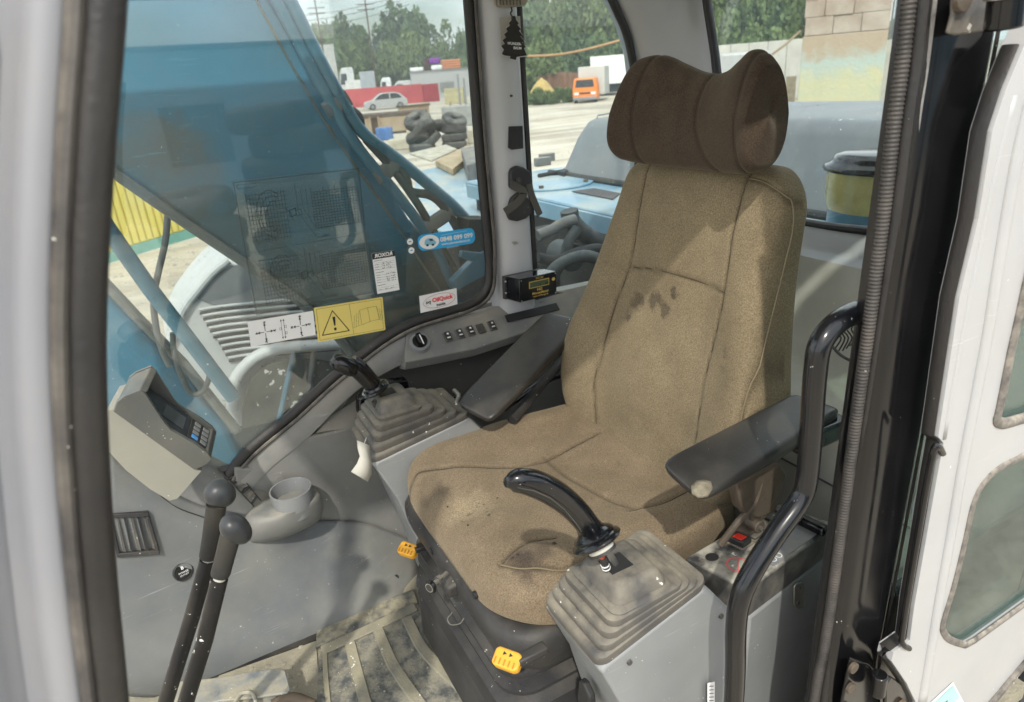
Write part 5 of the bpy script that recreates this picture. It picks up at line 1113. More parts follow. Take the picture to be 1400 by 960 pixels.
for i, (a, b) in enumerate(((560.5, 330.5), (562.5, 342.5))):
    s1 = thing('round_sticker', ['upper small round white sticker left of the blue phone sticker', 'lower small round white sticker left of the blue phone sticker'][i], 'sticker', P(a, b, y=SY), 'round stickers beside the phone sticker')
    c_ = P(a, b, y=SY); MB().prism([c_+V((math.cos(t)*.0075, 0, math.sin(t)*.0075)) for t in np.linspace(0, 6.283, 24, endpoint=False)], (0, .0004, 0)).build('sheet', m_whitep, s1, smooth=False)
    MB().prism([c_+V((x, .0006, z)) for x, z in ((-.004, -.001), (.004, -.001), (.003, .001), (0, .002), (-.003, .001))], (0, .0002, 0)).build('van_print', m_blues, s1, smooth=False)
# pressure list sticker, mirrored header
st = thing('pressure_list', 'narrow white list sticker with black mirrored header and handwritten figures', 'sticker', P(526, 372, y=SY))
fr = fpx((508, 347), (539, 342), (516, 402)); fr.sheet('sheet', m_whitep, st)
g = MB(); fr.quad(g, 0, 0, 1, .145, 3); g.build('header', m_blackprint, st, smooth=False)
text('ROXOR', fr.p(.5, .07, 5), fr.u, -fr.v, fr.v.length*.125, m_whitep, st, mirror=True, bold=.0004)
g = MB()
for r in (.24, .29, .35, .41, .55, .61, .67, .73, .86, .92): fr.line(g, [(.05, r), (.95, r)], .0003, 2)
for r in (.19, .48, .80): fr.line(g, [(.05, r), (.42, r-.005)], .0009, 2)
for r in (.28, .34, .40, .54, .60, .66, .72, .91): fr.line(g, [(.06, r), (.24, r)], .0006, 2)
g.build('rules', m_greyline, st, smooth=False)
g = MB(); rs_ = random.Random(11)
for r in (.265, .325, .385, .535, .60, .655, .715, .905):
    x = .36 if r < .5 or r > .8 else .5
    for k in range(6):
        if k == 2: x += .05; continue
        q = [(x+rs_.random()*.06, r-.022+rs_.random()*.045) for _ in range(4)]; fr.line(g, q, .0007, 3); x += .075
g.build('handwriting', m_blackprint, st, smooth=False)
# OilQuick sticker
st = thing('oval_logo_sticker', 'white rectangular sticker with a red oval and red lettering near the window corner', 'sticker', P(598, 411, y=SY))
fr = fpx((573, 405), (624, 394), (575, 428)); fr.sheet('sheet', m_whitep, st)
g = MB(); fr.line(g, [(.52+.43*math.cos(t), .50+.40*math.sin(t)) for t in np.linspace(0, 6.283, 36, endpoint=False)], .0010, 3, True); g.build('oval', m_redprint, st, smooth=False)
text('OilQuick', fr.p(.60, .42, 4), fr.u, -fr.v, fr.v.length*.34, mat('bright_red_print', (.8, .03, .03), .5), st, bold=.0005)
text('inside', fr.p(.55, .74, 4), fr.u, -fr.v, fr.v.length*.24, m_blackprint, st, bold=.0003)
g = MB(); fr.line(g, [(.16, .34), (.27, .32), (.28, .62), (.17, .64)], .0004, 4, True); g.build('emblem_box', m_blackprint, st, smooth=False)
text('oq', fr.p(.22, .46, 4), fr.u, -fr.v, fr.v.length*.30, m_blackprint, st, bold=.0003)
# yellow warning sticker
st = thing('warning_sticker', 'yellow sticker with a black exclamation triangle and an open book', 'sticker', P(478, 436, y=SY))
fr = fpx((429, 421), (523, 406), (435, 468)); fr.sheet('sheet', m_yellows, st, rad=.003)
g = MB(); fr.line(g, [(.03, .05), (.97, .05), (.97, .95), (.03, .95)], .0006, 3, True); fr.line(g, [(.50, .06), (.52, .94)], .0006, 3); g.build('border', m_blackprint, st, smooth=False)
g = MB(); fr.line(g, [(.25, .16), (.07, .82), (.46, .82)], .0020, 3, True); g.build('triangle', m_blackprint, st, smooth=False)
g = MB(); fr.poly(g, [(.24, .34), (.28, .34), (.272, .60), (.252, .60)], 3); fr.poly(g, [(.262+.02*math.cos(t), .70+.045*math.sin(t)) for t in np.linspace(0, 6.283, 12, endpoint=False)], 3); g.build('exclamation_mark', m_blackprint, st, smooth=False)
g = MB()
for k in (0, .035, .07):
    fr.line(g, [(.63-k, .30+k*1.6), (.60-k+.0, .72+k*.6)], .0005, 3); fr.line(g, [(.90+k*.8, .26+k*1.6), (.93+k*.6, .66+k*.8)], .0005, 3); fr.line(g, [(.60-k, .72+k*.6), (.63-k, .72+k*.6)], .0005, 3)
fr.line(g, [(.64, .28), (.76, .24), (.78, .66), (.65, .72)], .0006, 3, True); fr.line(g, [(.76, .24), (.89, .24), (.92, .64), (.78, .66)], .0006, 3, True)
g.build('open_book', m_blackprint, st, smooth=False)
# white control pattern sticker
st = thing('control_pattern_sticker', 'white sticker with black arrow crosses showing the lever pattern', 'sticker', P(384, 450, y=SY))
fr = fpx((338, 440), (428, 425), (343, 474)); fr.sheet('sheet', m_whitep, st)
g = MB()
for cx, sx in ((.24, .13), (.78, .13)):
    for dx, dy in ((1, 0), (-1, 0), (0, 1), (0, -1)):
        ex, ey = cx+dx*sx*.62, .52+dy*.26
        fr.line(g, [(cx+dx*.02, .52+dy*.05), (ex, ey)], .0013, 3)
        fr.poly(g, [(ex+dx*.035, ey+dy*.10), (ex+dy*.02-dx*.0, ey+dx*.06), (ex-dy*.02, ey-dx*.06)], 3)
        for _ in range(3):
            bx, by = ex+dx*.055, ey+dy*.13; q = [(bx+rs_.uniform(-.022, .022), by+rs_.uniform(-.05, .05)) for _ in range(4)]; fr.line(g, q, .0009, 3)
for x in (.49, .53): fr.line(g, [(x, .18), (x+.0, .86)], .0007, 3); fr.poly(g, [(x, .12), (x+.015, .2), (x-.015, .2)], 3); fr.poly(g, [(x, .92), (x+.015, .84), (x-.015, .84)], 3)
for (x, y) in ((.47, .5), (.55, .44), (.55, .7)): fr.line(g, [(x-.015, y-.05), (x+.015, y-.04), (x+.012, y+.05), (x-.014, y+.04)], .0006, 3, True)
g.build('pictograms', m_blackprint, st, smooth=False)
# clear load chart sheet
st = thing('load_chart', 'large clear load chart sheet with fine black grids stuck on the window', 'chart', P(430, 320, y=SY))
fr = fpx((317, 248), (491, 229), (350, 432)); 
m_clear = glass('clear_sheet', (.88, .90, .88), .06, .16, (.30, .33, .31))
fr.sheet('sheet', m_clear, st)
g = MB(); lw = .0006
fr.line(g, [(.01, .01), (.99, .01), (.99, .99), (.01, .99)], .0008, 2, True); fr.line(g, [(.02, .52), (.98, .50)], .0005, 2)
for y0, gx in ((.08, .05), (.56, .07)):
    for i in range(13): fr.line(g, [(gx+.03+i*.024, y0+.02), (gx+.03+i*.024, y0+.38)], lw, 2)
    for i in range(12): fr.line(g, [(gx+.02, y0+.03+i*.03), (gx+.34, y0+.03+i*.03)], lw, 2)
    for R1, R2, ph in ((.11, .17, 0), (.085, .13, .2), (.05, .09, .5)):
        fr.line(g, [(gx+.20+R1*math.cos(t+ph)*1.0, y0+.18+R2*math.sin(t)) for t in np.linspace(1.2, 5.4, 26)], .0008, 3)
    ox, oy = gx+.36, y0+.17
    fr.line(g, [(ox-.02, oy), (ox+.03, oy-.01), (ox+.03, oy+.04), (ox-.02, oy+.05)], .0012, 3, True); fr.line(g, [(ox+.03, oy+.01), (ox+.07, oy+.0), (ox+.08, oy+.04), (ox+.03, oy+.05)], .0008, 3)
    fr.line(g, [(ox-.05, oy-.02), (ox-.01, oy+.02), (ox+.0, oy+.08)], .001, 3)
    tx0, tx1 = .58, .97
    for i in range(17): fr.line(g, [(tx0+i*(tx1-tx0)/16, y0+(.03 if i % 4 == 0 else .06)), (tx0+i*(tx1-tx0)/16, y0+.33)], lw, 2)
    for i in range(14): fr.line(g, [(tx0, y0+.06+i*.0208), (tx1, y0+.06+i*.0208)], lw, 2)
    fr.line(g, [(.50, y0+.03), (.50, y0+.16), (.58, y0+.33), (.97, y0+.33)], .0006, 2); fr.line(g, [(.46, y0-.02), (.46, y0+.20), (.58, y0+.40), (.68, y0+.40)], .0006, 2)
    fr.line(g, [(.54, y0+.03), (.54, y0+.24), (.60, y0+.24)], .0005, 2)
    text('12.6 t', fr.p(.66, y0+.39, 3), fr.u, -fr.v, .007, m_greyline, st)
fr.line(g, [(.84, .03), (.95, .03), (.95, .07), (.84, .07)], .0005, 2, True); fr.line(g, [(.03, .03), (.17, .03), (.17, .055), (.03, .055)], .0005, 2, True)
g.build('chart_print', m_blackprint, st, smooth=False)
# ============================================================ THE MACHINE OUTSIDE THE CAB
m_boom = mat('boom_teal_paint', (.05, .22, .35), .38, dust=.7, dustc=(.12, .145, .13), dscale=3, speck=.35, nscale=2, var=.25, coat=.15, scratch=0.4, spots=[(tuple(P(250, 245, y=-.8)-V((.5, -1.0, .2))), .13, (.16, .11, .06), .55), (tuple(P(205, 205, y=-.8)-V((.5, -1.0, .2))), .09, (.18, .12, .06), .5), (tuple(P(470, 430, y=-.8)-V((.5, -1.0, .2))), .26, (.045, .06, .045), .8), (tuple(P(590, 480, y=-.8)-V((.5, -1.0, .2))), .30, (.035, .045, .035), .85), (tuple(P(330, 330, y=-.8)-V((.5, -1.0, .2))), .12, (.07, .09, .07), .6)])  # brown spots rust; large dark ones paint in grime, shade and reflection low down
m_tube = mat('teal_pipe_paint', (.05, .17, .25), .3, dust=.25, dustc=(.2, .2, .16), speck=.3, coat=.3)
m_deck = mat('light_blue_deck_paint', (.17, .32, .43), .4, dust=.65, dustc=(.42, .43, .38), dscale=3, speck=.8, sscale=25, speckc=(.55, .48, .36), coat=.2, bump=.1)
m_hood = mat('grey_hood_plastic', (.125, .142, .155), .42, dust=.3, dustc=(.34, .34, .31), dscale=2.5, speck=.4, nscale=2, bump=.1, scratch=0.6)
m_dark = mat('engine_bay_dark', (.02, .024, .028), .7, dust=.5, dustc=(.07, .07, .06))
m_hose = mat('dusty_hose_rubber', (.05, .06, .065), .6, dust=.6, dustc=(.20, .21, .19), dscale=20)
m_ggrey = mat('grey_hose_pipe', (.16, .17, .17), .5, dust=.4, dscale=20)
m_wcowl = mat('dusty_white_cowl', (.55, .56, .55), .5, dust=.45, dustc=(.4, .38, .32), speck=.8, sscale=40, speckc=(.25, .23, .2), dscale=6)
boom = thing('excavator_boom', 'dark teal excavator boom slanting across the side window', 'boom', (.5, -1.0, .2))
BYn = -.80
def Bp(a, b, y=BYn): return P(a, b, y=y)
bp_ = [(60, 165), (145, 222), (250, 296), (345, 360), (400, 398), (450, 440), (500, 500), (560, 590), (640, 690), (700, 690), (690, 560), (656, 440), (600, 340), (560, 300), (510, 215), (470, 160), (425, 90), (382, 10), (345, -60), (200, -90), (40, -60)]
bp3 = [Bp(*q) for q in bp_]
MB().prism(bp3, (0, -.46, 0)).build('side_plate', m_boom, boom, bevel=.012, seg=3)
MB().tube([Bp(*q, BYn+.004) for q in ((60, 172), (145, 229), (250, 303), (345, 367), (400, 405), (450, 447), (500, 507))], (.012, .012), 8, flat=(0, 1, 0)).build('edge_bar', m_ggrey, boom)
MB().tube([Bp(*q, BYn+.003) for q in ((345, -10), (400, 92), (440, 160), (470, 205), (520, 275), (560, 335), (600, 395), (650, 470))], (.006, .003), 6, flat=(0, 1, 0)).build('weld_seam', mat('dusty_weld', (.09, .10, .085), .7, dust=.6), boom)
for pts, r, m, nm in (
    ([(372, -40), (400, 8), (432, 72), (468, 138), (498, 183), (540, 215), (590, 256), (628, 290), (655, 330), (668, 400)], .016, m_tube, 'steel_pipe'),
    ([(352, -40), (384, 12), (420, 82), (452, 140), (492, 205), (540, 262), (590, 330), (620, 390)], .014, m_tube, 'steel_pipe'),
    ([(412, 30), (440, 92), (470, 140), (490, 158), (494, 172)], .010, m_hose, 'hose'),
    ([(545, 228), (556, 246), (562, 262), (590, 268), (612, 290), (640, 340)], .012, m_hose, 'hose'),
    ([(500, 190), (540, 235), (575, 285), (600, 330), (622, 372)], .011, m_hose, 'hose')):
    MB().tube([P(a, b, y=-.775 if i_ < 99 else 0) for i_, (a, b) in enumerate(pts)], r, 12, smooth=5).build(nm, m, boom)
for (a, b, c_, d_) in ((450, 150, 462, 142), (520, 240, 534, 230), (585, 310, 600, 300)):
    q0, q1 = P(a, b, y=-.772), P(c_, d_, y=-.772); MB().tube([q0-(q1-q0)*.4, q1+(q1-q0)*1.2], (.010, .022), 8, flat=(0, 1, 0)).build('pipe_clamp', m_ggrey, boom, bevel=.002)
# bracket at the boom foot
hm('bracket', [Bp(a, b, -.72) for a, b in ((612, 382), (655, 340), (662, 348), (660, 372), (618, 395))], (0, .03, 0), m_tube, boom, bevel=.003)
hm('bracket_flange', [Bp(a, b, -.69) for a, b in ((628, 342), (655, 344), (658, 349), (640, 356), (626, 350))], (0, .02, 0), m_tube, boom, bevel=.002)
hm('foot_plate', [Bp(a, b, -.70) for a, b in ((640, 300), (672, 300), (675, 560), (655, 560))], (0, -.08, 0), m_dark, boom, bevel=.003)
# boom cylinder and lines down in front
cy = thing('boom_cylinder', 'teal boom cylinder in the lower left corner of the side window', 'hydraulic cylinder', Bp(160, 520, -1.1))
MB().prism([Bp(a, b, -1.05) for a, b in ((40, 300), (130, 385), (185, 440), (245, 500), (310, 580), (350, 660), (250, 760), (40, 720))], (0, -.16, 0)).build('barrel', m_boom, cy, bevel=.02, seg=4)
MB().tube([Bp(a, b, -1.03) for a, b in ((60, 305), (135, 378), (190, 436), (250, 496), (325, 590))], .014, 10).build('side_line', m_ggrey, cy)
hr = thing('blue_hydraulic_line', 'straight teal bar running diagonally below the boom', 'hydraulic line', Bp(200, 400, -.98))
MB().tube([Bp(a, b, -.95) for a, b in ((90, 225), (140, 302), (205, 395), (255, 460), (320, 545))], (.020, .012), 12, flat=(0, 0, 1)).build('bar', m_tube, hr)
gh = thing('grey_hose', 'grey hose hanging down from the boom edge', 'hose', Bp(215, 400, -1.0))
MB().tube([Bp(a, b, -1.0) for a, b in ((230, 285), (226, 330), (216, 375), (210, 410), (214, 450), (222, 480), (232, 500))], .0085, 10, smooth=5).build('hose', m_ggrey, gh)
lh = thing('looped_hose', 'thin black hose bent in a loop in front of the white cowl', 'hose', Bp(262, 500, -1.05))
MB().tube([Bp(a, b, -1.0) for a, b in ((236, 455), (238, 480), (246, 510), (262, 538), (278, 534), (286, 512), (278, 488), (262, 462))], .0075, 10, smooth=6).build('hose', m_hose, lh)
# white louvred cowl beyond the boom
cw = thing('louvred_cowl', 'dusty white louvred machine cowl seen under the boom', 'machine cowl', P(340, 480, y=-1.9))
def Cw(a, b, y=-1.9): return P(a, b, y=y)
cpoly = [(230, 480), (236, 455), (250, 425), (268, 400), (290, 374), (312, 356), (360, 350), (460, 400), (560, 520), (580, 640), (345, 640), (310, 560), (270, 560), (240, 520)]
MB().prism([Cw(*q) for q in cpoly], (0, -.5, 0)).build('body', m_wcowl, cw, bevel=.03, seg=4)
MB().prism([Cw(a, b, -1.899) for a, b in ((266, 406), (290, 380), (314, 362), (360, 360), (430, 420), (300, 421))], (0, .006, 0)).build('grey_top', m_cons, cw, bevel=.004)
MB().tube([Cw(a, b, -1.89) for a, b in ((232, 470), (250, 424), (268, 399), (290, 373), (312, 355))], .018, 10, smooth=4).build('rim', m_wcowl, cw)
for i in range(9):
    x0 = 272+i*4.6 + (3 if i > 4 else 0); y0 = 424+i*8.2
    pts = [Cw(x0, y0, -1.885), Cw(x0+30, y0-5, -1.885), Cw(x0+90, y0-11, -1.885), Cw(x0+150, y0-16, -1.885)]
    MB().tube(pts, (.0075, .006), 8, smooth=3).build('louvre', m_wcowl, cw)
    MB().tube([p+V((0, -.004, -.016)) for p in pts], (.0065, .005), 6, smooth=3).build('louvre_gap', m_dark, cw)
MB().tube([Cw(a, b, -1.86) for a, b in ((318, 560), (322, 520), (345, 492), (375, 478), (410, 474), (470, 470))], .026, 12, smooth=5).build('guard_tube', m_wcowl, cw)
MB().prism([Cw(a, b, -1.885) for a, b in ((330, 640), (330, 560), (340, 520), (362, 498), (400, 488), (520, 500), (560, 640))], (0, .012, 0)).build('dark_panel', mat('dark_dusty_panel', (.045, .05, .045), .6, dust=.5, speck=1.0, sscale=30, dustc=(.15, .15, .12)), cw, bevel=.004)
for (a0, b0, a1, b1) in ((402, 480, 372, 620), (430, 470, 420, 560)): MB().tube([Cw(a0, b0, -1.86), Cw(a1, b1, -1.86)], .012, 8).build('upright', m_ggrey if a0 > 410 else m_tube, cw)
# deck behind / beside the cab
dk = thing('engine_deck', 'light blue scratched engine deck behind the cab', 'engine deck', (-1.0, -1, 0))
DZ = .70
MB().prism([V((-.74, -2.5, DZ)), V((-.74, .45, DZ)), V((-3.0, .45, DZ)), V((-3.0, -2.5, DZ))][::-1], (0, 0, -.03)).build('deck_plate', m_deck, dk, bevel=.008)
MB().box((-.728, -1.0, DZ-.045), (.012, 2.9, .07)).build('front_edge', m_deck, dk, bevel=.003)
MB().box((-1.9, -1.0, -.15), (2.25, 2.9, 1.60)).build('engine_bay', m_dark, dk)
MB().box((-.70, -1.0, -.2), (.05, .9, 1.0)).build('firewall', m_dark, dk)
MB().prism([P(a, b, z=DZ+.003) for a, b in ((782, 262), (812, 258), (848, 265), (838, 273))], (0, 0, .003)).build('grip_patch', mat('dark_grip_patch', (.09, .085, .085), .8), dk)
dz = lambda a, b: P(a, b, z=DZ)
c_ = dz(752, 252); ringp = [c_+V((math.cos(t)*.22, math.sin(t)*.22, .012)) for t in np.linspace(0, 6.283, 24, endpoint=False)]
MB().loft([[p-V((0, 0, .012)) for p in ringp], ringp]).build('round_cover', m_deck, dk, bevel=.004)
for t in (2.2, 3.5, 5.2, 6.0, .8): q = c_+V((math.cos(t)*.19, math.sin(t)*.19, .012)); MB().cyl(q, q+V((0, 0, .012)), .012, n=8).build('bolt', m_rust, dk)
MB().tube([dz(737, 246)+V((0, 0, .02)), dz(792, 235)+V((0, 0, .02)), dz(800, 232)+V((0, 0, .02))], .012, 8).build('hand_rail', m_dark, dk)
MB().prism([dz(a, b)+V((0, 0, .005)) for a, b in ((764, 243), (778, 235), (783, 237), (772, 245))], (0, 0, .03)).build('latch', m_dark, dk, bevel=.004)
for (a, b) in ((742, 228), (748, 222)): q = dz(a, b); MB().box(q+V((0, 0, .03)), (.10, .04, .05)).build('hinge', m_ggrey, dk, bevel=.005)
# hood
hdv = thing('engine_hood', 'large grey rounded plastic engine hood on the blue deck', 'engine hood', (-1.6, -.8, DZ))
secs = []
for y, k in ((-2.28, 0), (-2.22, .25), (-2.15, .75), (-2.05, .95), (-1.9, 1), (-1.0, 1.02), (.0, 1.04), (.42, 1.04)):
    h = .30*max(k, .02); ins = (1-k)*.10
    secs.append([V((-1.16-ins*.3, y-.0, DZ+.0)), V((-1.19-ins*.3, y, DZ+h*.3)), V((-1.235-ins, y, DZ+h*.82)), V((-1.26-ins, y, DZ+h*.95)), V((-1.30-ins, y, DZ+h)), V((-1.8, y, DZ+h*1.06)), V((-2.2, y, DZ+h*.95)), V((-2.26, y, DZ))])
MB().loft(secs).build('hood_shell', m_hood, hdv, ang=40)
MB().tube([V((-1.155, -2.28, DZ+.012)), V((-1.155, .42, DZ+.012))], .016, 8).build('base_rim', m_dark, hdv)
MB().tube([V((-1.19, -1.72, DZ+.19)), V((-1.175, -1.70, DZ+.19)), V((-1.175, -1.3, DZ+.19))], .012, 8).build('handle', m_hood, hdv)
MB().tube([V((-1.232, -2.02, DZ+.02)), V((-1.262, -2.02, DZ+.2)), V((-1.30, -2.02, DZ+.30)), V((-1.8, -2.02, DZ+.322))], .004, 6).build('mould_line', m_hood, hdv)
# pre-cleaner bowl
pcl = thing('air_precleaner', 'yellowish clear dust bowl with shiny black lid behind the rear window', 'air precleaner', (-.93, -.16, DZ))
pc_ = (P(1138, 262, x=-.93)); cx_, cy_ = -.93, pc_.y+.135
def pr(r, z, sx=1.25): return [V((cx_+r*math.cos(t), cy_+r*sx*math.sin(t), z)) for t in np.linspace(0, 6.283, 48, endpoint=False)]
zb_ = P(1170, 293, x=-.82).z; zt_ = P(1150, 236, x=-.82).z; zl_ = P(1180, 208, x=-.9).z
MB().loft([pr(.095, DZ), pr(.10, DZ+.01), pr(.10, zb_), pr(.085, zb_+.004)]).build('base', m_tube, pcl, ang=40)
MB().loft([pr(.098, zb_-.012), pr(.103, zb_+.002), pr(.108, zb_+.02), pr(.110, zt_)]).build('bowl', mat('yellowed_clear_plastic', (.52, .44, .15), .25, var=.2, coat=.3, nscale=10, dust=.2), pcl, ang=60)
MB().loft([pr(.118, zt_-.004), pr(.121, zt_+.004), pr(.116, zt_+.012), pr(.104, zt_+.018), pr(.101, zl_-.018), pr(.094, zl_-.006), pr(.075, zl_), pr(.01, zl_+.002)]).build('lid', m_black, pcl, ang=60)
# hoses in the engine bay below the deck edge
for i, (pts, r, m, lab) in enumerate((
    ([(778, 288), (782, 303), (800, 320), (822, 332), (850, 345)], .034, m_hose, 'thick dusty hose bending down to the right in the engine bay'),
    ([(735, 322), (755, 314), (770, 305), (786, 300)], .020, m_ggrey, 'pale blue pipe running left in the engine bay'),
    ([(790, 312), (778, 330), (770, 352), (760, 372), (750, 390)], .020, m_hose, 'dark hose dropping steeply in the engine bay'),
    ([(735, 352), (760, 356), (790, 345), (820, 340), (850, 352)], .018, m_dark, 'thin black hose lying level in the engine bay'),
    ([(745, 385), (765, 362), (800, 350), (830, 360)], .022, m_hose, 'lowest bent hose in the engine bay'))):
    tag(MB().tube([P(a, b, y=-1.15+i*.04) for a, b in pts], r, 14, smooth=6).build('engine_hose', m), lab, 'hose', 'hoses in the engine bay')
tag(MB().loft([[V((x, -1.42, z)) for x, z in ((-.66, -.3), (.3, -.3), (.3, .62), (-.66, .62))], [V((x, -1.5, z)) for x, z in ((-.66, -.3), (.3, -.3), (.3, .62), (-.66, .62))]]).build('bay_cover', m_dark), 'dark side plate of the engine bay beyond the hoses', 'cover plate')
c_ = P(762, 345, y=-1.3); tag(MB().tube([c_, c_+V((0, .12, 0))], .055, 20).build('oil_filter', m_hose, None, bevel=.006), 'round dark filter body among the hoses', 'filter')
c_ = P(765, 402, y=-.75); tag(MB().sphere(c_, .030, 10, (1.4, 1, .6)).build('blue_nozzle', m_deck), 'small pale blue nozzle just outside the window behind the display unit', 'nozzle')
# clutter on the right of the deck
cl = [('wooden_board', ((596, 228), (640, 205), (652, 212), (620, 240)), .05, (.40, .30, .18), 'tan wooden board lying on the far side of the deck', 'board'),
      ('metal_box', ((632, 222), (656, 218), (656, 245), (640, 250)), .12, (.13, .14, .15), 'small grey metal box at the window edge on the deck', 'box'),
      ('sheet_metal', ((560, 212), (610, 200), (625, 206), (590, 222)), .02, (.45, .42, .34), 'pale metal sheet lying beyond the boom pipes', 'metal sheet')]
for nm, px, h, c, lab, cat in cl:
    tag(MB().prism([P(a, b, z=DZ-.15) for a, b in px], (0, 0, h)).build(nm, mat('paint_'+nm, c, .7, var=.35, nscale=12, dust=.4), None, bevel=.005), lab, cat)
dk2 = MB().prism([P(a, b, z=DZ-.155) for a, b in ((560, 300), (570, 235), (640, 218), (690, 215), (690, 330), (640, 330))], (0, 0, -.04)).build('side_deck', m_deck); tag(dk2, 'light blue side deck beyond the boom pipes', 'deck')
# track frame and machine body under the cab, so that the machine stands on the ground
ms = thing('machine_undercarriage', 'dark undercarriage of the excavator below the cab floor', 'undercarriage', (0, -1, GZ))
MB().box((-.6, -1.0, -.35), (3.6, 2.8, .5)).build('slew_platform', m_dark, ms)
for y in (.2, -2.2): MB().box((-.4, y, -.85), (3.6, .5, .5)).build('track', m_rust, ms, bevel=.1)
# ============================================================ YARD
gm = mat('sandy_gravel', (.42, .36, .27), .95, var=.2, nscale=.6, c2=(.54, .48, .38), bump=.8, bscale=3, dust=.5, dustc=(.60, .55, .46), dscale=.15, speck=.9, sscale=6, speckc=(.5, .48, .42))
_t = gm.node_tree; _b = _t.nodes['Principled BSDF']; _lk = _b.inputs['Base Color'].links[0].from_socket
_co = _t.nodes.new('ShaderNodeTexCoord').outputs['Object']
for rot_, scl_, sc2_, lo_, hi_, col_, k_ in ((0, (1, 1, 1), .09, .52, .60, (.27, .23, .17), .55), (.9, (.06, 1.0, 1), .8, .54, .60, (.29, .245, .18), .6), (.5, (.05, .8, 1), 1.1, .56, .62, (.60, .55, .45), .5), (2.0, (.05, .9, 1), .7, .56, .62, (.28, .24, .18), .5)):
    _m = _t.nodes.new('ShaderNodeMapping'); _m.inputs['Rotation'].default_value = (0, 0, rot_); _m.inputs['Scale'].default_value = scl_; _t.links.new(_co, _m.inputs[0])
    _n = _t.nodes.new('ShaderNodeTexNoise'); _n.inputs['Scale'].default_value = sc2_; _n.inputs['Detail'].default_value = 5; _t.links.new(_m.outputs[0], _n.inputs['Vector'])
    _r = _t.nodes.new('ShaderNodeMapRange'); _r.inputs[1].default_value = lo_; _r.inputs[2].default_value = hi_; _r.inputs[4].default_value = k_; _t.links.new(_n.outputs['Fac'], _r.inputs[0])
    _x = _t.nodes.new('ShaderNodeMix'); _x.data_type = 'RGBA'; _t.links.new(_r.outputs[0], _x.inputs[0]); _t.links.new(_lk, _x.inputs[6]); _x.inputs[7].default_value = rgb(col_); _lk = _x.outputs[2]
_t.links.new(_lk, _b.inputs['Base Color'])
g = MB(); g.add([V((x, y, GZ)) for x, y in ((-900, -900), (900, -900), (900, 900), (-900, 900))], [(0, 1, 2, 3)]); struct(g.build('ground', gm, None, smooth=False))
pb_rnd = random.Random(9); pb = MB()
for _ in range(1500):
    px, py = pb_rnd.uniform(130, 700), pb_rnd.uniform(190, 480); p = G(px, py); r = pb_rnd.uniform(.012, .05)
    n_v = 6; o = len(pb.v); pb.v += [p+V((math.cos(a)*r*(.6+.6*pb_rnd.random()), math.sin(a)*r*(.6+.6*pb_rnd.random()), 0)) for a in np.linspace(0, 6.283, n_v, endpoint=False)]+[p+V((0, 0, r*.7))]
    pb.f += [(o+i, o+(i+1) % n_v, o+n_v) for i in range(n_v)]
o = pb.build('gravel', mat('gravel_stone', (.36, .33, .27), .9, var=.3, nscale=2), None, smooth=False); o['kind'] = 'stuff'; o['label'] = 'loose stones scattered over the sandy yard'
def far(px, py, dist):      # point on the ray at a distance along the ground
    r = ray(px, py); k = dist/math.hypot(r.x, r.y); return CAM+r*k
def gdist(px, py): p = G(px, py); return math.hypot(p.x-CAM.x, p.y-CAM.y)
class FB:     # local frame for a thing far off: origin on the ground at px,py-base; u right, d away, z up; s metres per pixel there
    def __init__(s, px, pyb, rot=0.):
        s.o = G(px, pyb); u, d, z = basis(s.o); c, q = math.cos(rot), math.sin(rot); s.u = u*c+d*q; s.d = d*c-u*q; s.z = z
        s.m = (far(px+1, pyb, gdist(px, pyb))-far(px, pyb, gdist(px, pyb))).length
    def p(s, a, b, c): return s.o+s.u*a+s.d*b+s.z*c
    def box(s, a0, a1, b0, b1, c0, c1, mb=None):
        mb = mb or MB(); mb.loft([[s.p(a0, b0, c0), s.p(a1, b0, c0), s.p(a1, b1, c0), s.p(a0, b1, c0)], [s.p(a0, b0, c1), s.p(a1, b0, c1), s.p(a1, b1, c1), s.p(a0, b1, c1)]]); return mb
# yellow container with ribs and green frame
m_yel = mat('yellow_container_paint', (.70, .58, .12), .5, var=.08, nscale=1.2, dust=.3, dustc=(.6, .55, .3), dscale=1)
m_grn = mat('green_frame_paint', (.11, .33, .27), .5, dust=.3, dscale=4)
A_, B_ = G(262, 325), G(140, 362); uu = (B_-A_).normalized(); nn = V((uu.y, -uu.x, 0)); nn = nn if nn.dot(CAM-A_) > 0 else -nn
yc = thing('yellow_container', 'yellow ribbed site container with green bottom rail, under the boom', 'container', A_)
def yb_(a0, a1, z0, z1, o0, o1): mb = MB(); mb.loft([[A_+uu*a+nn*o+V((0, 0, z)) for a, o in ((a0, o0), (a1, o0), (a1, o1), (a0, o1))] for z in (z0, z1)]); return mb
yb_(0.05, 5.9, .1, 2.6, -2.3, -.02).build('shell', m_yel, yc)
for i in range(42): yb_(.12+i*.138, .12+i*.138+.10, .18, 2.5, -.02, .012).build('rib', m_yel, yc, bevel=.006, seg=1)
yb_(0, 6, 0, .16, -2.3, .03).build('bottom_rail', m_grn, yc); yb_(0, 6, 2.5, 2.66, -2.35, .03).build('top_rail', m_grn, yc); yb_(-.08, .08, 0, 2.66, -.12, .035).build('corner_post', m_grn, yc)
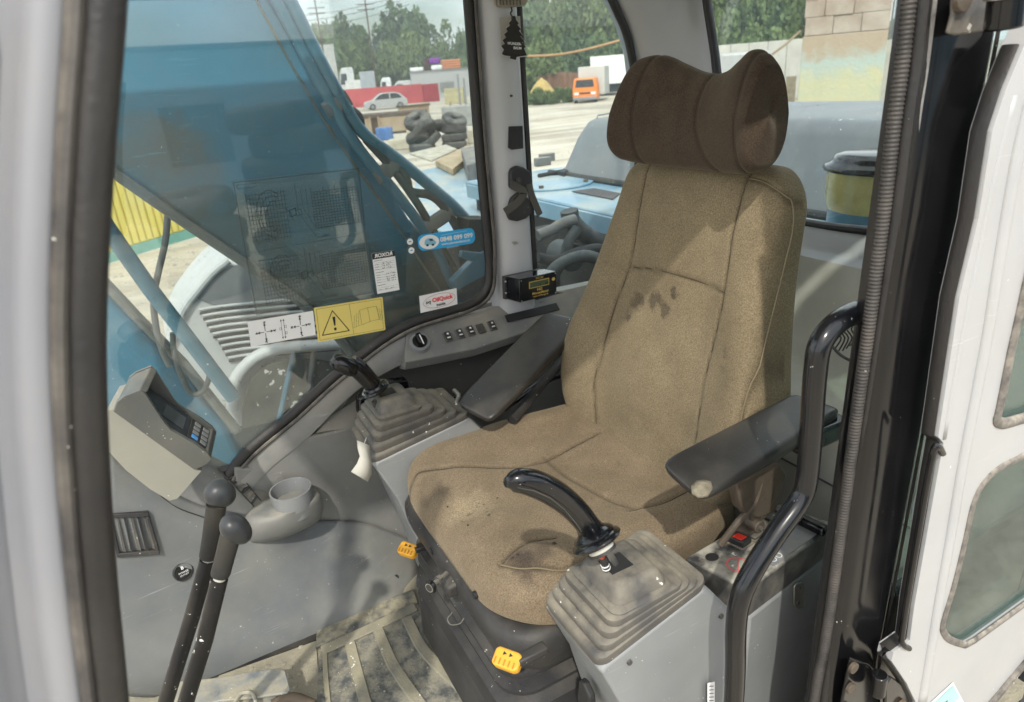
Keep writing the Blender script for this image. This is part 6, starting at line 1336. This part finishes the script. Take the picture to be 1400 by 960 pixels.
# tyres
def tyre_mesh():
    mb = MB(); R, r = .50, .17; prof = []
    for t in np.linspace(0, 6.283, 14, endpoint=False): prof.append((R-.20+ (.20)*math.copysign(abs(math.cos(t))**.6, math.cos(t)) if 0 else (R-.19)+.19*math.copysign(abs(math.cos(t))**.55, math.cos(t)), .155*math.copysign(abs(math.sin(t))**.6, math.sin(t))))
    n = 40; rings = []
    for j in range(n):
        a = 2*math.pi*j/n; tr = .012 if j % 2 else 0
        rings.append([V(((q+(tr if q > R-.05 else 0))*math.cos(a), (q+(tr if q > R-.05 else 0))*math.sin(a), z)) for q, z in prof])
    rings.append(rings[0]); mb.loft(rings, cap=False); return mb
m_tyre = mat('dusty_old_tyre', (.035, .035, .037), .85, dust=.6, dustc=(.24, .23, .20), dscale=3, bump=.5, bscale=40)
ty = tyre_mesh().build('tyre', m_tyre, None, ang=30); tag(ty, 'dusty old tyre in a pile', 'tyre'); first_tyre = [ty]
def place_tyre(loc, rx, ry, rz, sc_, label, group):
    o = first_tyre.pop() if first_tyre else ty.copy()
    if o is not ty: col.objects.link(o)
    o.location = loc; o.rotation_euler = (rx, ry, rz); o.scale = (sc_,)*3; tag(o, label, 'tyre', group)
f = FB(600, 205); lefts = [(-.62, 0, .14, 0, 0, 1.0, 'bottom tyre of the left hand pile'), (-.30, .1, .36, .5, .25, .95, 'tyre leaning right, second from the bottom of the left pile'), (-.72, 0, .46, -.2, .5, .95, 'tilted tyre on the left flank of the left pile'), (-.45, -.1, .78, .75, 0, 1.0, 'tyre showing its open hole, second from the top of the left pile'), (-.68, .1, 1.10, .35, -.4, 1.05, 'topmost tyre of the left hand pile')]
rights = [(.62, 0, .14, 0, 0, .95, 'bottom tyre of the right hand pile'), (.64, 0, .42, .05, .0, .97, 'second tyre from the bottom of the right hand pile'), (.66, .0, .70, -.1, .1, .97, 'third tyre from the bottom of the right hand pile'), (.25, .05, .85, .2, -.5, .8, 'small tilted tyre wedged between the two piles'), (.70, 0, 1.02, .35, .3, .95, 'topmost slanting tyre of the right hand pile')]
for a, b, c, rx, ry, s_, lab in lefts+rights:
    place_tyre(f.p(a*.95, b, c*.95), rx, ry, rnd.uniform(0, 6), s_*.95, lab, 'tyres heaped in the yard')
# pile of large tyres and a clad site building on the near side of the yard (seen mirrored in the side window)
nms = ['lowest', 'second', 'third', 'fourth', 'fifth', 'sixth', 'seventh', 'top']
for i in range(7): place_tyre(V((-.90+.12*math.sin(i*2.3), 7.4+.1*math.cos(i*1.7), GZ+.16+i*.315)), .05*math.sin(i), .05*math.cos(i*2), i, 1.08, '%s tyre of the tall stack mirrored in the side window' % nms[i], 'tall stack of tyres')
for i in range(4): place_tyre(V((.35+.1*math.sin(i*3), 7.2, GZ+.16+i*.315)), .05, .03*i, i*2, 1.05, '%s tyre of the low stack mirrored in the side window' % nms[i], 'low stack of tyres')
sb = thing('site_building', 'blue clad site building mirrored in the side window', 'building', (-3, 17, GZ))
m_clad = mat('blue_cladding', (.30, .46, .56), .5, var=.1, nscale=1)
MB().box((-4, 20, GZ+1.72), (30, 6, 3.44)).build('wall', m_clad, sb)
for i in range(7): MB().box((-15+i*3.6, 16.98, GZ+1.5), (1.5, .06, 1.4)).build('window', m_tube, sb)
MB().box((-4, 20, GZ+3.5), (30.2, 6.2, .1)).build('roof', m_hood, sb)
# cars, truck, containers
def carp(f, L, H, W, m, t, flip=1):
    prof = [(-.5, .16), (-.5, .42), (-.47, .52), (-.30, .60), (-.14, .93), (-.05, 1.0), (.22, 1.0), (.34, .92), (.46, .62), (.5, .55), (.5, .2), (.46, .14), (-.46, .14)]
    prof = [(a*flip, c) for a, c in prof]
    MB().loft([[f.p(a*L, b, c*H) for a, c in prof] for b in (-W/2, -W/2+.05, W/2-.05, W/2)]).build('body', m, t, bevel=.05, seg=2)
    MB().loft([[f.p(a*L*flip, b, c*H) for a, c in ((-.26, .62), (-.13, .90), (-.05, .95), (.08, .95), (.08, .62))] for b in (-W/2-.01, W/2+.01)]).build('window', m_screen, t, smooth=False)
    MB().loft([[f.p(a*L*flip, b, c*H) for a, c in ((.11, .62), (.11, .95), (.22, .94), (.31, .86), (.38, .64))] for b in (-W/2-.01, W/2+.01)]).build('window', m_screen, t, smooth=False)
    for a in (-.33, .32):
        for b in (-W/2+.02, W/2-.02):
            c_ = f.p(a*L*flip, b, .31); w_ = MB().tube([c_-f.d*.11, c_+f.d*.11], .31, 20).build('wheel', m_tyre, t); MB().tube([c_-f.d*.12, c_+f.d*.12], .19, 12).build('rim', m_cons, w_)
f = FB(528, 149, .12); t = thing('white_car', 'white hatchback parked in front of the red container', 'car', f.o); k_ = f.m*58; carp(f, k_, k_*.36, k_*.42, m_white, t)
f = FB(487, 146, .1); t = thing('black_car', 'black car half hidden behind the boom pipe', 'car', f.o); carp(f, 3.9, 1.5, 1.7, m_blackm, t, -1)
m_red = mat('faded_red_container', (.48, .07, .085), .6, var=.2, nscale=.4, dust=.3, dscale=.5)
f = FB(540, 143, .0); t = thing('red_container', 'long faded red open container with a darker end on the right', 'container', f.o); s_ = f.m
f.box(-68*s_, 40*s_, 0, 2.4, 0, 24*s_).build('long_side', m_red, t); f.box(40*s_+.02, 62*s_, -.5, 2.4, 0, 23*s_).build('end', mat('dark_red_paint', (.30, .03, .045), .6, var=.2), t)
for i in range(36): f.box((-68+i*3)*s_, (-66.6+i*3)*s_, -.05, 0, .15, 23*s_).build('rib', m_red, t, smooth=False)
f = FB(607, 134, 0); s_ = f.m; t = thing('white_cabin', 'white site cabin with a barred window behind the red container', 'site cabin', f.o)
f.box(-42*s_, 40*s_, 0, 3, 0, 34*s_).build('wall', m_white, t); f.box(-43*s_, 41*s_, -.1, 3.1, 34*s_, 36*s_).build('roof', m_cons, t)
f.box(-4*s_, 16*s_, -.06, 0, 7*s_, 20*s_).build('window', m_ggrey, t)
for i in range(8): f.box((-4+i*2.7)*s_, (-3.4+i*2.7)*s_, -.12, -.06, 7*s_, 20*s_).build('bar', m_white, t, smooth=False)
tp_z = 36*s_
for (a0, a1, h0, h1, c, nm, lab, cat) in ((-42, -24, 0, 5, (.8, .8, .78), 'white_tarp', 'crumpled white tarp at the left end of the cabin roof', 'tarp'), (-22, -15, 0, 14, (.06, .02, .02), 'dark_crate', 'dark crate on the cabin roof', 'crate'), (-15, 0, 8, 15, (.18, .03, .30), 'purple_tarp', 'purple tarp on top of the load on the cabin roof', 'tarp'), (-13, 2, 0, 6, (.75, .75, .75), 'white_sack', 'white sack below the purple tarp on the cabin roof', 'sack')):
    f.box(a0*s_, a1*s_, .3, 2, tp_z+h0*s_, tp_z+h1*s_).build(nm, mat('paint_'+nm, c, .8, var=.2, nscale=2), None, bevel=.15, seg=2); tag(bpy.data.objects[nm], lab, cat)
pr_ = thing('orange_pipes', 'stack of orange pipes on the right of the cabin roof', 'pipe stack', f.p(20*s_, 1, tp_z))
for i in range(4): MB().cyl(f.p(1*s_, 1, tp_z+(1.6+i*2.9)*s_), f.p(27*s_, 1, tp_z+(1.6+i*2.9)*s_), 1.5*s_, n=12).build('pipe', mat('orange_pipe', (.55, .22, .10), .6) if i == 0 else MATS['orange_pipe'], pr_)
# scrap behind the red container
for i, (a, b0, b1, w_, c, nm, lab, cat) in enumerate(((455, 143, 66, 26, (.42, .41, .38), 'concrete_shaft', 'pale concrete shaft just right of the boom', 'concrete block'), (478, 141, 95, 22, (.62, .63, .64), 'white_van', 'white van front half hidden behind the boom pipe', 'van'), (507, 141, 100, 21, (.35, .38, .42), 'silver_box', 'upright silver sheet metal box behind the red container', 'box'), (530, 141, 108, 16, (.72, .73, .74), 'white_dome', 'rounded white cabin shell behind the red container', 'shell'), (552, 140, 112, 26, (.55, .56, .56), 'light_van', 'light van roof behind the red container, left of the cabin', 'van'), (490, 141, 111, 28, (.66, .66, .64), 'white_pallets', 'heap of white boards behind the black car', 'boards'))):
    f = FB(a, b0-3); s_ = f.m; t = thing(nm, lab, cat, f.o); H_ = (b0-3-b1)*s_; mm = mat('paint_'+nm, c, .7, var=.15, nscale=1.5, dust=.3)
    if 'van' in nm or 'dome' in nm:
        MB().loft([[f.p(x*w_*s_, b, z*H_) for x, z in ((-.5, 0), (-.5, .45), (-.36, .85), (-.2, 1), (.45, 1), (.5, .9), (.5, 0))] for b in (0, 3)]).build('body', mm, t, bevel=.15, seg=3)
        MB().loft([[f.p(x*w_*s_, b, z*H_) for x, z in ((-.38, .5), (-.28, .82), (.05, .82), (.05, .5))] for b in (-.05, -.01)]).build('window', m_screen, t, smooth=False)
    else:
        f.box(-w_/2*s_, w_/2*s_, 0, 2, 0, H_).build('body', mm, t, bevel=.05)
        for i2 in range(5): f.box((-w_/2+w_*(i2+.1)/5)*s_, (-w_/2+w_*(i2+.16)/5)*s_, -.04, 0, .1, H_*.96).build('rib', mm, t, smooth=False)
# rusty flat trailer / skips in front
m_rt = mat('rusty_side_wall', (.26, .17, .10), .8, var=.45, nscale=1.5, c2=(.36, .29, .20), dust=.5, dscale=2)
m_dk2 = mat('dark_rust', (.10, .07, .05), .8, var=.3, nscale=2)
f = FB(565, 181, -.06); s_ = f.m; t = thing('flat_trailer', 'long rusty flat trailer with open side boards and dark rail', 'trailer', f.o)
f.box(-90*s_, 20*s_, 0, 2.4, 22*s_, 27*s_).build('rail', m_dk2, t)
for i, (a0, a1) in enumerate(((-90, -57), (-44, -6), (-5, 12))): f.box(a0*s_, a1*s_, -.05, 0, 3*s_, 22*s_).build('side_board', m_rt, t, bevel=.02)
f.box(-56*s_, -45*s_, .1, .6, 2*s_, 22*s_).build('gap_plate', m_dk2, t); f.box(-57.5*s_, -55*s_, -.12, 0, 3*s_, 24*s_).build('post', m_rt, t); f.box(-46*s_, -44*s_, -.12, 0, 3*s_, 24*s_).build('post', m_rt, t)
f = FB(567, 158, .05); s_ = f.m; t = thing('rusty_skip', 'low rusty metal skip to the right of the white car', 'skip', f.o)
MB().loft([[f.p(a*s_, b, c*s_) for a, c in ((-20, 0), (20, 0), (22, 15), (-21, 12))] for b in (0, 2)]).build('tub', m_rt, t); f.box(-22*s_, 23*s_, -.1, .05, 12*s_, 14*s_).build('rim', m_dk2, t)
for nm, a, b, wl, h, c, lab, cat in (('blue_box', 526, 192, 22, 17, (.05, .15, .38), 'blue box beside the boom pipes', 'box'), ('concrete_slab', 548, 205, 34, 14, (.5, .46, .36), 'pale concrete slab left of the tyre pile', 'slab'), ('broken_slab', 575, 200, 34, 22, (.48, .43, .33), 'sandy broken slab behind the left tyre pile', 'slab'), ('white_drum', 605, 186, 14, 16, (.72, .72, .70), 'white drum between the two tyre piles', 'drum'), ('grey_skip', 640, 172, 70, 26, (.30, .31, .30), 'grey metal skip behind the right tyre pile', 'skip'), ('yellow_crate', 622, 142, 26, 20, (.42, .38, .22), 'dull yellow crate right of the red container', 'crate'), ('sandstone_block', 655, 196, 30, 18, (.45, .40, .32), 'sandy block at the right of the tyre pile by the pillar', 'block')):
    f = FB(a, b, rnd.uniform(-.2, .2)); s_ = f.m; o = f.box(-wl/2*s_, wl/2*s_, 0, wl*.6*s_, 0, h*s_).build(nm, mat('paint_'+nm, c, .8, var=.2, nscale=3, dust=.4), None, bevel=.04); tag(o, lab, cat)
for (a, b0, b1) in ((630, 150, 105), (638, 152, 110), (617, 155, 140)):
    f = FB(a, b0); o = f.box(-.08, .08, 0, .1, 0, (b0-b1)*f.m).build('steel_post', m_rt if a == 617 else m_cons); tag(o, {630: 'pale post left of two by the pillar edge', 638: 'pale post nearest the pillar edge', 617: 'short rusty post behind the right tyre pile'}[a], 'post')
# orange truck
f = FB(800, 141, -.12); s_ = f.m; t = thing('orange_truck', 'small orange truck with a grey tarpaulin box parked facing us', 'truck', f.o)
m_or = mat('orange_truck_paint', (.78, .22, .03), .45, var=.08, dust=.2, dscale=1)
c_w, c_h = 34*s_, 33*s_
MB().loft([[f.p(a*c_w, b, z*c_h) for a, z in ((-.5, .12), (.5, .12), (.5, .5), (.42, 1), (-.42, 1), (-.5, .5))] if 0 else [f.p((-.5+k0)*c_w, b, z*c_h) for k0, z in ((0, .12), (1, .12), (1, .55), (.93, .97), (.07, .97), (0, .55))] for b, in ((0.,), (1.8,))]).build('cab', m_or, t, bevel=.12, seg=3)
ws = MB(); ws.loft([[f.p(a*c_w, b, z*c_h) for a, z in ((-.38, .62), (.38, .62), (.33, .90), (-.33, .90))] for b in (-.03, .01)]); ws.build('windscreen', m_screen, t, smooth=False)
f.box(-.48*c_w, .48*c_w, -.12, 0, .12*c_h, .24*c_h).build('bumper', m_cons, t, bevel=.04)
for sx in (-1, 1): f.box((.34*sx-.09)*c_w, (.34*sx+.09)*c_w, -.05, .0, .32*c_h, .42*c_h).build('headlight', m_whitep, t, bevel=.02); c_ = f.p(.40*sx*c_w, .5, .36); MB().tube([c_-f.u*.1, c_+f.u*.1], .36, 16).build('wheel', m_tyre, t)
f.box(-.22*c_w, .22*c_w, -.04, 0, .36*c_h, .42*c_h).build('grille', m_blackm, t); f.box(.2*c_w, .36*c_w, 1.4, 1.5, .5*c_h, .9*c_h).build('mirror', m_blackm, t)
f.box(-13*s_, 24*s_, 1.9, 6, .25*c_h, 46*s_).build('tarpaulin_box', mat('grey_tarpaulin', (.50, .50, .47), .7, var=.1, nscale=.8), t, bevel=.06)
f = FB(824, 137, 0); s_ = f.m; t = thing('white_truck_box', 'tall white truck box standing behind the orange truck', 'truck box', f.o); f.box(-18*s_, 40*s_, 8, 14, 1, 58*s_).build('box', m_whitep, t); f.box(-18*s_, 40*s_, 8.5, 13, .3, 1).build('chassis', m_dark, t)
# heap, rusty fence, bushes
f = FB(742, 141); s_ = f.m; mb = MB(); rings = []
for k in np.linspace(0, 1, 7): rings.append([f.p(math.cos(t_)*24*s_*(1-k)**.7*(1+.15*math.sin(3*t_)), 3+math.sin(t_)*14*s_*(1-k)**.7, 32*s_*k) for t_ in np.linspace(0, 6.283, 20, endpoint=False)])
mb.loft(rings); o = mb.build('sand_heap', mat('ochre_sand', (.45, .33, .12), .95, var=.2, nscale=.8, bump=.5, bscale=4), None, ang=180); tag(o, 'ochre sand heap with weeds left of the orange truck', 'sand heap')
f = FB(765, 139); s_ = f.m; t = thing('rusty_sheet_fence', 'brown rusty sheet fence behind the sand heap', 'fence', f.o)
for i in range(16): f.box((-32+i*4)*s_, (-32.4+i*4+4)*s_, 6+.1*(i % 2), 6.25+.1*(i % 2), 4*s_, (38-abs(i-8)*.6)*s_).build('sheet', mat('brown_rust_sheet', (.17, .085, .05), .8, var=.35, nscale=1) if i == 0 else MATS['brown_rust_sheet'], t, smooth=False)
# leaves
def leafy(name, c_, N, R, leaf, rngseed, c1=(.05, .10, .025), lobes=18):
    r = np.random.default_rng(rngseed); 
    lc = r.normal(size=(lobes, 3))*.42; lc[:, 2] = np.abs(lc[:, 2])*1.05-.1; lr = r.uniform(.26, .46, lobes)
    which = r.integers(0, lobes, N); d = r.normal(size=(N, 3)); d /= np.linalg.norm(d, axis=1)[:, None]
    p = (lc[which]+d*(lr[which]*r.uniform(.72, 1.06, N))[:, None])*np.array(R)
    a = r.normal(size=(N, 3)); a /= np.linalg.norm(a, axis=1)[:, None]; b = np.cross(a, r.normal(size=(N, 3))); b /= np.linalg.norm(b, axis=1)[:, None]
    s = (leaf*r.uniform(.5, 1.3, N))[:, None]
    vs = np.stack([p-a*s-b*s*.6, p+a*s-b*s*.5, p+a*s*.9+b*s*.6, p-a*s*.8+b*s*.6], 1).reshape(-1, 3)
    me = bpy.data.meshes.new(name); me.vertices.add(4*N); me.vertices.foreach_set('co', vs.ravel()); me.loops.add(4*N); me.loops.foreach_set('vertex_index', np.arange(4*N)); me.polygons.add(N); me.polygons.foreach_set('loop_start', np.arange(0, 4*N, 4)); me.update()
    return me
def leafmat(name, a, b):
    m = mat(name, tuple(x*.75 for x in a), .6, c2=tuple(x*1.25 for x in b), nscale=3.2, spec=.25); n = m.node_tree.nodes['Principled BSDF']; n.inputs['Subsurface Weight'].default_value = 0; return m
lmats = [leafmat('leaf_dark', (.06, .095, .035), (.10, .15, .055)), leafmat('leaf_mid', (.08, .125, .04), (.14, .19, .07)), leafmat('leaf_light', (.11, .15, .05), (.17, .22, .09))]
m_bark = mat('bark', (.10, .08, .06), .9, bump=.6, bscale=20)
crowns = []
for i in range(4):
    me = leafy('crown', None, 5200, (1, 1, 1), .055, 20+i, lobes=16+3*i); me.materials.append(lmats[i % 3]); crowns.append(me)
tkm = bpy.data.meshes.new('trunk'); tb = MB(); tb.tube([V((0, 0, 0)), V((.02, .01, .4)), V((0, .03, .8)), V((.03, 0, 1.1))], [.06, .045, .035, .015], 8)
for a in (0, 1.8, 3.6, 5): tb.tube([V((0, .02, .55+a*.04)), V((math.cos(a)*.18, math.sin(a)*.18, .85)), V((math.cos(a)*.38, math.sin(a)*.38, 1.1))], [.025, .018, .008], 6)
tkm.from_pydata(tb.v, [], tb.f); tkm.materials.append(m_bark)
def tree(px, dist, top_py, wpx, kind, label, cat='tree', grp='trees beyond the yard', shrub=False):
    d0 = far(px, 300, dist); o0 = V((d0.x, d0.y, GZ)); topz = far(px, top_py, dist).z; H = topz-GZ; W = wpx*(far(px+1, 100, dist)-far(px, 100, dist)).length/2
    t = bpy.data.objects.new('shrub' if shrub else 'tree', None); col.objects.link(t); t.location = o0; tag(t, label, cat, grp)
    c = bpy.data.objects.new('crown', crowns[kind]); col.objects.link(c); c.parent = t; c.location = (0, 0, H*(.30 if not shrub else .1)); c.scale = (W*.95, W*.95, H*(.60 if not shrub else .72)); c.rotation_euler = (0, 0, rnd.uniform(0, 6.28))
    k = bpy.data.objects.new('trunk', tkm); col.objects.link(k); k.parent = t; k.scale = (H*.35, H*.35, H*.45)
TR = [  # px, dist, top, width, kind, label
 (452, 78, 52, 60, 0, 'small dark tree against the boom pipe, left end of the tree line'), (480, 84, 22, 70, 1, 'rounded tree right of the boom, lower than its right neighbour'),
 (515, 92, 10, 70, 0, 'dark tree behind the silver box and dome'), (505, 76, 42, 62, 1, 'low pale green tree above the silver box'), (562, 96, -6, 90, 0, 'tallest dark tree at the middle of the side window view'), (548, 80, 48, 60, 1, 'low green tree above the light van'),
 (600, 90, 14, 80, 0, 'dark rounded tree over the left of the white cabin'), (590, 78, 38, 60, 2, 'yellowish green tree behind the cabin roof tarps'), (630, 84, 52, 60, 2, 'light green low tree behind the orange pipes'), (655, 82, 12, 46, 1, 'green tree cut by the window seal beside the pillar'), (650, 78, 60, 50, 1, 'low green tree beside the window seal'),
 (420, 88, 60, 60, 0, 'dark tree mostly behind the boom pipes'),
 (735, 74, -40, 90, 0, 'tall dark tree by the left edge of the rear side window'), (770, 84, -60, 100, 1, 'tall green tree above the rusty fence'), (812, 80, -40, 90, 2, 'tall light green tree above the orange truck'), (848, 82, -50, 90, 1, 'tall tree behind the window edge by the headrest'), (750, 68, 40, 70, 1, 'bushy green tree above the ochre heap'), (790, 72, 42, 70, 0, 'dark bushy tree left of the truck box'), (830, 76, 20, 80, 1, 'bushy green tree over the white truck box'),
 (985, 60, -40, 90, 1, 'leafy green tree at the left of the rear window'), (1020, 66, -60, 90, 2, 'light green tree at the middle of the rear window'), (1062, 60, -50, 90, 0, 'dark green tree right beside the concrete tower'), (1000, 52, 25, 70, 1, 'lower green tree over the grey wall, left'), (1050, 54, 30, 70, 1, 'lower green tree over the grey wall, right'), (1095, 64, -60, 80, 0, 'dark tree behind the concrete tower'), (955, 62, -40, 80, 0, 'dark tree behind the headrest and corner post')]
for q in TR:
    q = list(q)
    if q[0] < 700: q[1] *= 2.1
    tree(*q)
for q in [(738, 58, 118, 30, 2, 'pale weed clump at the foot of the ochre heap'), (760, 57, 112, 36, 1, 'green shrub below the rusty fence'), (782, 57, 116, 26, 2, 'light green shrub beside the orange truck'), (748, 56, 126, 30, 0, 'dark low shrub on the yard edge')]: tree(*q, cat='shrub', grp='shrubs at the yard edge', shrub=True)
wm = leafy('woods', None, 26000, (1, 1, 1), .012, 77, lobes=60); 
# distant wood that closes the view behind the single trees
r_ = np.random.default_rng(5); N_ = 26000
ang_l, ang_r = ray(330, 300), ray(1260, 300); al, ar_ = math.atan2(ang_l.y, ang_l.x), math.atan2(ang_r.y, ang_r.x)
al = al if al < 0 else al-2*math.pi; ar_ = ar_ if ar_ < 0 else ar_-2*math.pi
th = r_.uniform(min(al, ar_), max(al, ar_), N_); dd = np.where(th < (al+ar_)/2+.0, r_.uniform(96, 112, N_), r_.uniform(215, 235, N_)); hz_ = np.where(th < (al+ar_)/2, 1, 2.0)*(6.0+1.5*np.sin(th*23)+1.0*np.sin(th*51+1)) * np.where(th < (al+ar_)/2, 1.0, 1.0)
zz = GZ+np.abs(r_.uniform(0, 1, N_))**.8*hz_
p_ = np.stack([CAM.x+np.cos(th)*dd, CAM.y+np.sin(th)*dd, zz], 1); a = r_.normal(size=(N_, 3)); a /= np.linalg.norm(a, axis=1)[:, None]; b = np.cross(a, r_.normal(size=(N_, 3))); b /= np.linalg.norm(b, axis=1)[:, None]; s = r_.uniform(.3, .8, N_)[:, None]
vs = np.stack([p_-a*s-b*s*.6, p_+a*s-b*s*.5, p_+a*s*.9+b*s*.6, p_-a*s*.8+b*s*.6], 1).reshape(-1, 3)
me = bpy.data.meshes.new('woodland'); me.vertices.add(4*N_); me.vertices.foreach_set('co', vs.ravel()); me.loops.add(4*N_); me.loops.foreach_set('vertex_index', np.arange(4*N_)); me.polygons.add(N_); me.polygons.foreach_set('loop_start', np.arange(0, 4*N_, 4)); me.update(); me.materials.append(lmats[0])
o = bpy.data.objects.new('woodland', me); col.objects.link(o); o['kind'] = 'stuff'; o['label'] = 'far dense woodland behind the single trees'
# concrete tower of blocks and painted slab, walls, van, sign  (behind the rear window)
f = FB(1140, 170, 0); s_ = f.m
m_cb = mat('brown_concrete_block', (.26, .19, .14), .9, var=.3, nscale=1.2, c2=(.42, .37, .31), bump=.5, bscale=12)
tw = thing('block_tower', 'tall brown tower of big concrete blocks over a faded painted slab', 'block tower', f.o)
def slabmat():
    m = mat('faded_painted_slab', (.47, .44, .27), .85, c2=(.40, .42, .30), nscale=2.2, bump=.4, bscale=10, spots=[], speck=.3, sscale=8)
    t = m.node_tree; b = t.nodes['Principled BSDF']; lk = b.inputs['Base Color'].links[0].from_socket; N = t.nodes.new; K = t.links.new
    co = N('ShaderNodeTexCoord').outputs['Object']; sx = N('ShaderNodeSeparateXYZ'); K(co, sx.inputs[0]); nz = N('ShaderNodeTexNoise'); nz.inputs['Scale'].default_value = 1.6; nz.inputs['Detail'].default_value = 6; K(co, nz.inputs['Vector'])
    ad = N('ShaderNodeMath'); ad.operation = 'MULTIPLY_ADD'; K(nz.outputs['Fac'], ad.inputs[0]); ad.inputs[1].default_value = 1.6; K(sx.outputs[2], ad.inputs[2])
    zb = lambda py: f.p(0, 0, (170-py)*s_).z-f.o.z + .8
    for z0, z1, c in ((zb(104), zb(88), (.36, .42, .38)), (zb(80), zb(62), (.36, .29, .21))):
        mr = N('ShaderNodeMapRange'); mr.inputs[1].default_value = z0; mr.inputs[2].default_value = z1; K(ad.outputs[0], mr.inputs[0]); x = N('ShaderNodeMix'); x.data_type = 'RGBA'; K(mr.outputs[0], x.inputs[0]); K(lk, x.inputs[6]); x.inputs[7].default_value = rgb(c); lk = x.outputs[2]
    K(lk, b.inputs['Base Color']); return m
f.box(-54*s_, 57*s_, 0, 1.2, 0, 124*s_).build('painted_slab', slabmat(), tw, bevel=.03)
for r in range(4):
    for c in range(3):
        a0 = (-52+c*37-(12 if r % 2 else 0))*s_; a1 = a0+36.8*s_; a0 = max(a0, -54*s_); a1 = min(a1, 57*s_) if c < 2 else 57*s_
        if a1-a0 > .1: f.box(a0, a1, .05*((r+c) % 2), 1.2, (124.5+r*24)*s_, (148.2+r*24)*s_).build('block', m_cb, tw, bevel=.02)
f = FB(1220, 160, 0); s_ = f.m; t = thing('corrugated_shed', 'grey corrugated sheet wall above pale concrete slabs at the window edge', 'shed wall', f.o)
for i in range(16): f.box((-24+i*4)*s_, (-21+i*4)*s_, .3, .5, 112*s_, 260*s_).build('corrugation', m_ggrey if i % 2 else m_hood, t, smooth=False)
f.box(-24*s_, 14*s_, .1, .6, 0, 111*s_).build('slab', m_cons if 0 else mat('pale_concrete', (.46, .45, .41), .9, var=.12, nscale=1.5, bump=.3, bscale=10, dust=.2), t)
f.box(15*s_, 60*s_, .0, .6, 0, 111*s_).build('slab', MATS['pale_concrete'], t)
f = FB(1040, 138, 0); s_ = f.m; t = thing('concrete_wall', 'pale weathered concrete panel wall with dark streaks below the trees', 'wall', f.o)
for i in range(7): f.box((-95+i*25)*s_, (-70.4+i*25)*s_, 0, .4, 0, 78*s_).build('panel', MATS['pale_concrete'], t, bevel=.03)
f = FB(1020, 160, .1); s_ = f.m; t = thing('white_box_van', 'white box van cab with a black mirror beside the headrest', 'van', f.o)
f.box(-40*s_, 28*s_, 0, 3, 6*s_, 86*s_).build('box', m_white, t, bevel=.1, seg=3); f.box(-5*s_, 22*s_, -.04, 0, 52*s_, 78*s_).build('panel_line', m_paint, t, bevel=.01); f.box(27*s_, 33*s_, -.4, -.1, 42*s_, 66*s_).build('mirror', m_blackm, t, bevel=.05); f.box(-38*s_, 26*s_, .1, 3, 0, 6*s_).build('chassis', m_dark, t)
f = FB(1062, 172, 0); s_ = f.m; t = thing('red_framed_sign', 'white sign board with a red frame beside the headrest', 'sign', f.o)
f.box(-9*s_, 9*s_, 0, .06, 14*s_, 52*s_).build('frame', mat('sign_red', (.6, .04, .05), .5), t); f.box(-6.5*s_, 6.5*s_, -.02, 0, 17*s_, 49*s_).build('board', m_whitep, t); f.box(-1*s_, 1*s_, .06, .12, 0, 14*s_).build('post', m_ggrey, t)
# leaning board by the tower, pole, cables
f = FB(1078, 165, 0); s_ = f.m; o = f.box(-8*s_, 6*s_, .3, .5, 0, 60*s_).build('sheet_board', mat('tan_sheet', (.42, .36, .26), .8, var=.2), None); tag(o, 'tan sheet board leaning by the foot of the block tower', 'board')
for (a, tp_, lab) in ((436, -60, 'tall thin power pole above the tree line near the boom'), (503, -30, 'far thin power pole top above the trees')):
    d0 = far(a+4, 60, 100); t = thing('power_pole', lab, 'pole', (d0.x, d0.y, GZ)); z1 = far(a, tp_, 100).z; base = V((d0.x, d0.y, GZ)); MB().cyl(base, V((d0.x, d0.y, z1)), .13, .08, 8).build('pole', m_dk2, t)
    for k in (.9, .95): u, d, z = basis(base); c_ = V((d0.x, d0.y, GZ+(far(a, 8 if a == 436 else 3, 100).z-GZ)*k+.4)); MB().cyl(c_-u*1.1, c_+u*1.1, .06, n=6).build('cross_arm', m_dk2, t)
for i, (y0, y1) in enumerate(((14, 3), (22, 10), (30, 20))):
    A2, B2 = far(300, y0+8, 100), far(560, y1-14, 100); pts = [A2.lerp(B2, k)-V((0, 0, 1.2*4*k*(1-k))) for k in np.linspace(0, 1, 14)]
    tag(MB().tube(pts, .03, 5).build('power_line', m_dk2), ['top thin power line in the sky above the boom pipes', 'middle thin power line in the sky', 'lowest thin power line in the sky'][i], 'cable')
pts = [P(722, 77, x=-3.), P(760, 75, x=-3.2), P(800, 68, x=-3.4), P(860, 52, x=-3.8)]
tag(MB().tube(pts, .012, 6, smooth=5).build('orange_rope', mat('orange_rope', (.40, .24, .12), .8)), 'thin ochre rope stretched across the rear side window view', 'rope')
pts = [far(1055, 75, 30), far(1075, 60, 30), far(1095, 42, 30)]; tag(MB().tube(pts, .05, 6).build('rusty_rod', m_rt), 'rusty rod slanting up to the block tower', 'rod')
# haze over the yard
hz = MB(); hz.loft([[V((x, y, z)) for x, y in ((-260, -300), (60, -300), (60, 40), (-260, 40))] for z in (GZ-1, 26)])
hm_ = bpy.data.materials.new('yard_haze'); hm_.use_nodes = True; n_t = hm_.node_tree; n_t.nodes.clear(); pv = n_t.nodes.new('ShaderNodeVolumePrincipled'); pv.inputs['Color'].default_value = (.85, .9, .95, 1); pv.inputs['Density'].default_value = .0012; pv.inputs['Anisotropy'].default_value = .2
on = n_t.nodes.new('ShaderNodeOutputMaterial'); n_t.links.new(pv.outputs[0], on.inputs['Volume']); o = hz.build('haze', hm_, None, smooth=False); o['kind'] = 'stuff'; o['label'] = 'thin pale haze over the yard'
